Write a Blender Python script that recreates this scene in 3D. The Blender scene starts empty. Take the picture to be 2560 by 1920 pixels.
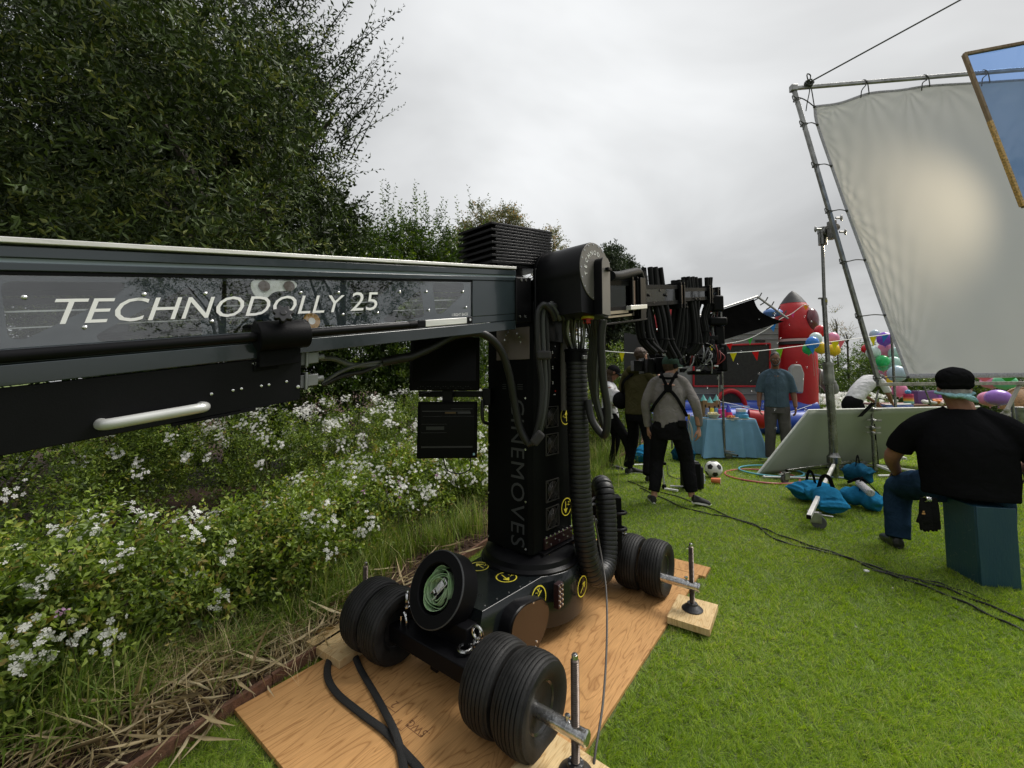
import bpy, math, random
import numpy as np
from mathutils import Vector, Matrix
R = math.radians
random.seed(7)
rng = np.random.default_rng(11)
SC = bpy.context.scene
COL = SC.collection

# ------------------------------------------------------------------ camera
PITCH = R(3.5); FOC = 1037.0; EYE = 1.38
cam_d = bpy.data.cameras.new('camera'); cam = bpy.data.objects.new('camera', cam_d); COL.objects.link(cam)
cam.location = (0, 0, EYE); cam.rotation_euler = (R(90) + PITCH, 0, 0)
cam_d.sensor_width = 36.0; cam_d.lens = 36.0 * FOC / 2560.0
PCY = 950 - FOC * math.tan(PITCH)
cam_d.shift_y = (PCY - 960) / 2560.0
cam_d.clip_start = 0.05; cam_d.clip_end = 1500
SC.camera = cam

# ------------------------------------------------------------------ sky, sun, exposure
SUN_AZ, SUN_EL = R(70), R(52)          # azimuth from +Y towards +X
w = bpy.data.worlds.new('World'); SC.world = w; w.use_nodes = True
nt = w.node_tree; nt.nodes.clear()
def wn(t, **k):
    n = nt.nodes.new(t)
    for a, b in k.items(): setattr(n, a, b)
    return n
L_ = nt.links.new
out = wn('ShaderNodeOutputWorld'); bg = wn('ShaderNodeBackground'); bg.inputs[1].default_value = 0.1
sky = wn('ShaderNodeTexSky', sky_type='NISHITA', sun_disc=False)
sky.sun_elevation = SUN_EL; sky.sun_rotation = SUN_AZ; sky.dust_density = 4; sky.air_density = 1.5
tc = wn('ShaderNodeTexCoord'); sep = wn('ShaderNodeSeparateXYZ'); L_(tc.outputs['Generated'], sep.inputs[0])
def math_(op, a, b=None, clamp=False):
    n = wn('ShaderNodeMath', operation=op, use_clamp=clamp)
    for i, v in enumerate((a, b)):
        if v is None: continue
        if isinstance(v, (int, float)): n.inputs[i].default_value = v
        else: L_(v, n.inputs[i])
    return n.outputs[0]
zz = math_('ADD', math_('MAXIMUM', sep.outputs[2], 0.0), 0.28)
cmb = wn('ShaderNodeCombineXYZ'); L_(math_('DIVIDE', sep.outputs[0], zz), cmb.inputs[0]); L_(math_('DIVIDE', sep.outputs[1], zz), cmb.inputs[1])
n1 = wn('ShaderNodeTexNoise'); L_(cmb.outputs[0], n1.inputs['Vector']); n1.inputs['Scale'].default_value = 1.0; n1.inputs['Detail'].default_value = 5; n1.inputs['Roughness'].default_value = .5; n1.inputs['Distortion'].default_value = .5
dot = wn('ShaderNodeVectorMath', operation='DOT_PRODUCT'); L_(tc.outputs['Generated'], dot.inputs[0])
dot.inputs[1].default_value = (math.sin(R(11)) * math.cos(R(31)), math.cos(R(11)) * math.cos(R(31)), math.sin(R(31)))   # thin patch in the cloud
glow = math_('POWER', math_('MAXIMUM', dot.outputs['Value'], 0.0), 7.0)
mr = wn('ShaderNodeMapRange'); L_(n1.outputs[0], mr.inputs[0])
mr.inputs[1].default_value = .36; mr.inputs[2].default_value = .66; mr.inputs[3].default_value = 1.5; mr.inputs[4].default_value = 2.65
lum0 = math_('MULTIPLY', mr.outputs[0], math_('ADD', math_('MULTIPLY', math_('MULTIPLY', math_('MAXIMUM', sep.outputs[2], 0.0), sep.outputs[2]), .6), 1.0)); lum = math_('ADD', lum0, math_('MULTIPLY', glow, 1.15))
ccol = wn('ShaderNodeCombineColor'); L_(math_('MULTIPLY', lum, .985), ccol.inputs[0]); L_(lum, ccol.inputs[1]); L_(math_('MULTIPLY', lum, 1.01), ccol.inputs[2])
mx = wn('ShaderNodeMix', data_type='RGBA'); mx.inputs[0].default_value = .985
L_(sky.outputs[0], mx.inputs[6]); L_(ccol.outputs[0], mx.inputs[7]); L_(mx.outputs[2], bg.inputs[0]); L_(bg.outputs[0], out.inputs[0])
sun_d = bpy.data.lights.new('sun', 'SUN'); sun_d.energy = 1.5; sun_d.angle = R(30); sun_d.color = (1, .96, .9)
sun = bpy.data.objects.new('sun', sun_d); COL.objects.link(sun)
sun.rotation_euler = (R(90) - SUN_EL, 0, math.pi - SUN_AZ); sun.location = (3, 20, 15)
SC.view_settings.view_transform = 'Standard'; SC.view_settings.look = 'None'
SC.view_settings.gamma = 1; SC.view_settings.use_curve_mapping = False
SC.view_settings.exposure = 1.32
SC.render.engine = 'CYCLES'
cy = SC.cycles
cy.max_bounces = 5; cy.diffuse_bounces = 2; cy.glossy_bounces = 3; cy.transparent_max_bounces = 10; cy.transmission_bounces = 3
cy.caustics_reflective = False; cy.caustics_refractive = False

# ------------------------------------------------------------------ photo measuring: a point of the place seen at a photo position
_c, _s = math.cos(PITCH), math.sin(PITCH)
def ray(x, y):
    a = (x - 1280) / FOC; u = -(y - PCY) / FOC
    return (a, _c - u * _s, _s + u * _c)
def G(x, y, z=0.0):
    r = ray(x, y); k = (z - EYE) / r[2]; return Vector((r[0] * k, r[1] * k, z))
def AY(x, y, Y):
    r = ray(x, y); k = Y / r[1]; return Vector((r[0] * k, Y, EYE + r[2] * k))
def V(*a): return Vector(a)

# ------------------------------------------------------------------ materials
MATS = {}
def mat(name, col=(.5, .5, .5), rough=.6, metal=0.0, var=.0, vscale=8.0, bump=0.0, bscale=60.0, spec=.5, coat=0.0, emis=None, estr=1.0, sub=0.0, trans=0.0, alpha=None, vcol2=None, stretch=None, sheen=0.0):
    if name in MATS: return MATS[name]
    m = bpy.data.materials.new(name); m.use_nodes = True; MATS[name] = m
    t = m.node_tree; p = t.nodes['Principled BSDF']
    p.inputs['Base Color'].default_value = (*col, 1); p.inputs['Roughness'].default_value = rough
    p.inputs['Metallic'].default_value = metal; p.inputs['Specular IOR Level'].default_value = spec
    p.inputs['Coat Weight'].default_value = coat; p.inputs['Sheen Weight'].default_value = sheen
    if trans: p.inputs['Transmission Weight'].default_value = trans
    if emis: p.inputs['Emission Color'].default_value = (*emis, 1); p.inputs['Emission Strength'].default_value = estr
    o = t.nodes.new('ShaderNodeTexCoord'); vec = o.outputs['Object']
    if stretch:
        mp = t.nodes.new('ShaderNodeMapping'); mp.inputs['Scale'].default_value = stretch; t.links.new(vec, mp.inputs[0]); vec = mp.outputs[0]
    if var:
        nz = t.nodes.new('ShaderNodeTexNoise'); nz.inputs['Scale'].default_value = vscale; nz.inputs['Detail'].default_value = 5; t.links.new(vec, nz.inputs['Vector'])
        cr = t.nodes.new('ShaderNodeMapRange'); t.links.new(nz.outputs[0], cr.inputs[0]); cr.inputs[1].default_value = .3; cr.inputs[2].default_value = .7
        mxx = t.nodes.new('ShaderNodeMix'); mxx.data_type = 'RGBA'; t.links.new(cr.outputs[0], mxx.inputs[0])
        c2 = vcol2 or tuple(min(1, c * (1 + var)) for c in col)
        c1 = col if vcol2 else tuple(c * (1 - var) for c in col)
        mxx.inputs[6].default_value = (*c1, 1); mxx.inputs[7].default_value = (*c2, 1); t.links.new(mxx.outputs[2], p.inputs['Base Color'])
        rr = t.nodes.new('ShaderNodeMapRange'); t.links.new(nz.outputs[0], rr.inputs[0]); rr.inputs[3].default_value = max(0, rough - .08); rr.inputs[4].default_value = min(1, rough + .1); t.links.new(rr.outputs[0], p.inputs['Roughness'])
    if bump:
        nb = t.nodes.new('ShaderNodeTexNoise'); nb.inputs['Scale'].default_value = bscale; nb.inputs['Detail'].default_value = 4; t.links.new(vec, nb.inputs['Vector'])
        b = t.nodes.new('ShaderNodeBump'); b.inputs['Strength'].default_value = bump; b.inputs['Distance'].default_value = .01; t.links.new(nb.outputs[0], b.inputs['Height']); t.links.new(b.outputs[0], p.inputs['Normal'])
    return m

def leafmat(name, cols, rough=.45, transl=.35, spec=.4):
    """leaf material: colour picked per leaf from a stored random number"""
    m = bpy.data.materials.new(name); m.use_nodes = True; MATS[name] = m
    t = m.node_tree; p = t.nodes['Principled BSDF']; outn = t.nodes['Material Output']
    at = t.nodes.new('ShaderNodeAttribute'); at.attribute_name = 'rnd'
    cr = t.nodes.new('ShaderNodeValToRGB'); t.links.new(at.outputs['Fac'], cr.inputs[0])
    e = cr.color_ramp.elements
    for i, (pos, c) in enumerate(cols):
        if i < 2: el = e[i]; el.position = pos
        else: el = e.new(pos)
        el.color = (*c, 1)
    t.links.new(cr.outputs[0], p.inputs['Base Color']); p.inputs['Roughness'].default_value = rough; p.inputs['Specular IOR Level'].default_value = spec
    tr = t.nodes.new('ShaderNodeBsdfTranslucent'); mm = t.nodes.new('ShaderNodeMixShader'); mm.inputs[0].default_value = transl
    hs = t.nodes.new('ShaderNodeHueSaturation'); hs.inputs['Saturation'].default_value = 1.2; hs.inputs['Value'].default_value = 1.3; t.links.new(cr.outputs[0], hs.inputs['Color']); t.links.new(hs.outputs[0], tr.inputs[0])
    t.links.new(p.outputs[0], mm.inputs[1]); t.links.new(tr.outputs[0], mm.inputs[2]); t.links.new(mm.outputs[0], outn.inputs[0])
    return m

def fabric_translucent(name, col, transl=.5, bump=.3, bscale=20, stretch=None):
    m = mat(name, col, .9, bump=bump, bscale=bscale, stretch=stretch, spec=.1)
    t = m.node_tree; p = t.nodes['Principled BSDF']; o = t.nodes['Material Output']
    tr = t.nodes.new('ShaderNodeBsdfTranslucent'); tr.inputs[0].default_value = (*col, 1); mm = t.nodes.new('ShaderNodeMixShader'); mm.inputs[0].default_value = transl
    t.links.new(p.outputs[0], mm.inputs[1]); t.links.new(tr.outputs[0], mm.inputs[2]); t.links.new(mm.outputs[0], o.inputs[0]); return m

def clear_sheet(name, tint, refl=.08, rough=.03):
    m = bpy.data.materials.new(name); m.use_nodes = True; MATS[name] = m
    t = m.node_tree; t.nodes.remove(t.nodes['Principled BSDF']); o = t.nodes['Material Output']
    tr = t.nodes.new('ShaderNodeBsdfTransparent'); tr.inputs[0].default_value = (*tint, 1)
    gl = t.nodes.new('ShaderNodeBsdfGlossy'); gl.inputs['Roughness'].default_value = rough; gl.inputs[0].default_value = (1, 1, 1, 1)
    fr = t.nodes.new('ShaderNodeLayerWeight'); fr.inputs[0].default_value = .5
    pw_ = t.nodes.new('ShaderNodeMath'); pw_.operation = 'POWER'; pw_.inputs[1].default_value = 4; t.links.new(fr.outputs['Facing'], pw_.inputs[0])
    ad = t.nodes.new('ShaderNodeMath'); ad.operation = 'MULTIPLY_ADD'; ad.inputs[1].default_value = .6; ad.inputs[2].default_value = refl; t.links.new(pw_.outputs[0], ad.inputs[0])
    mm = t.nodes.new('ShaderNodeMixShader'); t.links.new(ad.outputs[0], mm.inputs[0]); t.links.new(tr.outputs[0], mm.inputs[1]); t.links.new(gl.outputs[0], mm.inputs[2]); t.links.new(mm.outputs[0], o.inputs[0])
    return m

# ------------------------------------------------------------------ mesh builder
class MB:
    def __init__(s): s.v = []; s.f = []
    def add(s, vs, fs):
        o = len(s.v); s.v += [tuple(v) for v in vs]; s.f += [tuple(i + o for i in f) for f in fs]; return s
    def box(s, c, size, ax=None):
        c = Vector(c); a = ax or (V(1, 0, 0), V(0, 1, 0), V(0, 0, 1)); h = [x / 2 for x in size]
        vs = [c + a[0] * (h[0] * i) + a[1] * (h[1] * j) + a[2] * (h[2] * k) for k in (-1, 1) for j in (-1, 1) for i in (-1, 1)]
        fl = a[0].cross(a[1]).dot(a[2]) < 0
        fs = [(0, 2, 3, 1), (4, 5, 7, 6), (0, 1, 5, 4), (2, 6, 7, 3), (0, 4, 6, 2), (1, 3, 7, 5)]
        return s.add(vs, [f[::-1] for f in fs] if fl else fs)
    def prism(s, pts, off):
        """closed polygon pts (Vectors) extruded by vector off"""
        n = len(pts); off = Vector(off); vs = list(pts) + [p + off for p in pts]
        nrm = sum(((pts[i] - pts[0]).cross(pts[(i + 1) % n] - pts[0]) for i in range(1, n - 1)), V(0, 0, 0))
        fs = [tuple(range(n)), tuple(range(2 * n - 1, n - 1, -1))] + [(i, i + n, (i + 1) % n + n, (i + 1) % n) for i in range(n)]
        if nrm.dot(off) > 0: fs = [f[::-1] for f in fs]
        return s.add(vs, fs)
    def ringloft(s, rings, cap=True, closed=False):
        n = len(rings[0]); vs = [p for r in rings for p in r]; fs = []; m = len(rings)
        for i in range(m if closed else m - 1):
            a = i * n; b = ((i + 1) % m) * n
            for k in range(n): fs.append((a + k, a + (k + 1) % n, b + (k + 1) % n, b + k))
        if cap and not closed: fs.append(tuple(range(n - 1, -1, -1))); fs.append(tuple(range((m - 1) * n, m * n)))
        return s.add(vs, fs)
    def tube(s, pts, r, seg=10, cap=True, flat=1.0, closed=False, upv=None):
        pts = [Vector(p) for p in pts]; n = len(pts); rs = r if isinstance(r, (list, tuple)) else [r] * n
        rings = []; u = None
        for i, p in enumerate(pts):
            if closed: d = (pts[(i + 1) % n] - pts[i - 1]).normalized()
            else: d = (pts[min(i + 1, n - 1)] - pts[max(i - 1, 0)]).normalized()
            if u is None:
                u = Vector(upv) if upv else (V(0, 0, 1) if abs(d.z) < .9 else V(1, 0, 0))
            u = (u - d * u.dot(d)).normalized(); v = d.cross(u)
            rr = rs[i]
            rx, ry = rr if isinstance(rr, tuple) else (rr, rr * flat)
            rings.append([p + u * (ry * math.cos(2 * math.pi * k / seg)) + v * (rx * math.sin(2 * math.pi * k / seg)) for k in range(seg)])
        rings = [r_[::-1] for r_ in rings]
        return s.ringloft(rings, cap, closed)
    def cyl(s, a, b, r, r2=None, seg=20): return s.tube([a, b], [r, r if r2 is None else r2], seg)
    def lathe(s, base, axis, prof, seg=32, closed=False):
        """prof: list of (radius, height along axis)"""
        axis = Vector(axis).normalized(); u = axis.orthogonal().normalized(); v = axis.cross(u); base = Vector(base)
        rings = [[base + axis * h + u * (r * math.cos(2 * math.pi * k / seg)) + v * (r * math.sin(2 * math.pi * k / seg)) for k in range(seg)] for r, h in prof]
        return s.ringloft(rings, not closed, closed)
    def ball(s, c, r, seg=16, rings=10, ax=None):
        c = Vector(c); r = (r, r, r) if isinstance(r, (int, float)) else r; a = ax or (V(1, 0, 0), V(0, 1, 0), V(0, 0, 1))
        rg = []
        for i in range(rings + 1):
            th = math.pi * (i + .0) / rings; th = min(max(th, .02), math.pi - .02)
            rg.append([c + a[2] * (-r[2] * math.cos(th)) + a[0] * (r[0] * math.sin(th) * math.cos(2 * math.pi * k / seg)) + a[1] * (r[1] * math.sin(th) * math.sin(2 * math.pi * k / seg)) for k in range(seg)])
        return s.ringloft(rg)
    def grid(s, fn, nu, nv):
        vs = [fn(i / nu, j / nv) for j in range(nv + 1) for i in range(nu + 1)]
        fs = [(j * (nu + 1) + i, j * (nu + 1) + i + 1, (j + 1) * (nu + 1) + i + 1, (j + 1) * (nu + 1) + i) for j in range(nv) for i in range(nu)]
        return s.add(vs, fs)
    def mesh(s, name, smooth=True, ang=35):
        me = bpy.data.meshes.new(name); me.from_pydata([tuple(v) for v in s.v], [], s.f); me.update()
        if smooth:
            me.polygons.foreach_set('use_smooth', [True] * len(me.polygons)); me.set_sharp_from_angle(angle=R(ang))
        return me

def link(name, me, m, parent=None):
    o = bpy.data.objects.new(name, me); COL.objects.link(o)
    if m is not None and me is not None and len(me.materials) == 0:
        for mm in (m if isinstance(m, (list, tuple)) else [m]): me.materials.append(mm)
    if parent is not None:
        o.parent = parent
        if parent.get('_o') is not None: o.matrix_parent_inverse = Matrix.Translation(Vector(parent['_o'])).inverted()
    return o
def obj(name, mb, m, parent=None, bevel=0.0, smooth=True, ang=35, seg=2):
    o = link(name, mb.mesh(name, smooth, ang), m, parent)
    if bevel:
        b = o.modifiers.new('bevel', 'BEVEL'); b.width = bevel; b.segments = seg; b.limit_method = 'ANGLE'; b.angle_limit = R(40); b.harden_normals = False
    return o
def tag(o, label=None, cat=None, group=None, kind=None):
    if label: o['label'] = label
    if cat: o['category'] = cat
    if group: o['group'] = group
    if kind: o['kind'] = kind
    return o
def thing(name, label, cat, loc=(0, 0, 0), group=None, local=False):
    o = bpy.data.objects.new(name, None); COL.objects.link(o); o.location = loc; o.empty_display_size = .1
    if not local: o['_o'] = tuple(loc)
    return tag(o, label, cat, group)
def struct(o): o['kind'] = 'structure'; return o
def stuff(o): o['kind'] = 'stuff'; return o
def dup(src, parent=None):
    c = src.copy(); COL.objects.link(c)
    if parent is not None: c.parent = parent
    for ch in list(src.children): dup(ch, c)
    return c

_dg = None
def evaluated(o):
    dg = bpy.context.evaluated_depsgraph_get()
    return bpy.data.meshes.new_from_object(o.evaluated_get(dg))
def text_mesh(body, size, ext=.0005, shear=0.0, spacing=1.0, align='LEFT', wscale=1.0):
    cu = bpy.data.curves.new('lettering', 'FONT'); cu.body = body; cu.size = size; cu.extrude = ext; cu.shear = shear; cu.space_character = spacing; cu.align_x = align; cu.resolution_u = 3
    t = bpy.data.objects.new('lettering', cu); COL.objects.link(t)
    bpy.context.view_layer.update()
    me = evaluated(t); bpy.data.objects.remove(t); bpy.data.curves.remove(cu)
    if wscale != 1: me.transform(Matrix.Scale(wscale, 4, (1, 0, 0)))
    return me
def place_text(name, body, size, origin, right, up, m, parent, **k):
    me = text_mesh(body, size, **k); right = Vector(right).normalized(); up = Vector(up).normalized(); nrm = right.cross(up)
    me.transform(Matrix(((right.x, up.x, nrm.x, origin[0]), (right.y, up.y, nrm.y, origin[1]), (right.z, up.z, nrm.z, origin[2]), (0, 0, 0, 1))))
    return link(name, me, m, parent)
def plate_with_holes(outer, holes, thick, origin, right, up):
    """2-D outline (x, y) with holes, extruded; returns a mesh in world space"""
    cu = bpy.data.curves.new('plate', 'CURVE'); cu.dimensions = '2D'; cu.fill_mode = 'BOTH'; cu.extrude = thick / 2
    for loop in [outer] + holes:
        sp = cu.splines.new('POLY'); sp.points.add(len(loop) - 1); sp.use_cyclic_u = True
        for i, p in enumerate(loop): sp.points[i].co = (p[0], p[1], 0, 1)
    t = bpy.data.objects.new('plate', cu); COL.objects.link(t); bpy.context.view_layer.update()
    me = evaluated(t); bpy.data.objects.remove(t); bpy.data.curves.remove(cu)
    right = Vector(right).normalized(); up = Vector(up).normalized(); nrm = right.cross(up)
    me.transform(Matrix(((right.x, up.x, nrm.x, origin[0]), (right.y, up.y, nrm.y, origin[1]), (right.z, up.z, nrm.z, origin[2]), (0, 0, 0, 1))))
    return me
def rounded(pts, r, seg=4):
    out_ = []; n = len(pts)
    for i in range(n):
        p = Vector(pts[i]).to_2d(); a = (Vector(pts[i - 1]).to_2d() - p); b = (Vector(pts[(i + 1) % n]).to_2d() - p)
        rr = min(r, a.length * .45, b.length * .45); a.normalize(); b.normalize()
        for k in range(seg + 1):
            q = k / seg; out_.append(tuple((p + a * rr) * (1 - q) ** 2 + p * (2 * q * (1 - q)) + (p + b * rr) * q ** 2))
    return out_
def spline(pts, n=8):
    """Catmull-Rom through the points"""
    P = [Vector(p) for p in pts]; P = [P[0] * 2 - P[1]] + P + [P[-1] * 2 - P[-2]]; o = []
    for i in range(1, len(P) - 2):
        for k in range(n):
            t = k / n; a, b, c, d = P[i - 1], P[i], P[i + 1], P[i + 2]
            o.append(.5 * ((2 * b) + (c - a) * t + (2 * a - 5 * b + 4 * c - d) * t * t + (3 * b - a - 3 * c + d) * t ** 3))
    o.append(P[-2]); return o
def remeshed(name, mb, voxel, m, parent=None, smooth=2, noise=0.0, nscale=6.0, seed=0):
    """union of overlapping closed shapes into one continuous skin"""
    t = bpy.data.objects.new('tmp', mb.mesh('tmp', False)); COL.objects.link(t)
    md = t.modifiers.new('r', 'REMESH'); md.mode = 'VOXEL'; md.voxel_size = voxel; md.use_smooth_shade = True
    if smooth: sm = t.modifiers.new('s', 'SMOOTH'); sm.factor = .5; sm.iterations = smooth
    bpy.context.view_layer.update(); me = evaluated(t); bpy.data.objects.remove(t); me.materials.clear()
    n = len(me.vertices); co = np.empty(n * 3, np.float32); me.vertices.foreach_get('co', co); co = co.reshape(-1, 3)
    if noise:
        r_ = np.random.default_rng(seed); d = np.zeros(n)
        for k in range(10):
            f = r_.normal(size=3) * nscale * (1 + k * .35); d += np.sin(co @ f + r_.uniform(0, 6.28)) / (1 + k * .3)
        nr = np.empty(n * 3, np.float32); me.vertices.foreach_get('normal', nr); nr = nr.reshape(-1, 3)
        co += nr * (d * noise / 3)[:, None]; me.vertices.foreach_set('co', co.ravel()); me.update()
    me.polygons.foreach_set('use_smooth', [True] * len(me.polygons))
    return link(name, me, m, parent)

# ------------------------------------------------------------------ numpy leaf cards with fold
def raw_mesh(name, verts, tris, rnd=None):
    me = bpy.data.meshes.new(name); nv, nf = len(verts), len(tris)
    me.vertices.add(nv); me.vertices.foreach_set('co', np.ascontiguousarray(verts, np.float32).ravel())
    me.loops.add(nf * 3); me.loops.foreach_set('vertex_index', np.ascontiguousarray(tris, np.int32).ravel())
    me.polygons.add(nf); me.polygons.foreach_set('loop_start', np.arange(nf, dtype=np.int32) * 3); me.polygons.foreach_set('loop_total', np.full(nf, 3, np.int32))
    me.update(calc_edges=True)
    if rnd is not None:
        a = me.attributes.new('rnd', 'FLOAT', 'FACE'); a.data.foreach_set('value', np.ascontiguousarray(rnd, np.float32))
    return me
def nrmz(a): return a / np.maximum(np.linalg.norm(a, axis=1, keepdims=True), 1e-9)
class Leaves:
    def __init__(s): s.V = []; s.T = []; s.Rn = []; s.n = 0
    def _push(s, vs, ts, rn): s.V.append(vs); s.T.append(ts + s.n); s.Rn.append(rn); s.n += len(vs)
    def leaf(s, p, d, L, W, rn, fold=.25, curl=.0):
        N = len(p); d = nrmz(d); side = nrmz(np.cross(d, rng.normal(size=(N, 3)))); up = np.cross(side, d)
        L = np.broadcast_to(L, (N,))[:, None]; W = np.broadcast_to(W, (N,))[:, None]
        mid = p + d * L * .45
        vs = np.stack([p, mid + side * W * .5 + up * W * fold, p + d * L - up * L * curl, mid - side * W * .5 + up * W * fold], 1).reshape(-1, 3)
        b = np.arange(N)[:, None] * 4; ts = np.concatenate([b + [0, 1, 2], b + [0, 2, 3]], 1).reshape(-1, 3)
        s._push(vs, ts, np.repeat(rn, 2))
    def twigs(s, a, d, length, nl, L, W, droop=.15, spread=.9, rvar=None, stem=True, stemw=.0035, r0=0, r1=1, bias=None):
        """a: anchors (N,3), d: directions; leaves alternate along every twig"""
        N = len(a); d = nrmz(d); length = np.broadcast_to(length, (N,))[:, None]
        base = rng.uniform(r0, r1, N)
        side = nrmz(np.cross(d, rng.normal(size=(N, 3)))); up = np.cross(side, d)
        if stem:
            q = a + d * length; q[:, 2] -= (droop * length[:, 0])
            w_ = side * stemw
            vs = np.stack([a + w_, a - w_, q], 1).reshape(-1, 3); s._push(vs, np.arange(N * 3).reshape(-1, 3), np.full(N, .0))
        for k in range(nl):
            t = (k + .6) / nl; ph = k * 2.4 + rng.uniform(-.4, .4, N)
            p = a + d * length * t; p[:, 2] -= droop * length[:, 0] * t * t
            rad = side * np.cos(ph)[:, None] + up * np.sin(ph)[:, None]
            dd = d * (1 - spread * .5) + rad * spread + rng.normal(size=(N, 3)) * .25
            if bias is not None: dd += np.asarray(bias)
            sz = (1 - .35 * t) * rng.uniform(.7, 1.15, N)
            s.leaf(p, dd, L * sz, W * sz, np.clip(base + rng.uniform(-.25, .25, N), 0, 1), curl=.12)
    def blades(s, p, h, wd, lean, rn, seg=3, az=None, gravity=.5):
        N = len(p); az = rng.uniform(0, 6.283, N) if az is None else az
        hd = np.stack([np.cos(az), np.sin(az), np.zeros(N)], 1); sd = np.stack([-np.sin(az), np.cos(az), np.zeros(N)], 1)
        h = np.broadcast_to(h, (N,)); wd = np.broadcast_to(wd, (N,)); lean = np.broadcast_to(lean, (N,))
        vs = []
        for k in range(seg + 1):
            t = k / seg; c = p + hd * (lean * h * t * t)[:, None]; c[:, 2] += h * t * (1 - gravity * lean * t * .8)
            ww = (wd * (1 - t) ** .6 * .5)[:, None]
            if k < seg: vs += [c + sd * ww, c - sd * ww]
            else: vs += [c]
        m = 2 * seg + 1; vs = np.stack(vs, 1).reshape(-1, 3); b = np.arange(N)[:, None] * m; ts = []
        for k in range(seg - 1): ts += [b + [2 * k, 2 * k + 1, 2 * k + 3], b + [2 * k, 2 * k + 3, 2 * k + 2]]
        ts += [b + [2 * seg - 2, 2 * seg - 1, 2 * seg]]
        nt_ = len(ts); s._push(vs, np.concatenate(ts, 1).reshape(-1, 3), np.repeat(rn, nt_))
    def flowers(s, c, r, nrm_, rn):
        """five-petal flowers"""
        N = len(c); nrm_ = nrmz(nrm_); u = nrmz(np.cross(nrm_, rng.normal(size=(N, 3)))); v = np.cross(nrm_, u); r = np.broadcast_to(r, (N,))[:, None]
        for k in range(5):
            a0 = k * 1.2566; d = u * math.cos(a0) + v * math.sin(a0); e = -u * math.sin(a0) + v * math.cos(a0)
            vs = np.stack([c, c + d * r * .75 + e * r * .38 + nrm_ * r * .1, c + d * r * 1.02, c + d * r * .75 - e * r * .38 + nrm_ * r * .1], 1).reshape(-1, 3)
            b = np.arange(N)[:, None] * 4; s._push(vs, np.concatenate([b + [0, 1, 2], b + [0, 2, 3]], 1).reshape(-1, 3), np.repeat(rn, 2))
    def build(s, name, m, parent=None):
        return link(name, raw_mesh(name, np.concatenate(s.V), np.concatenate(s.T), np.concatenate(s.Rn)), m, parent)
def sph(N):
    return nrmz(rng.normal(size=(N, 3)))
# ================================================================== materials used widely
M_black = mat('satin black metal', (.005, .005, .006), .34, metal=.0, var=.25, vscale=3, bump=.05, bscale=300, spec=.16)
M_black2 = mat('matt black metal', (.005, .005, .006), .5, var=.2, vscale=5, bump=.08, bscale=220, spec=.10)
M_slate = mat('slate blue lacquer', (.024, .034, .040), .16, var=.12, vscale=1.5, spec=.6, coat=.4)
M_slate2 = mat('pale slate strip', (.20, .25, .28), .3, var=.1, vscale=2, spec=.6)
M_alu = mat('brushed aluminium', (.74, .73, .70), .4, metal=.45, var=.12, vscale=6, bump=.1, bscale=90, stretch=(1, 1, 12))
M_silver = mat('silver painted tube', (.62, .63, .61), .3, metal=.35, var=.06, vscale=10)
M_chrome = mat('zinc plated steel', (.62, .62, .62), .25, metal=1, var=.2, vscale=30, bump=.1, bscale=80)
M_dchrome = mat('worn stand steel', (.20, .20, .19), .25, metal=.9, var=.3, vscale=12, bump=.1, bscale=60)
M_rubber = mat('black rubber', (.012, .012, .012), .58, var=.6, vscale=14, bump=.25, bscale=160, spec=.35)
M_hose = mat('black hose plastic', (.009, .0095, .010), .42, var=.4, vscale=25, bump=.15, bscale=200)
M_cable = mat('black cable jacket', (.008, .008, .009), .45, var=.3, vscale=30, bump=.12, bscale=150)
M_gcable = mat('grey cable jacket', (.11, .115, .12), .4, var=.2, vscale=30)
M_white = mat('white paint', (.8, .8, .78), .5, var=.05)
M_print = mat('white print', (.88, .88, .87), .5)
M_dprint = mat('dark grey print', (.042, .044, .047), .5)
M_yellow = mat('yellow print', (.72, .62, .05), .5)
M_screw = mat('bright screw', (.75, .75, .74), .25, metal=.9)
M_brownpl = mat('brown grey anodised panel', (.15, .12, .105), .35, metal=.2, var=.15, vscale=4)
M_plexi = clear_sheet('tinted window sheet', (.93, .95, .96), .10, .012)
M_red = mat('red plastic', (.55, .03, .02), .4)

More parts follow.
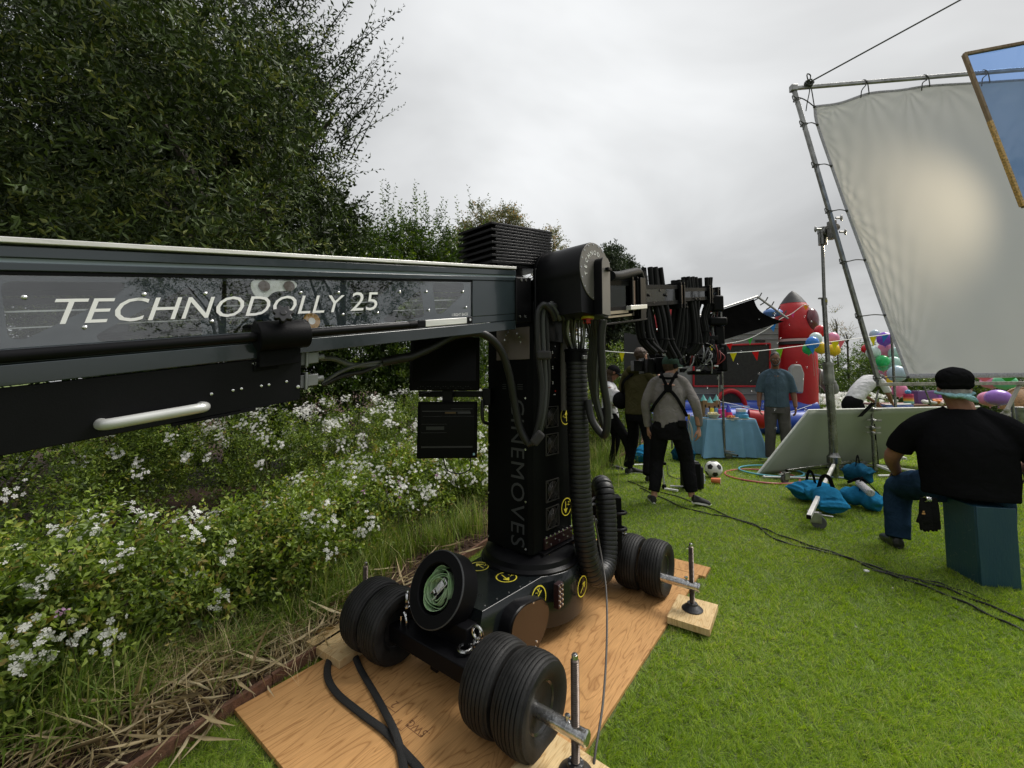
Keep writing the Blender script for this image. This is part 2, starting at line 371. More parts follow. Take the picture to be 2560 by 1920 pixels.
def wood_material(name, c1, c2, sc=1.0, rot=0.0):
    m = bpy.data.materials.new(name); m.use_nodes = True; MATS[name] = m
    t = m.node_tree; p = t.nodes['Principled BSDF']; N = t.nodes.new; K = t.links.new
    o = N('ShaderNodeTexCoord'); mp = N('ShaderNodeMapping'); mp.inputs['Rotation'].default_value = (0, 0, rot); K(o.outputs['Object'], mp.inputs[0])
    mp2 = N('ShaderNodeMapping'); mp2.inputs['Scale'].default_value = (.9 * sc, 5.5 * sc, 1); K(mp.outputs[0], mp2.inputs[0])
    nz = N('ShaderNodeTexNoise'); nz.inputs['Scale'].default_value = 1.3; nz.inputs['Detail'].default_value = 3; nz.inputs['Distortion'].default_value = .6; K(mp2.outputs[0], nz.inputs['Vector'])
    # growth-ring lines: contour bands of a smooth field
    ml = N('ShaderNodeMath'); ml.operation = 'MULTIPLY'; ml.inputs[1].default_value = 30; K(nz.outputs[0], ml.inputs[0])
    fr = N('ShaderNodeMath'); fr.operation = 'PINGPONG'; fr.inputs[1].default_value = 1; K(ml.outputs[0], fr.inputs[0])
    pw = N('ShaderNodeMath'); pw.operation = 'POWER'; pw.inputs[1].default_value = 5; K(fr.outputs[0], pw.inputs[0])
    fine = N('ShaderNodeTexNoise'); fine.inputs['Scale'].default_value = 9; fine.inputs['Detail'].default_value = 6
    mp3 = N('ShaderNodeMapping'); mp3.inputs['Scale'].default_value = (1.2, 30, 1); K(mp.outputs[0], mp3.inputs[0]); K(mp3.outputs[0], fine.inputs['Vector'])
    a = N('ShaderNodeMix'); a.data_type = 'RGBA'; K(pw.outputs[0], a.inputs[0]); a.inputs[6].default_value = (*c1, 1); a.inputs[7].default_value = (*c2, 1)
    b = N('ShaderNodeMix'); b.data_type = 'RGBA'; b.blend_type = 'MULTIPLY'; b.inputs[0].default_value = .55; K(a.outputs[2], b.inputs[6])
    fr2 = N('ShaderNodeMapRange'); K(fine.outputs[0], fr2.inputs[0]); fr2.inputs[1].default_value = .3; fr2.inputs[2].default_value = .7; fr2.inputs[3].default_value = .55; fr2.inputs[4].default_value = 1.1
    cc = N('ShaderNodeCombineColor'); [K(fr2.outputs[0], cc.inputs[i]) for i in range(3)]; K(cc.outputs[0], b.inputs[7])
    # knots
    vo = N('ShaderNodeTexVoronoi'); vo.inputs['Scale'].default_value = 2.1; mp4 = N('ShaderNodeMapping'); mp4.inputs['Scale'].default_value = (1, 1.35, 1); K(mp.outputs[0], mp4.inputs[0]); K(mp4.outputs[0], vo.inputs['Vector']); vo.inputs['Randomness'].default_value = 1
    kr = N('ShaderNodeMapRange'); K(vo.outputs['Distance'], kr.inputs[0]); kr.inputs[1].default_value = .018; kr.inputs[2].default_value = .05; kr.inputs[3].default_value = .8; kr.inputs[4].default_value = 0
    kk = N('ShaderNodeMix'); kk.data_type = 'RGBA'; K(kr.outputs[0], kk.inputs[0]); K(b.outputs[2], kk.inputs[6]); kk.inputs[7].default_value = (.16, .055, .02, 1)
    # weather stains
    st = N('ShaderNodeTexNoise'); st.inputs['Scale'].default_value = 1.7; st.inputs['Detail'].default_value = 8; K(o.outputs['Object'], st.inputs['Vector'])
    sr = N('ShaderNodeMapRange'); K(st.outputs[0], sr.inputs[0]); sr.inputs[1].default_value = .52; sr.inputs[2].default_value = .72; sr.inputs[4].default_value = .35
    s2 = N('ShaderNodeMix'); s2.data_type = 'RGBA'; K(sr.outputs[0], s2.inputs[0]); K(kk.outputs[2], s2.inputs[6]); s2.inputs[7].default_value = (c2[0] * .7, c2[1] * .6, c2[2] * .6, 1)
    K(s2.outputs[2], p.inputs['Base Color']); p.inputs['Roughness'].default_value = .62; p.inputs['Specular IOR Level'].default_value = .3
    bm = N('ShaderNodeBump'); bm.inputs['Strength'].default_value = .35; bm.inputs['Distance'].default_value = .003; K(fine.outputs[0], bm.inputs['Height']); K(bm.outputs[0], p.inputs['Normal'])
    return m

# ================================================================== ground
def P2(x, y, z=0): return V(x, y, z)
BO = V(-1.294, 1.565, 0); BD = V(.478, .878, 0); BN = V(-.878, .478, 0)      # garden border line, its direction, its left
def BL(t, o=0, z=0): return BO + BD * t + BN * o + V(0, 0, z)
M_turf = mat('turf backing', (.07, .10, .02), .9, var=.5, vscale=60, bump=1.0, bscale=350, vcol2=(.17, .22, .06))
lawn = MB(); lawn.add([(-300, -300, 0), (300, -300, 0), (300, 300, 0), (-300, 300, 0)], [(0, 1, 2, 3)])
struct(obj('lawn', lawn, M_turf))
M_soil = mat('bark mulch', (.022, .011, .006), .9, var=.5, vscale=40, bump=1.0, bscale=120, vcol2=(.085, .042, .022))
bed = MB(); bed.add([BL(-8, .03, .006), BL(60, .03, .006), BL(60, 40, .006), BL(-8, 40, .006)], [(0, 1, 2, 3)])
struct(obj('mulch_bed', bed, M_soil))
# timber edging, board after board
M_edge = mat('weathered redwood board', (.13, .062, .036), .75, var=.4, vscale=14, bump=.5, bscale=60, stretch=(3, 3, 3))
edging = thing('timber_edging', 'thin brown timber edging boards between the flower bed and the lawn', 'edging', tuple(BL(0)))
ax = (BD, BN, V(0, 0, 1)); t = -2.0
while t < 16:
    Lb = 1.22; obj('board', MB().box(BL(t + Lb / 2, random.uniform(-.004, .004), .02), (Lb - .006, .022, .075), ax), M_edge, edging, bevel=.003); t += Lb
# mulch chips lying on the bed near the edge
lv = Leaves(); N = 9000
tt = rng.uniform(-2.0, 9, N); oo = .03 + rng.exponential(.6, N)
pp = np.stack([BO.x + BD.x * tt + BN.x * oo, BO.y + BD.y * tt + BN.y * oo, rng.uniform(.008, .03, N)], 1)
dd = rng.normal(size=(N, 3)) * [1, 1, .25]
lv.leaf(pp, dd, rng.uniform(.015, .06, N), rng.uniform(.006, .016, N), rng.uniform(0, 1, N), fold=.3)
stuff(tag(lv.build('mulch_chips', leafmat('bark chip', [(0, (.02, .009, .005)), (.6, (.07, .035, .018)), (1, (.2, .13, .08))], .85, 0)), 'dark bark mulch chips scattered over the flower bed soil', 'mulch'))

# ================================================================== plywood under the crane
PA = V(-1.152, 1.805, 0); PD = V(.602, .799, 0); PE = V(.799, -.602, 0)
def C(d, e, z=0): return PA + PD * d + PE * e + V(0, 0, z)
M_ply = wood_material('plywood face', (.55, .30, .115), (.34, .165, .055), 1.0, R(-53))
M_plyedge = mat('plywood edge', (.2, .1, .045), .8, var=.5, vscale=50)
M_pine = wood_material('pale pine board', (.68, .50, .26), (.48, .30, .12), 1.6, R(-53))
M_stamp = mat('brown ink stamp', (.2, .09, .035), .7)
def panel(name, label, d0, d1, e0, e1, z0, th, m, rot=0.0, group=None, cat='plywood'):
    c = C((d0 + d1) / 2, (e0 + e1) / 2, z0 + th / 2); o = MB().box(V(0, 0, 0), (d1 - d0, e1 - e0, th), (PD, PE * -1, V(0, 0, 1)))
    b = obj(name, o, m, bevel=.0015); b.location = c; b.rotation_euler.z = rot; tag(b, label, cat, group); return b
ply = panel('plywood_sheet', 'orange-brown plywood sheet with printed stamps under the crane wheels', 0, 2.42, 0, 1.25, .002, .018, M_ply)
panel('plywood_sheet', 'plywood sheet poking out from under the rear wheels onto the grass', 2.425, 2.60, .35, 1.29, .002, .018, M_ply)
panel('wood_block', 'pale pine board under the front right screw foot of the crane', .34, .655, 1.10, 1.43, .0215, .036, M_pine, R(-2), 'pine boards under the screw feet', 'board')
panel('wood_block', 'pale pine board under the rear right screw foot on the grass', 1.70, 2.0, 1.24, 1.46, .0215, .036, M_pine, R(3), 'pine boards under the screw feet', 'board')
panel('wood_block', 'pale pine board under the front left wheels beside the flower bed', .38, .74, -.16, .12, .0215, .036, M_pine, R(4), 'pine boards under the screw feet', 'board')
# stamp marks printed on the sheet
ux, uy = (PD * -1 + PE * .25).normalized(), (PE * -1 - PD * .25).normalized()
def stamp(txt, x, y, sz):
    p = G(x, y, .0206); place_text('lettering', txt, sz, p, PE * -1, PD * -1, M_stamp, ply, ext=.0001, align='CENTER')
ply['_o'] = tuple(ply.location)
stamp('2', 995, 1755, .05); stamp('1', 1005, 1800, .05); stamp('.5WG', 1052, 1815, .045)
bk = MB()
for (x, y) in ((986, 1757), (1000, 1800), (1048, 1815)):
    p = G(x, y, .0206)
    for (du, dv, a, b_) in ((-.045, 0, .003, .06), (0, -.03, .09, .003), (.045, 0, .003, .06)):
        bk.box(p + PE * du + PD * dv, (a, b_, .0002), (PE, PD, V(0, 0, 1)))
obj('stamp_bracket', bk, M_stamp, ply, smooth=False)

# ================================================================== camera crane
TT = V(.106, 2.523, 0); Tt = V(.669, .743, 0); Tn = V(.743, -.669, 0)
def B(s, n, h): return TT + Tt * s + Tn * n + V(0, 0, 1.865 + .166 * s + h)
def W(s, n, z): return TT + Tt * s + Tn * n + V(0, 0, z)
def BPs(x, y, n=.165):
    r = ray(x, y); q = r[0] / r[1]; p0 = TT + Tn * n
    s = (q * p0.y - p0.x) / (Tt.x - q * Tt.y); Y = p0.y + s * Tt.y
    return s, EYE + r[2] / r[1] * Y - (1.865 + .166 * s)
BU = V(Tt.x, Tt.y, .166).normalized(); UP = V(0, 0, 1)
crane = thing('camera_crane', 'black and slate telescopic camera crane on eight tyres standing on plywood', 'camera crane', tuple(W(0, 0, .02)))
def bar(mb, s0, s1, n0, n1, h0, h1):
    q = [B(s0, n0, h0), B(s0, n1, h0), B(s0, n1, h1), B(s0, n0, h1)]; return mb.prism(q, B(s1, 0, 0) - B(s0, 0, 0))
S0, S1 = -3.3, -.31
# --- beam body
b = MB(); bar(b, S0, S1, -.165, .148, .147, .156); bar(b, S0, S1, -.165, .148, -.165, -.155)
bar(b, S0, S1, .146, .165, .124, .150); bar(b, S0, S1, .146, .165, .094, .113); bar(b, S0, S1, .146, .165, -.165, -.118); bar(b, S0, S1, .146, .160, -.116, -.082)
bar(b, S0, S1, -.165, -.146, .094, .146); bar(b, S0, S1, -.165, -.146, -.154, -.118)
bar(b, -.618, S1, .146, .1615, -.0815, .0935)
beam = obj('beam', b, M_slate, crane, bevel=.002)
obj('beam_top_strip', bar(MB(), S0, S1, -.168, .170, .1565, .170), M_alu, crane, bevel=.002)
obj('beam_groove', bar(MB(), S0, S1, .1465, .160, .1135, .1235), M_slate2, crane)
gr = MB(); bar(gr, S0, S1, .1465, .158, .086, .0935); obj('dark_line', gr, M_black, crane)  # black strip running along the beam just above the windows
# side plates with weight-saving holes
def sp(*pts): return [BPs(x, y, .15) for x, y in pts]
holes_px = [
    [(0, 703), (318, 706), (300, 735), (60, 850), (20, 845)],
    [(238, 838), (470, 716), (490, 730), (508, 845), (250, 856)],
    [(545, 702), (730, 703), (722, 725), (600, 812), (568, 812)],
    [(560, 830), (660, 795), (665, 828), (590, 842)],
    [(700, 815), (845, 812), (850, 842), (700, 850)],
    [(872, 705), (985, 706), (900, 790), (880, 790)],
    [(955, 800), (1052, 722), (1062, 792), (975, 808)],
    [(1080, 708), (1160, 708), (1158, 735), (1105, 785), (1090, 785)],
]
holes = [rounded([(a - 0, b_) for a, b_ in sp(*h)], .02) for h in holes_px]
holes += [rounded([(-2.2, -.07), (-2.65, .07), (-2.2, .07)], .02), rounded([(-2.7, .07), (-3.15, -.07), (-2.3, -.07)], .02)]
def planar(outer, holes, thick, n):
    """flat plate in the beam's side plane, sheared along the beam's rise"""
    me = plate_with_holes(outer, holes, thick, (0, 0, 0), (1, 0, 0), (0, 1, 0))
    for v in me.vertices: v.co = B(v.co.x, n + v.co.z, v.co.y)
    me.update(); return me
outl = [(S0, -.0815), (-.62, -.0815), (-.62, .0855), (S0, .0855)]
link('side_plate', planar(outl, holes, .004, .149), M_slate, crane)
link('far_plate', planar([(S0, -.117), (S1, -.117), (S1, .0935), (S0, .0935)], [rounded([(a, -.10), (a + .02, .08), (a + .42, .08), (a + .40, -.10)], .02) for a in np.arange(S0 + .06, S1 - .5, .48)], .004, -.150), M_slate, crane)
wdw = link('window_sheet', planar([(S0, -.0805), (-.625, -.0805), (-.625, .0845), (S0, .0845)], [], .002, .1575), M_plexi, crane)
# inner rails and rollers seen through the holes
b = MB(); bar(b, S0, S1, -.10, .04, -.06, -.05); bar(b, S0, S1, .05, .06, .03, .045)
obj('inner_rail', b, M_black2, crane)
b = MB(); bar(b, S0, -.62, .118, .121, .004, .008); bar(b, S0, -.62, .118, .121, -.034, -.031); obj('inner_wire', b, M_alu, crane)
s, h = BPs(683, 722, .150)
c0 = B(s, .152, h)
pl = rounded([(-.065, .027), (.06, .027), (.075, .012), (.06, -.006), (.0, -.01), (-.02, -.034), (-.05, -.028), (-.065, 0)], .02, 5)
me = plate_with_holes(pl, [], .004, tuple(c0), BU, UP); link('roller_bracket', me, mat('cream bracket', (.88, .86, .8), .5), crane)
for dx, dy in ((-.028, .008), (.047, .008)): obj('roller', MB().lathe(c0 + BU * dx + UP * dy, Tn, [(.003, 0), (.017, 0), (.017, .0045), (.003, .0046)], 20), M_brownpl, crane)
# amber roller wheel
s, h = BPs(778, 803, .15); c0 = B(s, .151, h)
am = obj('guide_roller', MB().lathe(c0, Tn, [(.012, 0), (.027, 0), (.0285, .0035), (.027, .005), (.012, .005)], 28), mat('amber polyurethane', (.5, .24, .03), .35), crane)
obj('bearing', MB().lathe(c0, Tn, [(.001, .0), (.0115, 0), (.0115, .0055), (.001, .0055)], 20), M_alu, am)
# lettering
def fit_text(body, s0, s1, h0, h1, n, m, shear=0.0, par=None, spacing=1.0):
    me = text_mesh(body, 1.0, ext=.0, shear=shear, spacing=spacing)
    xs = [v.co.x for v in me.vertices]; ys = [v.co.y for v in me.vertices]; x0, x1, y0, y1 = min(xs), max(xs), min(ys), max(ys)
    for v in me.vertices: v.co = B(s0 + (v.co.x - x0) / (x1 - x0) * (s1 - s0), n, h0 + (v.co.y - y0) / (y1 - y0) * (h1 - h0))
    me.update(); return link('lettering', me, m, par or wdw)
fit_text('TECHNODOLLY', -1.948, -1.245, -.032, .030, .1605, M_print, .22)
fit_text('25', -1.222, -1.113, -.030, .040, .1605, M_print, .1)
s0_, h0_ = BPs(1130, 791, .16); s1_, h1_ = BPs(1170, 790, .16)
fit_text('1 RIGHT BACK', s0_, s1_, h0_, h0_ + .013, .1605, M_print)
# stand-off screws of the window sheet
scr = None
for x, y in ((361, 735), (515, 733), (212, 818), (531, 803), (754, 731), (849, 731), (1002, 729), (1069, 729), (860, 786), (947, 782), (1075, 775), (1168, 768), (1160, 729), (60, 742)):
    s, h = BPs(x, y, .17); m_ = MB().lathe(B(s, .146, h), Tn, [(.0022, 0), (.0022, .014), (.0048, .014), (.0048, .019), (.002, .021)], 10)
    obj('screw', m_, M_screw, crane)
# black yoke plate hugging the beam at the tower
b = MB(); bar(b, -.315, -.19, .100, .172, -.135, .112); yk = obj('yoke_plate', b, M_black, crane, bevel=.004)
for x, y in ((1304, 700), (1315, 700), (1300, 791), (1313, 791)):
    s, h = BPs(x, y, .173); obj('screw', MB().lathe(B(s, .172, h), Tn, [(.007, 0), (.007, .003), (.002, .003)], 10), M_screw, yk)
# handrail tube in front of the windows
def tubeB(name, pts, r, m, par=crane, n=10, seg=14): return obj(name, MB().tube([B(*p) for p in pts], r, seg), m, par)
s_, h_ = BPs(0, 893, .205); s2_, h2_ = BPs(1030, 812, .205)
rail = tubeB('handrail', [(S0, .205, h_), (s2_, .205, h2_)], .0145, M_black)
hr = h2_
b = MB(); b.cyl(B(s2_ - .02, .205, hr), B(s2_ + .02, .205, hr), .0155); bar(b, s2_ + .02, s2_ + .06, .190, .216, hr - .014, hr + .015); e0, _ = BPs(1178, 800, .205); bar(b, e0 - .035, e0, .19, .216, hr - .014, hr + .015)
obj('rail_end', b, M_black2, crane, bevel=.003)
obj('level_bar', bar(MB(), s2_ + .06, e0 - .035, .189, .215, hr - .013, hr + .014), M_alu, crane, bevel=.001)
for x in (1031, 1042, 1176):
    s, h = BPs(x, 812 - (x - 1031) * .09, .219); obj('screw', MB().lathe(B(s, .216, h), Tn, [(.006, 0), (.006, .003), (.002, .003)], 10), M_screw, crane)
# clamp with star knob
sa, ha = BPs(640, 846, .205); sb, hb = BPs(768, 834, .205)
cl = obj('rail_clamp', MB().lathe(B(sa, .205, hr), BU, [(.02, 0), (.044, 0), (.046, .004), (.046, (sb - sa) * .97), (.044, sb - sa), (.02, sb - sa)], 32).box(B((sa + sb) / 2, .18, hr - .05), (.12, .03, .09), (BU, Tn, UP)), M_black2, crane, bevel=.002)
b = MB(); kc = B(*((BPs(711, 788, .255))[0], .245, BPs(711, 788, .255)[1])); kd = (Tn * .75 + UP * .35 - Tt * .25).normalized(); ku = kd.orthogonal().normalized(); kv = kd.cross(ku)
star = []
for k in range(56):
    a = 2 * math.pi * k / 56; rr = .0255 + .0045 * math.cos(7 * a); star.append(kc + ku * rr * math.cos(a) + kv * rr * math.sin(a))
b.prism(star, kd * .016).cyl(kc - kd * .03, kc + kd * .0, .011).cyl(kc + kd * .016, kc + kd * .019, .009)
obj('star_knob', b, mat('black knob plastic', (.02, .02, .022), .35, bump=.1), cl, bevel=.002)
# counterweight carriage box below the beam
bx = MB(); bar(bx, S0, -1.388, -.14, .160, -.318, -.168); car = obj('carriage_box', bx, M_black, crane, bevel=.002)
b = MB(); bar(b, -1.72, -1.52, .150, .166, -.326, -.3185); bar(b, -1.56, -1.40, .13, .166, -.3185, -.316); obj('box_strip', b, M_black2, car)
b = MB(); bar(b, -1.53, -1.46, .1605, .168, -.205, -.166); obj('clamp_foot', b, M_black2, car, bevel=.002)
for x, y, r in ((635, 909, .0055), (669, 904, .0055), (733, 901, .0055), (747, 967, .0055), (530, 985, .0038), (584, 976, .0038), (605, 972, .0038), (655, 965, .0038), (674, 962, .0038), (718, 954, .0038)):
    s, h = BPs(x, y, .168); obj('screw', MB().lathe(B(s, .1602, h), Tn, [(r, 0), (r, .009 if x < 680 and y < 920 else .003), (r * .45, .004)], 12), M_screw, car)
# silver grab handle
h1s, h1h = BPs(262, 1058, .215); h2s, h2h = BPs(512, 1022, .215); hm = (h1h + h2h) / 2
hp = spline([B(h1s - .003, .16, hm), B(h1s - .003, .197, hm), B(h1s + .018, .215, hm), B((h1s + h2s) / 2, .215, hm), B(h2s - .018, .215, hm), B(h2s + .003, .197, hm), B(h2s + .003, .16, hm)], 8)
obj('grab_handle', MB().tube(hp, .0135, 18), M_silver, car)
# connectors on the box end
for (hc) in (-.185, -.262):
    b = MB(); bar(b, -1.3865, -1.372, .10, .150, hc - .022, hc + .022); o = obj('connector', b, M_gcable, car, bevel=.002)
    b = MB(); bar(b, -1.372, -1.362, .098, .155, hc - .03, hc + .03); bar(b, -1.362, -1.325, .105, .148, hc - .02, hc + .02); b.cyl(B(-1.325, .127, hc), B(-1.30, .127, hc), .011)
    obj('connector_hood', b, mat('grey die-cast hood', (.22, .23, .23), .45, metal=.3, var=.2), o, bevel=.003)
# ribbed stack of weight plates on top of the beam
wt = MB()
for k in range(13):
    h = .176 + .012 + k * .0166; th = .0128; odd = k % 2
    bar(wt, -.478 + .030 * odd - .0006 * k, .034 - .004 * odd, -.105 + .004 * odd, .152, h, h + th)
bar(wt, -.43, .02, -.085, .143, .170, .392)
obj('cooling_fins', wt, M_black, crane, bevel=.002)
b = MB(); bar(b, -.40, .02, -.06, .13, .4045, .410); b.box(B(-.3, 0, .425), (.02, .02, .05)); obj('fin_cover', b, M_black2, crane)
# drum housing on the right of the tower
dz = 1.962; c0 = TT + V(0, 0, dz)
def dsec(n, r, zb, half):
    pts = [c0 + Tn * n + Tt * (r * math.cos(a)) + UP * (r * math.sin(a)) for a in np.linspace(-.35, math.pi + .35, 40)]
    return pts + [c0 + Tn * n - Tt * half + UP * zb, c0 + Tn * n + Tt * half + UP * zb]
b = MB(); b.ringloft([dsec(.185, .150, -.225, .13), dsec(.187, .160, -.235, .14), dsec(.46, .160, -.235, .14), dsec(.463, .158, -.233, .138)])
b.lathe(c0 + Tn * .165, Tn, [(.05, 0), (.168, 0), (.168, .018), (.05, .018)], 48)
drum = obj('pivot_drum', b, M_black, crane, bevel=.0)
face = [c0 + Tn * .4635 + Tt * (.157 * math.cos(a)) + UP * (.157 * math.sin(a)) for a in np.linspace(0, 2 * math.pi, 49)[:-1]]
obj('drum_face', MB().prism(face, Tn * .004), mat('taupe anodised face', (.15, .14, .13), .4, metal=.2, var=.08, vscale=3), drum, bevel=.001)
for k in range(18):
    a = 2 * math.pi * k / 18; obj('screw', MB().lathe(c0 + Tn * .4675 + Tt * (.147 * math.cos(a)) + UP * (.147 * math.sin(a)), Tn, [(.0042, 0), (.0042, .002), (.001, .002)], 8), M_screw, drum)
# arc lettering
for i, ch in enumerate('TECHNOD'):
    a = math.pi * (1.08 - .11 * i); me = text_mesh(ch, .034, align='CENTER'); rad = Tt * math.cos(a) + UP * math.sin(a); tan = Tt * math.sin(a) - UP * math.cos(a)
    o_ = c0 + Tn * .4682 + rad * .092; nn = tan.cross(rad)
    me.transform(Matrix(((tan.x, rad.x, nn.x, o_.x), (tan.y, rad.y, nn.y, o_.y), (tan.z, rad.z, nn.z, o_.z), (0, 0, 0, 1)))); link('lettering', me, M_print, drum)
for i, ch in enumerate('LLY'):
    a = math.pi * (.17 - .10 * i); me = text_mesh(ch, .03, align='CENTER'); rad = Tt * math.cos(a) + UP * math.sin(a); tan = Tt * math.sin(a) - UP * math.cos(a)
    o_ = c0 + Tn * .4682 + rad * .1; nn = tan.cross(rad)
    me.transform(Matrix(((tan.x, rad.x, nn.x, o_.x), (tan.y, rad.y, nn.y, o_.y), (tan.z, rad.z, nn.z, o_.z), (0, 0, 0, 1)))); link('lettering', me, M_print, drum)
# raised cover strip on the face
def strip(n, k=1.0):
    p = [c0 + Tn * n + Tt * (.02 + .042 * math.cos(a)) + UP * (.035 + .042 * math.sin(a)) for a in np.linspace(0, math.pi, 13)]
    return p + [c0 + Tn * n + Tt * (.02 - .042) + UP * -.235, c0 + Tn * n + Tt * (.062) + UP * -.235]
st_ = obj('cover_strip', MB().ringloft([strip(.466), strip(.515)]), M_black, drum, bevel=.001)
obj('strip_face', MB().ringloft([strip(.5155), strip(.518)]), MATS['taupe anodised face'], st_)
obj('strip_knob', MB().box(c0 + Tn * .528 + Tt * .03 + UP * .01, (.04, .02, .016), (Tt, Tn, UP)), M_black2, st_, bevel=.002)
for dx in (.24, .275):
    b = MB(); q = c0 + Tn * dx - Tt * .1405 + UP * -.165; b.box(q, (.026, .004, .026), (Tn, Tt, UP)); o = obj('socket', b, M_dprint, drum); 
    obj('socket_ring', MB().lathe(q - Tt * .003, Tt * -1, [(.007, 0), (.0115, 0), (.0115, .003), (.007, .003)], 16), M_screw, o)
obj('stop_button', MB().lathe(c0 + Tn * .40 + Tt * .02 + UP * -.236, -UP, [(.03, 0), (.03, .012), (.024, .013), (.024, .035), (.008, .04)], 24), M_red, drum)
obj('button_collar', MB().lathe(c0 + Tn * .40 + Tt * .02 + UP * -.234, -UP, [(.036, 0), (.036, .012), (.02, .012)], 24), M_yellow, drum)
# --- tower
tw = MB(); tw.prism([W(-.19, -.165, .44), W(.21, -.165, .44), W(.21, .15, .44), W(.19, .165, .44), W(-.165, .165, .44), W(-.19, .14, .44)], V(0, 0, 1.24))
tower = obj('tower', tw, mat('tower black paint', (.004, .0045, .0045), .5, var=.3, vscale=3, bump=.04, bscale=200, spec=.06), crane, bevel=.003)
b = MB(); b.prism([W(-.16, -.13, 1.68), W(.18, -.13, 1.68), W(.18, .165, 1.68), W(-.16, .165, 1.68)], V(0, 0, .14))
b.prism([W(-.17, .173, 1.6), W(.15, .173, 1.6), W(.15, .173, 2.02), W(-.17, .173, 2.0)], Tn * .012)
b.prism([W(-.14, -.20, 1.6), W(.15, -.20, 1.6), W(.15, -.20, 2.08), W(-.14, -.20, 2.05)], Tn * .03)
obj('fork', b, M_black, crane, bevel=.004)
pb = obj('front_panel', MB().box(W(-.193, .035, 1.585), (.25, .004, .18), (Tn, Tt, UP)), M_brownpl, tower, bevel=.001)
for x, y in ((1271, 830), (1293, 834), (1265, 838), (1299, 843), (1262, 850), (1302, 855)):
    r = ray(x, y); q = r[0] / r[1]; p0 = TT - Tt * .196; u = (q * p0.y - p0.x) / (Tn.x - q * Tn.y); Y = p0.y + u * Tn.y
    obj('screw', MB().lathe(W(-.195, u, EYE + r[2] / r[1] * Y), Tt * -1, [(.0055, 0), (.0055, .003), (.002, .003)], 10), M_screw, pb)
# upright lettering on the front of the tower, reading downwards
me = text_mesh('CINEMOVES', 1.0, ext=0, spacing=1.12); xs = [v.co.x for v in me.vertices]; ys = [v.co.y for v in me.vertices]; x0, x1, y0, y1 = min(xs), max(xs), min(ys), max(ys)
for v in me.vertices: v.co = W(-.1912, .022 + (v.co.y - y0) / (y1 - y0) * .098, 1.27 - (v.co.x - x0) / (x1 - x0) * .80)
me.update(); link('lettering', me, M_dprint, tower)
for z in (1.28, 1.0, .72, .47): 
    for u in (-.155, .13): obj('screw', MB().lathe(W(-.1905, u, z), Tt * -1, [(.006, 0), (.006, .003), (.002, .003)], 10), M_screw, tower)
# louvre slots
b = MB()
for k in range(3):
    b.box(W(-.191, -.03, 1.33 + k * .012), (.03, .002, .003), (Tn, Tt, UP)); b.box(W(-.191, .09, 1.33 + k * .012), (.04, .002, .003), (Tn, Tt, UP))
obj('louvre_slots', b, M_dprint, tower)
# cooling fans on the side
fr = mat('fan guard wire', (.1, .095, .09), .4, metal=.6)
def ringt(mb, c, ax_, r, w_, seg=24):
    u = ax_.orthogonal().normalized(); v = ax_.cross(u); return mb.tube([c + u * r * math.cos(a) + v * r * math.sin(a) for a in np.linspace(0, 2 * math.pi, seg + 1)[:-1]], w_, 5, closed=True)
def slabx(y, s=.0):
    r = ray(1378, y); p0 = TT + Tn * .165; q = r[0] / r[1]; Y = p0.y + s * Tt.y; return EYE + r[2] / r[1] * Y
for yc in (1042, 1110, 1225, 1292):
    z = slabx(yc); c = W(0, .166, z); b = MB()
    for k in range(4):
        a = k * math.pi / 2; d1 = Tt * math.cos(a) + UP * math.sin(a); d2 = -Tt * math.sin(a) + UP * math.cos(a); b.box(c + d1 * .0585 + Tn * .002, (.004, .12, .008), (d1, d2, Tn))
    f = obj('fan', b, fr, tower)
    b = MB()
    for r_ in (.05, .043, .036, .029, .022): ringt(b, c + Tn * .008, Tn, r_, .0009)
    for k in range(4):
        a = math.pi / 4 + k * math.pi / 2; d1 = Tt * math.cos(a) + UP * math.sin(a); b.tube([c + Tn * .007 + d1 * .012, c + Tn * .007 + d1 * .068], .001, 5); b.cyl(c + d1 * .07 * 1.0 + Tn * .003, c + d1 * .07 + Tn * .009, .004)
    obj('fan_guard', b, fr, f); obj('fan_hub', MB().lathe(c, Tn, [(.019, 0), (.019, .004), (.003, .005)], 20), mat('fan hub plastic', (.035, .03, .028), .4), f)
# number column with lamps
side_r, side_u = Tt, UP
for ch, y in (('1', 879), ('2', 917), ('3', 955)):
    p = W(.012, .1662, slabx(y + 5)); place_text('lettering', ch, .024, p, Tt, UP, M_print, tower, align='CENTER')
for y, m_, r_ in ((811, M_print, .002), (843, M_red, .006), (978, M_red, .004), (852, M_print, .002), (865, M_screw, .002), (893, M_screw, .002), (905, M_screw, .002), (930, M_screw, .002), (942, M_screw, .002)):
    obj('lamp', MB().lathe(W(.035, .1655, slabx(y)), Tn, [(r_, 0), (r_, .003), (r_ * .3, .003)], 10), m_, tower)
for y in (820, 988): place_text('lettering', 'TILT' if y < 900 else 'PAN', .009, W(.02, .1662, slabx(y)), Tt, UP, M_print, tower)
obj('grey_riser', MB().tube([W(.12, .175, 1.78), W(.12, .175, 1.20)], .03, 14), mat('grey brown riser', (.10, .092, .085), .5, var=.2), tower)
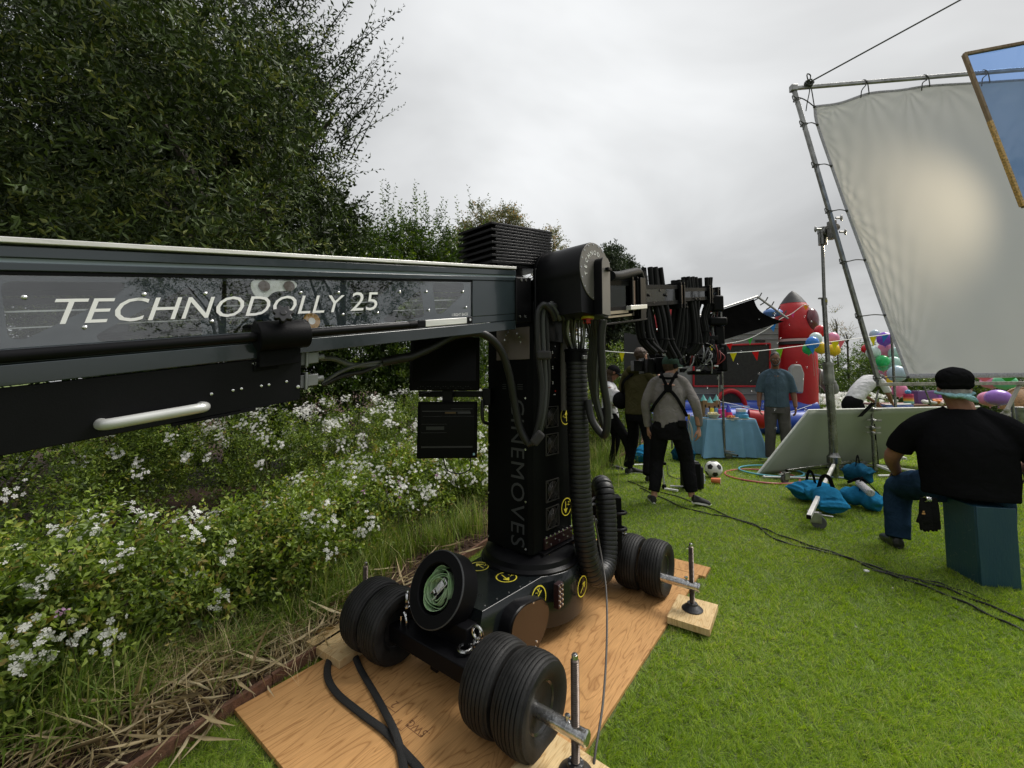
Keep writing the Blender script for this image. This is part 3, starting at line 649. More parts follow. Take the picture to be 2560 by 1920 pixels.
# direction badges: ring, arrow and letters
def badge(par, c, rt, up, r, arrow, txt, tpos=(.2, .45), ts=.9):
    rt = Vector(rt).normalized(); up = Vector(up).normalized(); nn = rt.cross(up); n_ = 36
    ro = [(math.cos(2 * math.pi * k / n_) * r, math.sin(2 * math.pi * k / n_) * r) for k in range(n_)]; ri = [(a * .89, b_ * .89) for a, b_ in ro]
    me = plate_with_holes(ro, [ri], .0004, tuple(c + nn * .0006), rt, up); bd = link('direction_badge', me, M_yellow, par)
    a = math.radians(arrow); d = V(math.cos(a), math.sin(a), 0); s_ = V(-d.y, d.x, 0); q = []
    for (x, y) in ((-.62, .05), (.25, .05), (.12, .26), (.22, .33), (.70, 0), (.22, -.33), (.12, -.26), (.25, -.05), (-.62, -.05)): q.append(((d * x + s_ * y) * r - s_ * r * .15)[:2])
    me = plate_with_holes([tuple(x) for x in q], [], .0004, tuple(c + nn * .0006), rt, up); link('arrow', me, M_yellow, bd)
    if txt: place_text('lettering', txt, r * ts, c + nn * .0008 + rt * (tpos[0] - .3) * r + up * tpos[1] * r, rt, up, M_yellow, bd, ext=.0002)
badge(tower, W(.14, .1662, slabx(1044) + .0), Tt, UP, .052, 90, '+Z', (-.35, -.2), .6)
badge(tower, W(.14, .1662, slabx(1285) + .01), Tt, UP, .052, -90, '-Z', (.35, .1), .6)
# bracket with bolts at the tower foot
b = MB(); b.box(W(.05, .172, .475), (.27, .014, .06), (Tt, Tn, UP)); br = obj('foot_bracket', b, mat('dark plum bracket', (.03, .012, .014), .4, metal=.3), tower, bevel=.002)
for k in range(7): obj('screw', MB().lathe(W(-.07 + k * .04, .176, .505), UP, [(.006, 0), (.006, .008), (.002, .009)], 10), M_screw, br)
for k in range(7): obj('screw', MB().lathe(W(-.07 + k * .04, .179, .482 - (k % 2) * .02), Tn, [(.005, 0), (.005, .003), (.002, .003)], 10), M_screw, br)
b = MB(); b.prism([W(-.12, .18, .40), W(-.12, .2, .44), W(.2, .2, .44), W(.2, .18, .40)], Tn * -.1); obj('foot_plate', b, M_black, tower, bevel=.002)
ar = [W(-.1, .2015, .418) + Tt * x + UP * y for x, y in ((0, 0), (.025, .009), (.022, .003), (.16, .003), (.16, -.003), (.022, -.003), (.025, -.009))]
obj('arrow', MB().prism(ar, Tn * .001), M_yellow, tower)
# turntable and chassis
b = MB(); b.lathe(TT, UP, [(.1, .352), (.285, .352), (.285, .362), (.268, .375), (.262, .40), (.22, .425), (.19, .432), (.05, .432)], 64)
b.lathe(TT, UP, [(.05, .425), (.185, .425), (.185, .4395), (.05, .4395)], 48)
turn = obj('turntable', b, M_black, crane)
for k in range(20):
    a = k * math.pi / 10; p = TT + V(math.cos(a), math.sin(a), 0) * .278; obj('screw', MB().lathe(p + UP * .362, UP, [(.004, 0), (.004, .003), (.001, .003)], 8), M_screw, turn)
ch = MB(); tc_ = 1.33; ec = .572
def outline(sx, z):
    pts = [(.70, .395), (.70, .75), (1.04, .78)] ; ang = np.linspace(-math.pi * .72, math.pi * .72, 30)
    arc = [(tc_ + .31 * math.cos(a), ec - .31 * math.sin(a)) for a in ang[::-1]]
    arc = [(d, e) for d, e in arc]
    pts = [(.70, .75)] + [(tc_ - .29 * math.cos(math.pi * .28) , ec + .31 * math.sin(math.pi * .28))] + arc[::1] + [(.70, .395)]
    return [C(ec_ + 0, e_ + 0, z) for ec_, e_ in pts]
arc = [(tc_ + .31 * math.cos(a), ec + .31 * math.sin(a)) for a in np.linspace(math.pi * .74, -math.pi * .74, 34)]
def lay(z, g=0.0, fr_=0.0):
    pts = [(.70 - fr_, .75 + g)] + [(tc_ + (.29 + g) * math.cos(a), ec + (.29 + g) * math.sin(a)) for a in np.linspace(math.pi * .74, -math.pi * .74, 34)] + [(.70 - fr_, .395 - g)]
    return [C(d, e, z) for d, e in pts]
ch.ringloft([lay(.10, .02, .07), lay(.28, .015, .04), lay(.349, 0, 0), lay(.352, -.003, 0)])
ch.add(lay(.3522, -.004, 0), [tuple(range(35, -1, -1))])
chs = obj('chassis', ch, mat('chassis gloss black', (.008, .010, .011), .16, var=.2, vscale=3, spec=.5), crane, ang=50)
for q_, s_ in (((.58, .57, .185), (.10, .56, .075)), ((1.98, .57, .185), (.12, .56, .11)), ((1.78, .57, .19), (.3, .24, .14)), ((.66, .57, .22), (.1, .34, .18)), ((1.95, .82, .26), (.16, .12, .2)), ((1.85, .80, .16), (.1, .1, .14))): obj('axle_beam', MB().box(C(*q_), s_, (PD, PE, UP)), M_black2, crane, bevel=.006)
xr = (PE * 1.0); 
badge(chs, G(1197, 1416, .3528), PE, PD, .056, 165, '+Y', (.1, .35), .62)
badge(chs, G(1266, 1443, .3528), PE, PD, .056, -20, '-Y', (.1, .35), .62)
sd = (C(1.10, .80, 0) - C(.72, .76, 0)).normalized()
badge(chs, C(1.075, .803, .275), sd, UP * 1 + PE * -.12, .058, 215, '-X', (-.1, .35), .62)
badge(chs, C(1.36, .90, .25) , PD, UP, .055, 40, '', (0, 0), .6)
for d, e in ((.74, .42), (.86, .405), (1.0, .40), (.74, .73), (.82, .735), (.9, .745), (.98, .755), (1.05, .765)): obj('screw', MB().lathe(C(d, e, .3522), UP, [(.004, 0), (.004, .003), (.001, .003)], 8), M_screw, chs)
# vent holes
b = MB()
for i in range(6):
    for j in range(5): b.lathe(C(.745 + i * .012, .60 + j * .013 + (i % 2) * .006, .3526), UP, [(.0035, 0), (.0035, .0004), (.0005, .0004)], 6)
obj('vent_holes', b, M_rubber, chs)
b = MB(); b.box(C(1.16, .868, .275), (.05, .03, .12), (PD, PE, UP)); pk = obj('side_bracket', b, MATS['dark plum bracket'], chs, bevel=.002)
for k in range(5):
    for j in (-1, 1): obj('screw', MB().lathe(C(1.16 + j * .014, .884, .228 + k * .024), PE, [(.005, 0), (.005, .003), (.002, .003)], 8), M_screw, pk)
# motor cover
mc = [(.80, .19), (.82, .28), (.90, .305), (1.06, .275), (1.12, .20), (1.09, .12), (1.0, .05), (.87, .055), (.81, .12)]
mc = rounded([((d - .96) * 1.1 + .955, (z - .19) * 1.08 + .205) for d, z in mc], .05, 4)
ringa = [C(d, .70, z) for d, z in mc]; ringb = [C(d, .83, z) for d, z in mc]; ringc = [C(.96 + (d - .96) * .97, .836, .19 + (z - .19) * .97) for d, z in mc]
mcv = obj('motor_cover', MB().ringloft([ringa, ringb, ringc]), M_black, crane)
obj('cover_face', MB().prism([C(.96 + (d - .96) * .94, .8365, .19 + (z - .19) * .94) for d, z in mc], PE * .003), mat('bronze tinted cover', (.055, .035, .02), .25, metal=.5, var=.1, vscale=2), mcv)
for d, z in ((.97, .305), (1.0, .11), (.99, .09)): obj('screw', MB().lathe(C(d, .8395, z), PE, [(.005, 0), (.005, .003), (.002, .003)], 8), M_screw, mcv)
# storage drum at the front of the chassis
dn = (V(-.545, -.70, .46)).normalized(); dc = C(.605, .548, .43)
b = MB(); b.lathe(dc, dn, [(.085, -.10), (.156, -.115), (.161, -.108), (.161, -.004), (.157, 0), (.110, 0), (.106, -.004), (.106, -.085), (.04, -.085)], 56)
sdm = obj('storage_drum', b, M_black2, crane)
obj('drum_rim', MB().lathe(dc, dn, [(.158, -.006), (.1625, -.006), (.1625, -.002), (.158, .0005)], 56, closed=True), M_dprint, sdm)
b = MB().box(C(.66, .6, .30), (.1, .14, .2), (PD, PE, UP)); obj('drum_mount', b, M_black2, crane, bevel=.004)
# the rolled green strap resting in the drum
strap = thing('ratchet_strap', 'rolled pale green ratchet strap with metal buckle inside the black drum', 'strap', tuple(dc - dn * .08))
u = (UP - dn * UP.dot(dn)).normalized(); v = dn.cross(u)
M_strap = mat('green webbing', (.22, .42, .16), .8, var=.35, vscale=30, bump=.4, bscale=200, vcol2=(.45, .58, .38))
for k, (r0, ph, sq) in enumerate(((.093, 0, .9), (.083, .6, .95), (.072, 1.7, .85), (.060, 2.5, .9), (.048, 3.4, .7))):
    pts = []
    for i in range(30):
        a = ph + i / 29 * math.pi * 1.9; rr = r0 * (1 + .05 * math.sin(3 * a + k)) - i * .0003
        pts.append(dc - dn * (.042 + .01 * math.sin(a * 2 + k)) + u * rr * math.cos(a) + v * rr * sq * math.sin(a))
    b = MB(); rings = []
    for i, p in enumerate(pts):
        rad = (p - (dc - dn * .055)); rad = (rad - dn * rad.dot(dn)).normalized(); wv = dn * .022 + rad * .004 * math.sin(i * .5)
        rings.append([p - wv - rad * .0012, p + wv - rad * .0012, p + wv + rad * .0012, p - wv + rad * .0012])
    b.ringloft(rings); obj('strap_coil', b, M_strap, strap)
bc = dc - dn * .03 + u * .0; bu_ = (u * -.75 + v * .5).normalized(); bv = dn.cross(bu_)
b = MB(); b.box(bc + bv * .016, (.10, .004, .02), (bu_, bv, dn)).box(bc - bv * .016, (.10, .004, .02), (bu_, bv, dn)).cyl(bc + bu_ * .03 - bv * .02, bc + bu_ * .03 + bv * .02, .008).cyl(bc - bu_ * .045 - bv * .018, bc - bu_ * .045 + bv * .018, .005).box(bc + dn * .01 - bu_ * .01, (.05, .026, .003), (bu_, bv, dn))
obj('buckle', b, M_chrome, strap, bevel=.001)
# eye bolts, shackle, clamps
def eyebolt(p, ax_, r=.02, w_=.0055, nrm_=None):
    n_ = Vector(nrm_) if nrm_ else PD; b = MB(); ax_ = Vector(ax_).normalized(); c = p + ax_ * (r + .012); u_ = (n_.cross(ax_)).normalized()
    b.tube([c + u_ * r * math.cos(a) + ax_ * r * math.sin(a) for a in np.linspace(0, 2 * math.pi, 25)[:-1]], w_, 8, closed=True).cyl(p - ax_ * .004, p + ax_ * .014, .009)
    b.lathe(p - ax_ * .006, ax_, [(.014, 0), (.014, .006), (.006, .008)], 12); return obj('eye_bolt', b, M_chrome, crane)
eyebolt(G(1190, 1602, .26), UP + PE * .2, .026, .0065); eyebolt(G(1182, 1612, .24), -PD + PE * -.3, .027, .008, UP); eyebolt(G(1018, 1515, .30), UP, .026, .007, PD + PE)
eyebolt(C(1.93, .84, .365), UP, .024, .006, PE + PD); eyebolt(C(1.97, .90, .36), UP, .014)
b = MB(); sc = G(1010, 1548, .25); b.tube(spline([sc + UP * .03, sc + PE * .03 + UP * .01 - PD * .01, sc + PE * .02 - UP * .05, sc - UP * .075, sc - PE * .02 - UP * .05, sc - PE * .02 + UP * .01], 6), .007, 8)
obj('shackle', b, M_chrome, crane)
b = MB(); p = G(1062, 1605, .16); b.box(p, (.05, .05, .05), (PE, PD, UP)).cyl(p, p + PE * .12 - UP * .02 - PD * .03, .014).box(p + PE * .12 - UP * .03 - PD * .03, (.045, .05, .05), (PE, PD, UP)).cyl(p - PE * .05 + UP * .03, p - PE * .02, .012).box(p + PE * .06 - UP * .05, (.02, .05, .02), (PE, PD, UP))
obj('hitch_clamp', b, M_black2, crane, bevel=.004)
b = MB().tube(spline([G(1140, 1575, .26), G(1155, 1585, .24), G(1168, 1606, .20)], 6), .005, 8); obj('short_wire', b, M_gcable, crane)
# --- wheels
tw_ = .085; prof = []
def tread(n=7):
    p = [(.098, -.052), (.110, -.066), (.135, -.080), (.165, -.085)]
    p += [(.182, -.082)]
    xs = np.linspace(-.070, .070, n + 1)
    for i in range(n):
        a, b_ = xs[i], xs[i + 1]; mid = (a + b_) / 2; cr = lambda x: .2015 - 1.9 * x * x
        p += [(cr(a) - .0085, a + .0008), (cr(a) - .001, a + .0028), (cr(mid), mid), (cr(b_) - .001, b_ - .0028), (cr(b_) - .0085, b_ - .0008)]
    p += [(.182, .082), (.165, .085), (.135, .080), (.110, .066), (.098, .052)]
    return p
tyre_me = MB().lathe(V(0, 0, 0), V(1, 0, 0), tread(), 72).mesh('tyre', True, 50)
rim = MB(); rim.lathe(V(0, 0, 0), V(1, 0, 0), [(.02, -.012), (.045, -.012), (.054, -.004), (.060, -.018), (.068, -.004), (.074, -.014), (.084, .004), (.088, .030), (.092, .054), (.102, .060), (.106, .058), (.10, .05), (.097, .03), (.094, -.03), (.10, -.058), (.092, -.05), (.06, -.02), (.02, -.02)], 48)
for k in range(5):
    a = k * 1.2566; rim.lathe(V(.003, .052 * math.cos(a), .052 * math.sin(a)), V(1, 0, 0), [(.007, 0), (.007, .018), (.003, .019)], 6)
for k in range(8):
    a = k * math.pi / 4; d1 = V(0, math.cos(a), math.sin(a)); rim.box(d1 * .064 + V(.002, 0, 0), (.006, .014, .008), (V(1, 0, 0), d1, V(1, 0, 0).cross(d1)))
rim.cyl(V(-.05, 0, 0), V(.04, 0, 0), .026)
rim_me = rim.mesh('rim', True, 40); tyre_me.materials.append(M_rubber); rim_me.materials.append(mat('rim black steel', (.07, .07, .072), .2, metal=.7))
def wheel(d, e, flip):
    ex = PE * (-1 if flip else 1); y_ = UP.cross(ex)
    o = link('wheel', tyre_me, None, crane); c = C(d, e, .1875)
    roll = Matrix.Rotation(random.uniform(0, 6), 4, 'X')
    o.matrix_basis = Matrix(((ex.x, y_.x, 0, c.x), (ex.y, y_.y, 0, c.y), (0, 0, 1, c.z), (0, 0, 0, 1))) @ roll @ Matrix.Scale(.835, 4)
    r_ = link('rim', rim_me, None, None); r_.parent = o; return o
for d, k in ((.585, 1.0), (1.985, 1.03)):
    for e, f in ((1.085, 0), (.93, 0), (.118, 1), (.268, 1)): wheel(d, ec + (e - .57) * k, f)
# --- screw jacks at the axle ends
def jack(d, e, zt, zf, inner, foot=True):
    p = C(d, e, 0); b = MB(); prof = []
    z = zf + .03
    while z < zt - .02: prof += [(.0112, z), (.0152, z + .0036), (.0112, z + .0072)]; z += .0072
    prof = [(.0105, zf + .02)] + prof + [(.009, zt - .016), (.009, zt)]
    b.lathe(p, UP, [(r_, z_) for r_, z_ in prof], 14); jk = obj('jack_screw', b, mat('oily thread steel', (.16, .13, .11), .35, metal=.8, var=.3, vscale=60), crane, ang=60)
    obj('screw_head', MB().lathe(p + UP * (zt - .016), UP, [(.011, 0), (.011, .014), (.004, .017)], 6), M_chrome, jk)
    obj('jack_foot', MB().lathe(p + UP * zf, UP, [(.01, 0), (.056, .0), (.058, .004), (.040, .020), (.030, .028), (.028, .036), (.012, .038)], 36), mat('black foot rubber', (.016, .016, .018), .45, bump=.2, bscale=200), jk)
    for k in range(6):
        a = k * math.pi / 3 + .3; q = p + UP * (zf + .0355) + V(math.cos(a), math.sin(a), 0) * .022; obj('screw', MB().lathe(q, UP, [(.004, 0), (.004, .002), (.001, .002)], 8), M_screw, jk)
    sgn = 1 if e > ec else -1; c = C(d, e, .19); a_ = C(d, inner, .19); dirn = (c - a_).normalized()
    tb = MB(); tb.tube([a_, c + dirn * .035], .024, 24).lathe(c + dirn * .035, dirn, [(.024, 0), (.0255, .002), (.0255, .008), (.02, .012), (.004, .012)], 24)
    tb.cyl(c - dirn * .03 + UP * .018, c - dirn * .03 + UP * .04, .006).lathe(c - dirn * .03 + UP * .036, UP, [(.010, 0), (.010, .007), (.004, .008)], 6)
    obj('axle_tube', tb, M_chrome, crane)
jack(.562, 1.287, .445, .0585, 1.10); jack(1.86, 1.345, .43, .0585, 1.14); jack(.67, -.09, .36, .0585, .02); jack(1.95, -.12, .40, .0585, .02)
# --- corrugated hose
def hose(name, pts, r, par=crane, pitch=.026, m=M_hose):
    P = spline(pts, 14); L = [0]
    for i in range(1, len(P)): L.append(L[-1] + (P[i] - P[i - 1]).length)
    tot = L[-1]; n = int(tot / pitch); out_p = []; out_r = []
    def at(s):
        for i in range(1, len(L)):
            if L[i] >= s: return P[i - 1].lerp(P[i], (s - L[i - 1]) / max(1e-6, L[i] - L[i - 1]))
        return P[-1]
    for k in range(n):
        for f, q in ((.0, .86), (.06, .98), (.5, 1.02), (.94, .98)): out_p.append(at((k + f) * pitch)); out_r.append(r * q)
    return obj(name, MB().tube(out_p, out_r, 22), m, par, ang=30)
hose('corrugated_hose', [AY(1441, 880, 2.44), AY(1443, 1000, 2.44), AY(1448, 1150, 2.44), AY(1454, 1270, 2.43), AY(1464, 1360, 2.42), AY(1480, 1425, 2.44), AY(1500, 1436, 2.50), AY(1516, 1400, 2.58), AY(1517, 1310, 2.64), AY(1512, 1235, 2.68), AY(1504, 1212, 2.75), AY(1497, 1235, 2.86), AY(1493, 1300, 2.9)], .062)
obj('hose_collar', MB().lathe(AY(1441, 905, 2.44), UP, [(.03, 0), (.066, 0), (.066, .06), (.072, .062), (.072, .075), (.03, .078)], 30), M_black2, crane)
o_ = obj('cable_tag', MB().box(AY(1461, 894, 2.36), (.05, .012, .026), (Tt, Tn, UP)), M_dprint, crane, bevel=.004); place_text('lettering', '222', .018, AY(1455, 897, 2.345), V(1, 0, 0), UP, M_print, o_)
# --- cables
def cab(pts, r, m=M_cable, name='cable', par=crane, seg=10, n=8): return obj(name, MB().tube(spline([AY(*p) for p in pts], n), r, seg), m, par)
cab([(800, 896, 1.56), (835, 897, 1.60), (880, 912, 1.66), (945, 912, 1.75), (965, 905, 1.77)], .010, M_gcable)
cab([(805, 958, 1.58), (850, 930, 1.62), (900, 912, 1.68), (960, 903, 1.77)], .007, M_gcable); cab([(805, 962, 1.58), (860, 938, 1.64), (910, 928, 1.70), (960, 905, 1.77)], .009, M_cable)
cab([(955, 905, 1.76), (1000, 896, 1.80), (1030, 890, 1.84), (1080, 868, 1.90), (1130, 842, 1.96), (1180, 832, 2.0), (1215, 838, 2.03), (1250, 872, 2.08), (1272, 930, 2.13), (1285, 1000, 2.17), (1300, 1070, 2.19), (1320, 1108, 2.19)], .0195, M_cable, 'cable_sleeve', n=10, seg=14)
for dx, dY, r_, m_ in ((0, 0, .016, M_cable), (14, .03, .013, mat('soft grey cable', (.05, .052, .055), .5)), (24, .06, .012, M_cable)):
    cab([(1318 + dx * .3, 1112, 2.19 + dY), (1335 + dx * .4, 1098, 2.18 + dY), (1350 + dx * .5, 1040, 2.17 + dY), (1354 + dx * .7, 960, 2.17 + dY), (1345 + dx, 880, 2.16 + dY), (1343 + dx, 800, 2.15 + dY), (1348 + dx, 772, 2.15 + dY), (1362 + dx, 762, 2.15 + dY), (1378 + dx * .8, 778, 2.17 + dY), (1386 + dx, 800, 2.2 + dY)], r_, m_, 'cable', n=9)
for p, a_ in (((1350, 888, 2.14), 0), ((1334, 1095, 2.15), .9)):
    c_ = AY(*p) + V(.02, 0, 0); obj('velcro_wrap', MB().box(c_, (.075, .05, .045), (V(math.cos(a_), 0, math.sin(a_)), V(0, 1, 0), V(-math.sin(a_), 0, math.cos(a_)))), mat('velcro', (.035, .033, .033), .9), crane, bevel=.01)
rr_ = random.Random(3)
for k in range(14):
    x0 = 1408 + k * 4.4; Y0 = 2.30 + .1 * rr_.random(); m_ = (M_cable, M_gcable, M_cable, mat('light grey wire', (.3, .31, .32), .4))[k % 4]
    cab([(x0, 800, Y0), (x0 + rr_.uniform(-3, 3), 835, Y0 + .04), (1425 + k * 2.6, 880, 2.43), (1430 + k * 2, 905, 2.44)], rr_.choice((.004, .006, .008)), m_, n=6, seg=7)
for k in range(7):
    x0 = 1462 + k * 8; m_ = (M_cable, M_gcable)[k == 5]
    cab([(x0, 800, 2.25), (1475 + k * 5, 850, 2.3), (1470 + k * 4.5, 920, 2.34), (1480 + k * 2.5, 990, 2.38), (1497 + k * 1.5, 1045, 2.4), (1512, 1085, 2.42)], rr_.choice((.005, .007, .009)), m_, n=6, seg=7)
cab([(1508, 800, 2.2), (1503, 850, 2.22), (1508, 950, 2.26), (1518, 1020, 2.28), (1516, 1075, 2.3), (1506, 1086, 2.33), (1480, 1050, 2.36), (1470, 1000, 2.38)], .021, mat('thick hanging cable', (.013, .0135, .014), .5), 'thick_cable', seg=14)
cab([(1485, 1290, 2.35), (1500, 1370, 2.36), (1515, 1470, 2.2), (1517, 1600, 1.95), (1508, 1750, 1.7), (1490, 1870, 1.55), (1482, 1935, 1.5)], .0045, mat('grey brown lead', (.06, .055, .05), .45), 'power_lead')
cab([(1462, 1290, 2.45), (1478, 1262, 2.6), (1492, 1262, 2.7)], .009, M_gcable); cab([(1462, 1275, 2.45), (1480, 1250, 2.6), (1497, 1240, 2.72)], .009); cab([(1465, 1300, 2.45), (1490, 1300, 2.6), (1496, 1330, 2.7)], .008, M_gcable)
# rear post with hooks
b = MB(); pc = AY(1536, 1232, 2.78); b.box(V(pc.x, pc.y, .42), (.07, .09, .40)); b.box(V(pc.x - .06, pc.y, .66 - .05), (.07, .05, .05)); post = obj('rear_post', b, M_black2, crane, bevel=.004)
for y in (1281, 1321):
    q = AY(1543, y, 2.74); ring = [q + V(.05 * math.cos(a) * 1.1, .035 * math.sin(a), 0) for a in np.linspace(0, 2 * math.pi, 21)[:-1]]
    obj('cable_hook', MB().tube(ring, (.010), 8, closed=True), M_black, post)
# --- outer boom sections
secs = [(-.05, 1.22, .125, .12), (1.22, 2.35, .098, .095), (2.35, 3.35, .075, .072), (3.35, 3.75, .055, .055)]
for i, (a, e, hw, hh) in enumerate(secs):
    b = MB(); bar(b, a, e, -hw, hw, hh - .012, hh); bar(b, a, e, -hw, hw, -hh, -hh + .018)
    bar(b, a, e, hw - .004, hw, hh - .04, hh - .012); bar(b, a, e, hw - .004, hw, -hh + .018, -hh + .04); bar(b, a, e, -hw, -hw + .004, -hh + .018, hh - .012)
    sx = obj('boom_section', b, mat('boom dark alloy', (.012, .012, .013), .65, spec=.05, var=.3, vscale=9), crane, bevel=.002)
    b = MB(); bar(b, a, e, hw - .002, hw - .0005, -hh + .04, hh - .04); obj('window_sheet', b, clear_sheet('smoked window %d' % i, (.3, .33, .35), .04, .05), sx)
    b = MB()
    for s in (e - .04, e - .13): bar(b, s, s + .022, -hw - .03, hw + .03, -hh - .045, -hh - .002); bar(b, s, s + .022, -hw - .03, hw + .03, hh + .002, hh + .028); bar(b, s, s + .022, hw + .005, hw + .03, -hh, hh); bar(b, s, s + .022, -hw - .03, -hw - .005, -hh, hh)
    obj('end_frame', b, M_black2, sx, bevel=.002)
    b = MB(); bar(b, e - .10, e - .05, hw + .006, hw + .014, -hh, hh); obj('guide_block', b, mat('copper tinted block', (.25, .17, .13), .6, metal=.2), sx)
b = MB(); bar(b, .32, 1.0, .127, .16, -.135, -.112); bar(b, .2, 1.1, .05, .15, -.16, -.145); obj('under_rail', b, mat('warm polished rail', (.5, .42, .3), .3, metal=.7), crane)
b = MB(); bar(b, .62, 1.32, .13, .17, -.21, -.195); bar(b, 1.2, 1.3, .1, .17, -.2, .14); bar(b, .2, .7, .06, .14, -.2, -.165); obj('under_frame', b, M_black2, crane, bevel=.003)
s, h = BPs(1596, 767, .19); b = MB(); bar(b, s - .17, s + .12, .17, .21, h - .02, h + .014); obj('spirit_bar', b, M_alu, crane, bevel=.003)
def sY(x): 
    q = (x - 1280) / FOC; s = (q * TT.y - TT.x) / (Tt.x - q * Tt.y); return s, TT.y + Tt.y * s
cab([(1528, 690, 2.9), (1545, 690, 3.0), (1575, 683, 3.2), (1592, 680, 3.35), (1600, 690, 3.4), (1606, 730, 3.5), (1606, 780, 3.55)], .034, mat('fat cable bundle', (.007, .0075, .008), .6, bump=.15, bscale=80, spec=.12), 'cable_bundle', seg=14)
for i, pts in enumerate([
    [(1597, 678), (1607, 740), (1607, 800), (1616, 850), (1645, 882)],
    [(1612, 690), (1618, 760), (1628, 830), (1648, 880)],
    [(1628, 668), (1634, 730), (1650, 800), (1655, 850), (1646, 882)],
    [(1640, 668), (1650, 740), (1662, 800), (1668, 850), (1690, 895)],
    [(1697, 700), (1700, 760), (1694, 820), (1684, 880), (1694, 893)],
    [(1706, 700), (1704, 770), (1706, 820), (1700, 870), (1690, 893)],
    [(1719, 692), (1726, 750), (1734, 810), (1734, 860), (1718, 884)],
    [(1730, 692), (1735, 750), (1736, 810), (1742, 860), (1722, 886)],
    [(1765, 694), (1766, 750), (1756, 790), (1762, 830), (1758, 860)],
    [(1777, 694), (1772, 760), (1768, 810), (1760, 860)]]):
    s, Y = sY(pts[0][0] + 8); [obj('cable_loop', MB().tube(spline([AY(x, y, Y - .08) + V(dx_, abs(dx_) * .5, 0) for x, y in pts], 8), .025, 9), MATS['fat cable bundle'], crane) for dx_ in ((-.04 - .01 * (i % 3), .003 * i - .015, .042 + .008 * (i % 2)) if i not in (1, 9) else (0,))]
    for x, y in pts[1:4:2]: 
        p = AY(x, y, Y - .08); obj('cable_tie', MB().lathe(p - UP * .006, UP, [(.064, 0), (.066, .008), (.064, .016)], 14, closed=True), M_black2, crane)
# thin red / white / grey wires at the boom tip
for k in range(14):
    x0 = 1775 + rr_.uniform(-6, 12); cab([(x0, 720 + rr_.uniform(0, 20), 5.2), (x0 + rr_.uniform(4, 16), 760, 5.2), (x0 + rr_.uniform(-10, 14), 800, 5.2), (x0 + rr_.uniform(-4, 20), 850, 5.15)], .006, (M_cable, mat('dark red wire', (.2, .02, .02), .5), MATS['light grey wire'], M_cable)[k % 4], 'thin_wire', seg=6, n=5)
# remote head
b = MB(); hp_ = AY(1790, 790, 5.2)
for (x, y, w1, h1, d1) in ((1790, 760, .14, .2, .14), (1788, 805, .22, .10, .2), (1795, 840, .12, .24, .12), (1740, 905, .42, .10, .2), (1800, 895, .09, .34, .22), (1760, 932, .36, .05, .2)): b.box(AY(x, y, 5.2), (w1, d1, h1))
head = obj('remote_head', b, M_black2, crane, bevel=.02)
b = MB()
for k in range(30):
    p = AY(1720 + rr_.uniform(-15, 85), 870 + rr_.uniform(-35, 60), 5.08 + rr_.uniform(-.06, .06)); b.box(p, (rr_.uniform(.03, .09), .05, rr_.uniform(.02, .07)), None)
stuff(obj('head_fittings', b, M_black, head, bevel=.004))
for k in range(16):
    x0 = rr_.uniform(1705, 1800); y0 = rr_.uniform(860, 890); cab([(x0, y0, 5.0), (x0 + rr_.uniform(-20, 20), y0 + 20, 4.96), (x0 + rr_.uniform(-25, 15), y0 + 45, 5.0)], .007, (M_cable, M_gcable, MATS['dark red wire'], MATS['light grey wire'])[k % 4], 'thin_wire', seg=6, n=5)
for (x, y, r_) in ((1765, 885, .13), (1705, 895, .09)):
    c = AY(x, y, 5.0); ringt(bb := MB(), c, V(.2, -1, .1).normalized(), r_, .012); obj('gimbal_ring', bb, M_black, head)
for (x, y) in ((1700, 888), (1716, 872), (1745, 926), (1762, 910), (1700, 918), (1790, 915)):
    obj('silver_fitting', MB().box(AY(x, y, 4.98), (.05, .02, .02)), M_chrome, head, bevel=.003)
# cinema camera carried by the head
camr = thing('film_camera', 'black film camera with matte box hanging under the crane arm tip', 'film camera', tuple(AY(1660, 920, 5.1)))
p = AY(1660, 915, 5.1); obj('body', MB().box(p, (.26, .22, .20)).box(p + V(.0, 0, .13), (.2, .05, .04)), M_black2, camr, bevel=.01)
obj('matte_box', MB().box(p + V(-.19, 0, 0), (.08, .2, .17)).box(p + V(-.27, 0, 0), (.02, .22, .19)).box(p + V(-.34, 0, -.0), (.10, .15, .13)), M_black, camr, bevel=.006)
obj('lens', MB().lathe(p + V(-.1, 0, 0), V(-1, 0, 0), [(.05, -.02), (.055, 0), (.05, .06), (.06, .08), (.06, .1)], 20), M_black, camr)
obj('onboard_monitor', MB().box(p + V(.03, -.15, .17), (.18, .03, .11), (V(1, 0, 0), V(0, 1, .3).normalized(), V(0, -.3, 1).normalized())), mat('white monitor cover', (.75, .75, .75), .4), camr, bevel=.004)  # plain white base colour, no emission
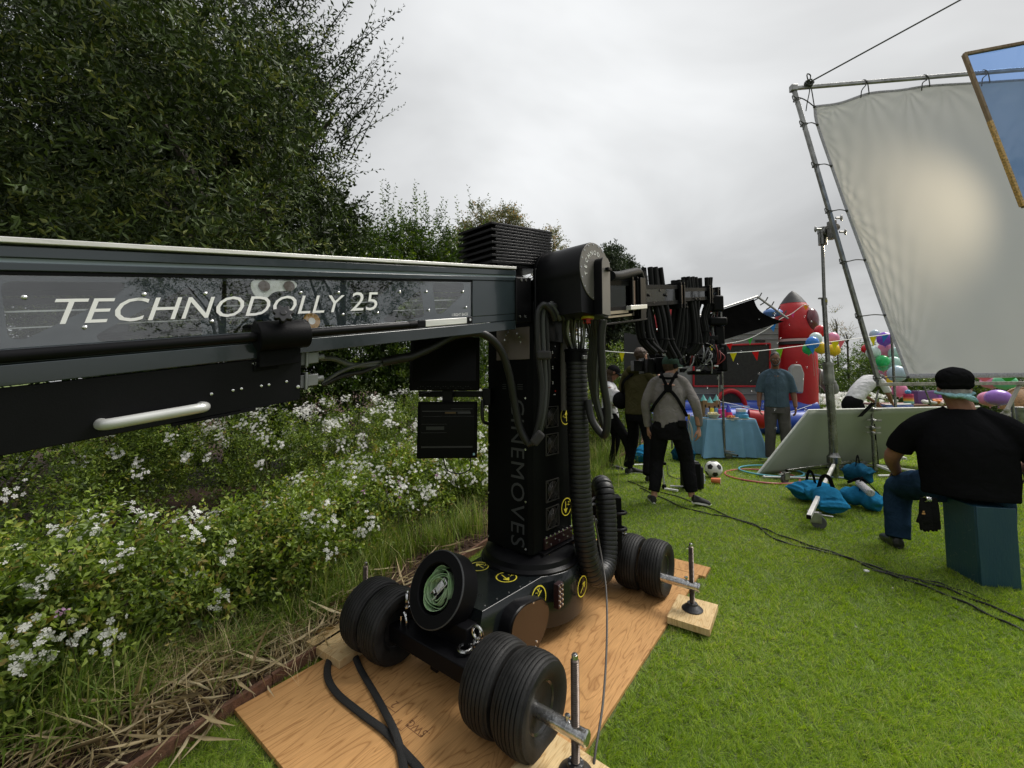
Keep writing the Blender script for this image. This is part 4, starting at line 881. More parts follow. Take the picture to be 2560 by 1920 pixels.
# --- monitors hung at the tower's left
def monitor(label, x0, x1, y0, y1, Y, buttons):
    a, b_, c_, d_ = AY(x0, y0, Y), AY(x1, y0, Y), AY(x0, y1, Y), AY(x1, y1, Y); ce = (a + d_) / 2; w_ = b_.x - a.x; h_ = a.z - c_.z
    t_ = thing('monitor', label, 'monitor', tuple(ce), 'two monitors hung beside the crane tower')
    tl = Matrix.Rotation(R(3), 3, 'Z'); X_ = tl @ V(1, 0, 0); Z_ = V(0, .05, 1).normalized(); Yv = Z_.cross(X_)
    obj('housing', MB().box(ce, (w_, .05, h_), (X_, Yv, Z_)), mat('monitor shell', (.003, .003, .003), .5, var=.2, spec=.08), t_, bevel=.006)
    sc = MB().box(ce - Yv * .0262 + Z_ * h_ * .06, (w_ * .9, .002, h_ * .78), (X_, Yv, Z_)); o = obj('screen', sc, mat('dark screen glass', (.002, .002, .002), .25, spec=.1), t_)
    if buttons:
        for k in range(22): obj('button', MB().box(ce - Yv * .0265 - Z_ * h_ * (.43 if k % 3 else .46) + X_ * (k / 21 - .5) * w_ * .75, (.004, .002, .003), (X_, Yv, Z_)), M_dprint, t_)
    else:
        g = [((-.02, .33), .8, .012, M_dprint), ((.24, .37), .36, .006, M_dprint), ((.02, .24), .85, .004, M_dprint), ((.05, .30), .18, .03, mat('dim orange bar', (.09, .05, .01), .5)), ((.28, .30), .22, .03, mat('dim grey bar', (.04, .04, .045), .5)), ((-.22, .10), .42, .004, M_dprint), ((-.22, -.05), .42, .004, M_dprint), ((-.20, .03), .30, .06, mat('dim text block', (.012, .014, .013), .5)), ((0, -.30), .85, .03, mat('dim task bar', (.014, .014, .015), .5))]
        for (px, pz), w2, h2, m_ in g: obj('screen_bar', MB().box(ce - Yv * .0276 + X_ * px * w_ + Z_ * pz * h_, (w2 * w_, .0006, h2 * h_), (X_, Yv, Z_)), m_, o)
        obj('sticker', MB().box(ce - Yv * .0262 + X_ * w_ * .45 - Z_ * h_ * .43, (.011, .001, .012), (X_, Yv, Z_)), mat('pale blue sticker', (.3, .5, .6), .5), t_)
        place_text('lettering', 'monitor', .0, ce, X_, Z_, M_dprint, t_) if False else None
monitor('upper black monitor with a row of buttons hung beside the crane tower', 1028, 1199, 843, 976, 2.36, True)
monitor('lower black monitor with faint screen bars and pale sticker beside the crane tower', 1046, 1193, 1004, 1144, 2.36, False)
b = MB(); q0 = AY(1050, 985, 2.44); q1 = W(-.12, -.165, q0.z - .0); b.box((q0 + AY(1222, 985, 2.48)) / 2, (.42, .03, .035)); b.box(AY(1120, 985, 2.42), (.06, .05, .12)); b.box(AY(1217, 992, 2.47), (.05, .06, .10)); b.cyl(AY(1052, 986, 2.42), AY(1075, 982, 2.42), .006)
obj('monitor_arm', b, M_black, crane, bevel=.004)
cab([(1108, 1145, 2.38), (1118, 1175, 2.38), (1150, 1184, 2.38), (1175, 1172, 2.38), (1176, 1145, 2.38)], .0035, name='monitor_lead'); cab([(1206, 1000, 2.42), (1207, 1050, 2.42), (1222, 1060, 2.46)], .01, name='monitor_lead')
# --- flat black cable pair lying on the plywood
fl = MB()
def flatrun(pts, w_, name, label):
    P = spline([G(x, y, z) for x, y, z in pts], 10); rings = []
    for i, p in enumerate(P):
        d = (P[min(i + 1, len(P) - 1)] - P[max(i - 1, 0)]).normalized(); s_ = d.cross(UP).normalized(); u_ = s_.cross(d)
        rings.append([p + s_ * w_ * math.cos(a) + u_ * .008 * math.sin(a) for a in np.linspace(0, 2 * math.pi, 13)[:-1]])
    return tag(obj(name, MB().ringloft(rings), mat('black braided sleeve', (.009, .009, .009), .75, bump=.5, bscale=260)), label, 'cable')
flatrun([(905, 1575, .05), (860, 1590, .035), (835, 1620, .03), (818, 1680, .029), (840, 1730, .029), (905, 1785, .029), (965, 1830, .029), (1010, 1880, .029), (1050, 1925, .029), (1070, 1960, .029)], .016, 'sleeved_cable', 'black sleeved cable looping widest towards the plywood edge')
flatrun([(880, 1570, .06), (878, 1600, .03), (895, 1660, .03), (935, 1730, .03), (960, 1775, .03), (985, 1825, .045), (1000, 1870, .03), (1010, 1925, .03), (1015, 1960, .03)], .015, 'sleeved_cable', 'black sleeved cable running straighter beside the front left tyres')
# ================================================================== turf blades
def on_ply(X, Y):
    rx, ry = X - PA.x, Y - PA.y; d = rx * PD.x + ry * PD.y; e = rx * PE.x + ry * PE.y
    return ((d > -.01) & (d < 2.43) & (e > -.01) & (e < 1.26)) | ((d > 2.4) & (d < 2.61) & (e > .34) & (e < 1.30))
def lawn_pts(N, y0, y1):
    Y = np.sqrt(rng.uniform(y0 * y0, y1 * y1, N)); X = Y * rng.uniform(-1.3, 1.3, N)
    o = (X - BO.x) * BN.x + (Y - BO.y) * BN.y; k = (o < -.005) & ~on_ply(X, Y); return X[k], Y[k]
lv = Leaves()
N = 1150000; e_ = .3; u_ = rng.uniform(0, 1, N); y0, y1 = 1.0, 17.0
Y = (y0 ** -e_ + u_ * (y1 ** -e_ - y0 ** -e_)) ** (-1 / e_); X = (Y * 1.3 + .45) * rng.uniform(-1, 1, N)
o_ = (X - BO.x) * BN.x + (Y - BO.y) * BN.y; k = (o_ < -.005) & ~on_ply(X, Y); X, Y = X[k], Y[k]
if True:
    sc = (Y / 1.7) ** .85; n = len(X); az = rng.uniform(0, 6.283, n); h = rng.uniform(.010, .024, n) * (1 + (sc - 1) * .12); ln = rng.normal(.0, .017, (n, 2)) * (1 + (sc - 1) * .1)[:, None] + [.005, -.004]
    wv = np.stack([np.cos(az), np.sin(az)], 1) * (.0014 * sc)[:, None]
    v0 = np.stack([X + wv[:, 0], Y + wv[:, 1], np.zeros(n)], 1); v1 = np.stack([X - wv[:, 0], Y - wv[:, 1], np.zeros(n)], 1); v2 = np.stack([X + ln[:, 0], Y + ln[:, 1], h], 1)
    cs__ = .03 * 2.0 ** np.round(np.log2(sc)); u1, u2 = X * .83 + Y * .55 + .02 * np.sin(Y * 37), Y * .83 - X * .55 + .02 * np.sin(X * 41); ci = (np.floor(u1 / cs__).astype(np.int64) * 73856093) ^ (np.floor(u2 / cs__).astype(np.int64) * 19349663); hs1 = (ci % 1009) / 1009.; hs2 = (ci % 2003) / 2003.
    ln = ln * .7 + np.stack([np.cos(hs2 * 6.283), np.sin(hs2 * 6.283)], 1) * .014; h = h * (.65 + .7 * hs1); v2 = np.stack([X + ln[:, 0], Y + ln[:, 1], h], 1)
    patch = hs1 * .5 + .3 + .5 * np.sin(X * 2.3 + np.sin(Y * 1.7)) * np.sin(Y * 2.9 + np.sin(X * 1.1)) * .6
    lv._push(np.stack([v0, v1, v2], 1).reshape(-1, 3), np.arange(n * 3).reshape(-1, 3), np.clip(rng.uniform(0, 1, n) * .75 + patch * .3, 0, 1))
M_blade = leafmat('turf blade', [(0, (.07, .13, .014)), (.4, (.21, .33, .036)), (.8, (.40, .52, .085)), (1, (.50, .48, .20))], .5, .45)
stuff(tag(lv.build('grass', M_blade), 'short artificial grass blades covering the lawn', 'grass'))
# pale litter: petals and leaves on the lawn
lv = Leaves(); X, Y = lawn_pts(130, 2.2, 9); n = len(X); lv.leaf(np.stack([X, Y, np.full(n, .022)], 1), rng.normal(size=(n, 3)) * [1, 1, .1], rng.uniform(.01, .028, n), .010, rng.uniform(0, 1, n))
stuff(tag(lv.build('fallen_petals', leafmat('petal litter', [(0, (.7, .68, .6)), (1, (.45, .4, .2))], .7, .2)), 'pale petals and scraps strewn over the lawn', 'petals'))

# ================================================================== plants
M_oak = leafmat('oak leaf', [(0, (.013, .021, .008)), (.5, (.038, .058, .017)), (.9, (.095, .14, .04)), (1, (.17, .19, .05))], .5, .15, .25)
M_plum = leafmat('shrub leaf', [(0, (.05, .085, .018)), (.45, (.15, .22, .035)), (.8, (.30, .40, .08)), (.96, (.38, .40, .09)), (1, (.30, .24, .07))], .45, .35)
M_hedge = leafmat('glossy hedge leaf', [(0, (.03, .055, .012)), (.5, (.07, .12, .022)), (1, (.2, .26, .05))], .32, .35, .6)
M_birch = leafmat('pale autumn leaf', [(0, (.08, .09, .05)), (.5, (.16, .17, .09)), (.85, (.3, .27, .13)), (1, (.36, .2, .08))], .5, .45)
M_conif = leafmat('conifer needle', [(0, (.02, .035, .018)), (1, (.06, .085, .035))], .6, .15)
M_flower = leafmat('white petal', [(0, (.86, .86, .84)), (1, (.9, .9, .88))], .55, .5)
M_gr = leafmat('garden grass blade', [(0, (.08, .14, .02)), (.6, (.20, .30, .05)), (.85, (.38, .42, .13)), (1, (.60, .52, .28))], .5, .35)
M_straw = leafmat('dry straw', [(0, (.22, .16, .08)), (.5, (.50, .40, .22)), (1, (.72, .62, .40))], .6, .3)
M_bark = mat('tree bark', (.05, .04, .03), .85, var=.5, vscale=12, bump=.8, bscale=40)
M_twig = mat('green brown stem', (.07, .06, .03), .7, var=.4, vscale=20)
M_pink = leafmat('lilac petal', [(0, (.45, .25, .5)), (1, (.7, .45, .6))], .6, .3)

def clumps(center, radii, n, r, keep=None):
    c = np.array(center); p = sph(n * 3) * (rng.uniform(.25, 1, (n * 3, 1)) ** .5) * np.array(radii) + c
    if keep is not None: p = p[keep(p)]
    return p[:n]
def crown(lv, cl, r, per, tl, nl, L, W, up=.25, droop=.15, r0=0, r1=1, inner=.25, stemw=.003, spread=.9):
    n = len(cl); C_ = np.repeat(cl, per, 0); d = sph(len(C_)); rad = np.repeat(rng.uniform(.6, 1.2, n) * r, per)[:, None]
    a = C_ + d * rad * rng.uniform(inner, 1, (len(C_), 1)); dd = d + rng.normal(size=d.shape) * .4 + [0, 0, up]
    tone = np.repeat(rng.uniform(-.15, .15, n), per)
    lv.twigs(a, dd, rng.uniform(.6, 1.2, len(a)) * tl, nl, L, W, droop=droop, r0=r0, r1=r1, stemw=stemw, spread=spread)
def branches(base, tips, r0, m, parent, name='limb', trunk_top=None, n=1):
    for i, tp in enumerate(tips):
        tp = Vector(tp); b0 = Vector(trunk_top or base); mid = (b0 + tp) / 2 + V(random.uniform(-.15, .15), random.uniform(-.15, .15), .1 + .15 * random.random()) * (tp - b0).length * .5
        P = spline([b0, mid, tp], 6); obj(name, MB().tube(P, [r0 * (1 - .85 * k / (len(P) - 1)) for k in range(len(P))], 7), m, parent)
# ---- the big oak on the left
oak = thing('oak_tree', 'large dark evergreen oak rising over the crane beam', 'tree', (-3.6, 5.6, 0))
lv = Leaves()
def edge_ok(p):   # the crown ends about here on its right side
    lim = -(.37 + .17 * np.clip((p[:, 2] / p[:, 1] - .50) / .35, 0, 1)) * p[:, 1] - .22 + .18 * np.sin(p[:, 2] * 2.1) + .12 * np.sin(p[:, 2] * 5.3 + 1)
    return (p[:, 0] < lim) & (p[:, 2] > 1.75)
cl = clumps((-4.6, 5.2, 4.4), (4.4, 2.3, 3.4), 420, .5, edge_ok); crown(lv, cl, .5, 36, .26, 12, .064, .024, up=.3)
cl = clumps((-4.6, 6.9, 3.6), (4.2, 1.3, 3.4), 330, .6, lambda p: edge_ok(p) & (p[:, 0] < -.42 * p[:, 1])); crown(lv, cl, .6, 36, .34, 9, .11, .07, up=.2, r0=0, r1=.7)  # back leaves limited to darker tones, painting in the crown's inner shade
cl = clumps((-3.3, 3.3, 3.3), (2.0, .8, 1.7), 90, .35, lambda p: (p[:, 0] < -.40 * p[:, 1] - .25) & (p[:, 2] > 2.15)); crown(lv, cl, .36, 32, .3, 12, .085, .027, up=.3, r0=.35)
lv.build('crown', M_oak, oak)
lv = Leaves()   # long sprays breaking the outline
N = 150; Yv = rng.uniform(4.4, 5.6, N); zz_ = rng.uniform(2.2, 6.4, N); a = np.stack([-(.37 + .17 * np.clip((zz_ / Yv - .50) / .35, 0, 1)) * Yv - .12 + rng.uniform(-.4, .05, N), Yv, zz_], 1)
lv.twigs(a, np.stack([rng.uniform(.5, 1.2, N), rng.uniform(-.3, .3, N), rng.uniform(-.1, 1.0, N)], 1), rng.uniform(.45, 1.0, N), 20, .088, .032, droop=-.05, spread=.8, r0=0, r1=.5, stemw=.008)
N = 46; Yv = rng.uniform(4.8, 5.4, N); a = np.stack([-.47 * Yv + rng.uniform(-.5, .35, N), Yv, rng.uniform(3.9, 5.6, N)], 1)
lv.twigs(a, np.stack([rng.uniform(.2, .9, N), rng.uniform(-.2, .2, N), rng.uniform(.5, 1.4, N)], 1), rng.uniform(.7, 1.5, N), 30, .085, .031, droop=-.05, spread=.8, r0=0, r1=.5, stemw=.009)
lv.build('leafy_sprays', M_oak, oak)
obj('trunk', MB().tube(spline([V(-3.7, 5.7, -.1), V(-3.6, 5.6, 1.2), V(-3.75, 5.5, 2.6)], 5), [.24, .22, .2, .19, .18, .17, .17, .16, .16, .15, .15], 12), M_bark, oak)
branches((-3.7, 5.6, 2.4), [(-2.2, 4.9, 4.6), (-2.3, 5.2, 3.0), (-4.6, 4.6, 5.2), (-5.4, 5.6, 4.6), (-3.3, 5.8, 6.2), (-3.0, 4.2, 3.7)], .10, M_bark, oak)
# ---- generic shrub
def shrub(kind, label, c, rx, rz, ncl, per, tl, nl, L, W, m, flowers=0, group=None, r0=0, r1=.9, cat='shrub', fl_r=.0135, up=.5, ry=None, z0=None, spires=0, fl_low=0.0):
    t = thing(kind, label, cat, (c[0], c[1], 0), group); lv = Leaves(); cz = z0 if z0 is not None else rz * .5
    ry = ry or rx; hz = rz - cz
    p = sph(ncl) * (rng.uniform(.2, 1, (ncl, 1)) ** .4) * np.array([rx * .8, ry * .8, 1]); p[:, 2] *= np.where(p[:, 2] > 0, hz * .85, cz * .8); p += [c[0], c[1], cz]
    crown(lv, p, min(rx, rz) * .28, per, tl, nl, L, W, up=up, r0=r0, r1=r1)
    if spires:
        a = np.stack([c[0] + rng.uniform(-rx, rx, spires) * .8, c[1] + rng.uniform(-ry, ry, spires) * .8, rng.uniform(.75, 1.0, spires) * rz], 1)
        lv.twigs(a, np.stack([rng.normal(0, .12, spires), rng.normal(0, .12, spires), np.ones(spires)], 1), rng.uniform(.3, .6, spires) * min(1, rz * .5), 14, L * .9, W * .85, droop=0, spread=.9, r0=r0, r1=r1)
    lv.build('leaves', m, t)
    b = MB()
    for k in range(6):
        a_ = random.uniform(0, 6.28); tip = V(c[0] + math.cos(a_) * rx * .6, c[1] + math.sin(a_) * ry * .6, rz * random.uniform(.6, .85)); b.tube([V(c[0], c[1], 0), V(c[0], c[1], 0).lerp(tip, .5) + V(0, 0, rz * .1), tip], [.012, .009, .004], 5)
    stuff(obj('stems', b, M_twig, t))
    if flowers:
        fv = Leaves(); n = flowers; d = sph(n); d[:, 2] = np.abs(d[:, 2]) * 1.2 - fl_low; d = nrmz(d); q = np.array([c[0], c[1], cz]) + d * [rx * 1.0, ry * 1.0, hz * 1.05]
        k = 12; cc = np.repeat(q, k, 0) + rng.normal(size=(n * k, 3)) * .026; nn = np.repeat(d, k, 0) + rng.normal(size=(n * k, 3)) * .5 + [0, -.4, .3]
        fv.flowers(cc, rng.uniform(.8, 1.2, n * k) * fl_r, nn, rng.uniform(0, 1, n * k)); stuff(fv.build('flowers', M_flower, t))
    return t
near = [(-2.0, 1.05, .46, .62, 16, 'near leafy shrub cut by the lower left edge, hidden behind strap grasses'),
        (-1.3, 1.15, .50, .70, 26, 'white-flowered shrub in front, at the left end of the near row'),
        (-.6, 1.10, .52, .70, 18, 'sprawling green shrub with few white flowers behind the dry grass'),
        (.15, 1.15, .50, .66, 16, 'low green shrub left of the yellowing one in the near row'),
        (.85, .95, .46, .58, 12, 'yellow-green shrub beside the clump of dry straw'),
        (1.5, 1.15, .50, .66, 16, 'green shrub in the near row right under the silver grab handle'),
        (2.15, 1.20, .50, .72, 40, 'heavily flowering white shrub below the lower monitor'),
        (2.85, 1.10, .50, .70, 26, 'white-flowered shrub left of the tower foot'),
        (3.7, 1.15, .55, .8, 30, 'white-flowered shrub hidden partly behind the crane tower'),
        (4.9, 1.3, .6, .9, 34, 'white-flowered shrub seen between tower and crew in white cap'),
        (6.2, 1.3, .6, .9, 28, 'white-flowered shrub behind the legs of the person in the white shirt')]
for i, (t, o, rx, rz, fl, lab) in enumerate(near):
    c = BL(t, o - .22); shrub('flowering_shrub', lab, (c.x, c.y), rx * 1.2, rz, 50, 30, .17, 9, .046, .022, M_plum, int(fl * 1.4), 'white-flowered shrubs of the flower bed', up=.6, r0=.1, r1=1)
back = [(-1.2, 2.5, .75, 1.1, 40, 'tall flowering shrub at the left edge beneath the crane beam'), (.0, 2.7, .8, 1.2, 60, 'tall white-flowered shrub under the black carriage box'), (1.1, 3.3, .7, 1.25, 50, 'tall dark shrub behind the patch of bare mulch'),
        (2.1, 2.7, .7, 1.1, 90, 'tall shrub thick with white flowers behind the bare mulch'), (3.1, 2.6, .75, 1.15, 110, 'tall shrub thick with white flowers left of the monitors'), (4.2, 2.5, .75, 1.2, 90, 'tall shrub thick with white flowers behind the lower monitor'),
        (5.4, 2.6, .8, 1.3, 60, 'tall flowering shrub behind the crane tower')]
for t, o, rx, rz, fl, lab in back:
    c = BL(t, o); shrub('flowering_shrub', lab, (c.x, c.y), rx * 1.1, rz, 50, 28, .18, 9, .042, .019, M_plum, int(fl * .65), 'white-flowered shrubs of the flower bed', fl_r=.014, r0=0, r1=.85)
# leafy hedge shrubs under and behind the beam
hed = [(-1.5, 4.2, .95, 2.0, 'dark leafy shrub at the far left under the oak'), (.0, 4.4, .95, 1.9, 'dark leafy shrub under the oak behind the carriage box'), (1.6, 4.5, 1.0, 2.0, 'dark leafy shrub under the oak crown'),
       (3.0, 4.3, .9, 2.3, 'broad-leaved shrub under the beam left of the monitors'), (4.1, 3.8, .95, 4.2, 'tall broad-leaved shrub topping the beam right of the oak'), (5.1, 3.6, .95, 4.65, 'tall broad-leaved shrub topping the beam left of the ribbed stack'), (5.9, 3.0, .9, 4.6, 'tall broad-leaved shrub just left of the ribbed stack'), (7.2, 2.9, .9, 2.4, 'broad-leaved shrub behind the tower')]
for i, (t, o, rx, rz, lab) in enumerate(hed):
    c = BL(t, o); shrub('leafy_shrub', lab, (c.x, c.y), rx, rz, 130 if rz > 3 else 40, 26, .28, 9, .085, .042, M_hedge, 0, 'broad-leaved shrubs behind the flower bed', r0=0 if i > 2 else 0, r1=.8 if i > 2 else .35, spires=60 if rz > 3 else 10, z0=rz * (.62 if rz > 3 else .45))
for x, Y, rx, rz, lab, m_, L, fl in ((1470, 9.5, .9, 2.4, 'yellow-green bush between the hanging cables and the black panel', M_hedge, .07, 0), (1530, 9.0, .8, 2.2, 'yellow-green bush left of the black panel', M_hedge, .07, 0), (1440, 7.6, .7, 1.3, 'grey-green fine shrub right of the corrugated hose', M_plum, .05, 10),
                                  (1500, 8.0, .7, 1.5, 'dark green shrub behind the person in the white shirt', M_hedge, .06, 0), (1585, 10.5, .9, 2.0, 'dark shrub behind the black panel', M_hedge, .07, 0)):
    p = AY(x, 950, Y); shrub('leafy_shrub', lab, (p.x, p.y), rx, rz, 30, 24, .25, 9, L, L * .45, m_, fl, None, r0=.3, r1=1, z0=rz * .45)
def far_hedge(): 
    for i, (x, Y, rx, rz, lab) in enumerate(((2060, 15, 1.3, 2.1, 'dark round hedge bush right of the red rocket'), (2130, 15.5, 1.5, 2.75, 'tall dark hedge bush behind the bending person'), (2215, 16, 1.6, 2.7, 'dark hedge bush behind the balloon column'), (2330, 17, 1.8, 2.3, 'dark hedge behind the gift table'), (2440, 17, 1.8, 2.2, 'hedge behind the green balloon'), (2560, 17, 2.2, 2.1, 'hedge at the right edge behind the wicker chair'))):
        p = AY(x, 950, Y); shrub('hedge_bush', lab, (p.x, p.y), rx, rz, 60, 30, .35, 8, .11, .05, M_hedge, 0, 'dark hedge bushes behind the party', r0=.1, r1=.85, z0=rz * .4, spires=8)
    for i, (x, Y, lab) in enumerate(((2030, 12.5, 'white flowering bush beside the rocket foot'), (2095, 12.5, 'white flowering bush behind the tall stand'), (2165, 12.8, 'white flowering bush left of the bending person'))):
        p = AY(x, 950, Y); shrub('flowering_shrub', lab, (p.x, p.y), .75, .95, 30, 24, .2, 8, .05, .022, M_plum, 90, 'white flowering bushes behind the white board', fl_r=.03)
far_hedge()
# ---- garden trees beyond
def tree(kind, label, x, Y, zt, rx, rz, ncl, m, L, W, per=26, nl=8, tl=.4, group=None, keep=None, nt_=7, up=.7):
    p = AY(x, 950, Y); t = thing(kind, label, 'tree', (p.x, p.y, 0), group); lv = Leaves(); c = np.array([p.x, p.y, zt - rz])
    cl = sph(ncl) * rng.uniform(.3, 1, (ncl, 1)) ** .5 * [rx, rx, rz] + c
    crown(lv, cl, rx * .24, per, tl, nl, L, W, up=up, stemw=.006)
    lv.build('crown', m, t); obj('trunk', MB().tube([V(p.x, p.y, -.1), V(p.x + .05, p.y, zt - rz * 1.2), V(p.x, p.y, zt - .3)], [min(.10, rx * .14), min(.06, rx * .09), .012], 8), M_bark, t)
    branches(None, [tuple(c + np.array([math.cos(a) * rx * .6, math.sin(a) * rx * .6, random.uniform(0, rz * .7)])) for a in np.linspace(0, 5.5, nt_)], min(.03, rx * .04), M_bark, t, trunk_top=(p.x + .02, p.y, zt - 1.6 * rz))
tree('slender_tree', 'thin pale-leaved tree top left above the ribbed stack', 1200, 12, 6.5, .6, 1.4, 46, M_birch, .09, .05, group='pale-leaved trees beyond the garden')
tree('slender_tree', 'thin pale-leaved tree top directly above the ribbed stack', 1272, 12.4, 6.75, .5, 1.45, 40, M_birch, .09, .05, group='pale-leaved trees beyond the garden')
tree('slender_tree', 'thin brownish tree top right of the ribbed stack', 1385, 12.2, 5.9, .55, 1.6, 44, M_birch, .09, .05, group='pale-leaved trees beyond the garden')
tree('slender_tree', 'low brownish tree top just left of the black drum', 1428, 12.6, 5.4, .5, 1.4, 34, M_birch, .09, .05, group='pale-leaved trees beyond the garden')
tree('slender_tree', 'pale bushy tree between tall shrubs and ribbed stack', 1130, 11, 5.2, .6, 1.2, 40, M_birch, .08, .045, group='pale-leaved trees beyond the garden')
tree('conifer_tree', 'dark conifer rising behind the black drum', 1532, 16, 6.9, 1.0, 3.1, 130, M_conif, .17, .07, per=26, nl=12, tl=.4, up=.2)
tree('conifer_tree', 'dark fir seen through the boom frames', 1590, 17, 4.9, 1.1, 2.3, 110, M_conif, .17, .07, per=22, nl=12, tl=.4, up=.2)
for (x, y, zt, rx, rz, lab) in ((9.5, -1.5, 6.5, 2.0, 2.2, 'garden tree standing to the right behind the photographer'), (13, -6.5, 7.5, 2.4, 2.8, 'larger garden tree far behind the photographer on the right')):
    t = thing('garden_tree', lab, 'tree', (x, y, 0)); lv = Leaves(); cl = sph(70) * rng.uniform(.3, 1, (70, 1)) ** .5 * [rx, rx, rz] + [x, y, zt - rz]; crown(lv, cl, .5, 24, .35, 8, .09, .05); lv.build('crown', M_oak, t)
    obj('trunk', MB().tube([V(x, y, -.1), V(x + .1, y, 1.8), V(x, y, zt - 1)], [.16, .12, .03], 8), M_bark, t); branches(None, [(x + 1.2, y + .8, 4.2), (x - 1.3, y - .4, 4.4), (x + .3, y - 1.2, 4.8)], .07, M_bark, t, trunk_top=(x + .1, y, 1.8))
tree('sapling', 'bare thin sapling tip behind the balloons', 2095, 15, 3.9, .22, .5, 5, M_birch, .06, .03, per=8, nl=6)
tree('sapling', 'thin sapling tip right of the pink balloon', 2120, 15, 3.4, .3, .45, 6, M_birch, .06, .03, per=8, nl=6)
# ---- grasses by the edging
def grass_clump(label, c, n, h, lean, m, wd=.006, r=.08, r0=0, r1=1, name='grass_clump', fl=0, group=None, seg=4):
    t = thing(name, label, 'grass clump', (c[0], c[1], 0), group); lv = Leaves(); p = np.stack([c[0] + rng.normal(0, r, n), c[1] + rng.normal(0, r, n), np.full(n, .005)], 1)
    lv.blades(p, rng.uniform(.5, 1.1, n) * h, rng.uniform(.6, 1.3, n) * wd, rng.uniform(.1, 1.2, n) * lean, np.clip(rng.uniform(r0, r1, n), 0, 1), seg=seg); o = lv.build('blades', m, t); stuff(o)
    if fl:
        b = MB(); fv = Leaves()
        for k in range(fl):
            a = V(c[0] + random.gauss(0, .06), c[1] + random.gauss(0, .06), 0); tip = a + V(random.gauss(0, .12), random.gauss(0, .12), h * random.uniform(1.2, 1.6)); b.tube([a, a.lerp(tip, .5) + V(0, 0, .02), tip], .0016, 4)
            q = np.array(tip)[None] + rng.normal(size=(12, 3)) * .008; fv.flowers(q, .0055, rng.normal(size=(12, 3)) + [0, 0, .5], rng.uniform(0, 1, 12))
        obj('flower_stalks', b, M_twig, t); stuff(fv.build('flower_heads', M_pink, t))
gc = [(G(60, 1760), 800, .42, .9, M_gr, .011, .13, 'broad strap-leaved grass clump filling the lower left corner', 1), (G(210, 1800), 600, .35, 1.0, M_gr, .008, .11, 'yellowing grass clump right of the corner clump', 1), (G(330, 1700), 420, .30, 1.1, M_gr, .006, .12, 'pale dry grass clump left of the straw heap', 0),
      (G(460, 1690), 340, .28, 1.3, M_straw, .0055, .12, 'straw heap just above the timber edging', 0), (G(600, 1640), 360, .30, 1.2, M_gr, .005, .12, 'dry tangled grass clump above the plywood corner', 0), (G(700, 1580), 420, .32, 1.0, M_gr, .005, .10, 'dry clump left of the left pine board', 0),
      (G(800, 1520), 900, .38, .8, M_gr, .005, .10, 'green grass clump left of the front left tyres', 0), (G(905, 1440), 900, .38, .7, M_gr, .005, .10, 'green grass clump behind the front left tyres', 1), (G(960, 1400), 800, .40, .6, M_gr, .0045, .10, 'green clump with pink flower heads behind the tyres', 7),
      (G(1085, 1370), 420, .36, .8, M_gr, .0045, .10, 'grass clump behind the storage drum', 1), (G(1170, 1330), 420, .38, .8, M_gr, .0045, .11, 'grass clump left of the tower foot', 0), (G(740, 1640), 200, .2, 1.4, M_straw, .004, .09, 'flattened dry clump touching the left pine board', 0),
      (G(1480, 1215), 500, .5, .7, M_gr, .006, .14, 'yellowish grass clump right of the corrugated hose', 0), (G(1512, 1165), 500, .55, .7, M_gr, .006, .16, 'yellowish clump with lilac flowers by the white-shirted person', 10), (G(1460, 1130), 400, .8, .9, M_gr, .006, .14, 'grey-green fountain grass behind the hose', 0), (G(1560, 1130), 300, .5, .7, M_gr, .006, .14, 'grass clump behind the legs of the olive-hooded man', 0)]
for c, n, h, ln, m_, wd, r, lab, fl in gc: grass_clump(lab, (c.x, c.y), n, h, ln, m_, wd, r, fl=fl, group='grass clumps along the edging', r0=.0, r1=1)
lv = Leaves(); n = 1200; tt = rng.uniform(-1.2, 1.0, n) + rng.exponential(.35, n); oo = np.abs(rng.normal(.2, .16, n)); pp = np.stack([BO.x + BD.x * tt + BN.x * oo, BO.y + BD.y * tt + BN.y * oo, rng.uniform(.02, .10, n)], 1)
lv.leaf(pp, rng.normal(size=(n, 3)) * [1, 1, .25], rng.uniform(.06, .28, n), rng.uniform(.001, .0028, n), rng.uniform(0, 1, n), curl=.12); stuff(tag(lv.build('straw', M_straw), 'loose dry straw lying along the timber edging', 'straw'))
# ================================================================== people
def cloth(name, col, var=.18, rough=.85, bscale=14, bump=.9, fine=.25):
    if name in MATS: return MATS[name]
    m = mat(name, col, rough, var=var, vscale=5, spec=.0, sheen=.0)
    t = m.node_tree; p = t.nodes['Principled BSDF']; N = t.nodes.new; K = t.links.new
    o = N('ShaderNodeTexCoord'); n1_ = N('ShaderNodeTexNoise'); n1_.inputs['Scale'].default_value = bscale; n1_.inputs['Detail'].default_value = 3; n1_.inputs['Distortion'].default_value = .8; K(o.outputs['Object'], n1_.inputs['Vector'])
    n2 = N('ShaderNodeTexNoise'); n2.inputs['Scale'].default_value = 350; K(o.outputs['Object'], n2.inputs['Vector'])
    b1 = N('ShaderNodeBump'); b1.inputs['Strength'].default_value = bump; b1.inputs['Distance'].default_value = .022; K(n1_.outputs[0], b1.inputs['Height'])
    b2 = N('ShaderNodeBump'); b2.inputs['Strength'].default_value = fine; b2.inputs['Distance'].default_value = .002; K(n2.outputs[0], b2.inputs['Height']); K(b1.outputs[0], b2.inputs['Normal']); K(b2.outputs[0], p.inputs['Normal'])
    return m
def skin(name, col):
    m = mat(name, col, .5, var=.15, vscale=9, bump=.15, bscale=120, spec=.35); return m
SK_L = skin('light skin', (.42, .22, .15)); SK_D = skin('deep brown skin', (.20, .10, .062)); SK_T = skin('tanned skin', (.28, .13, .085))
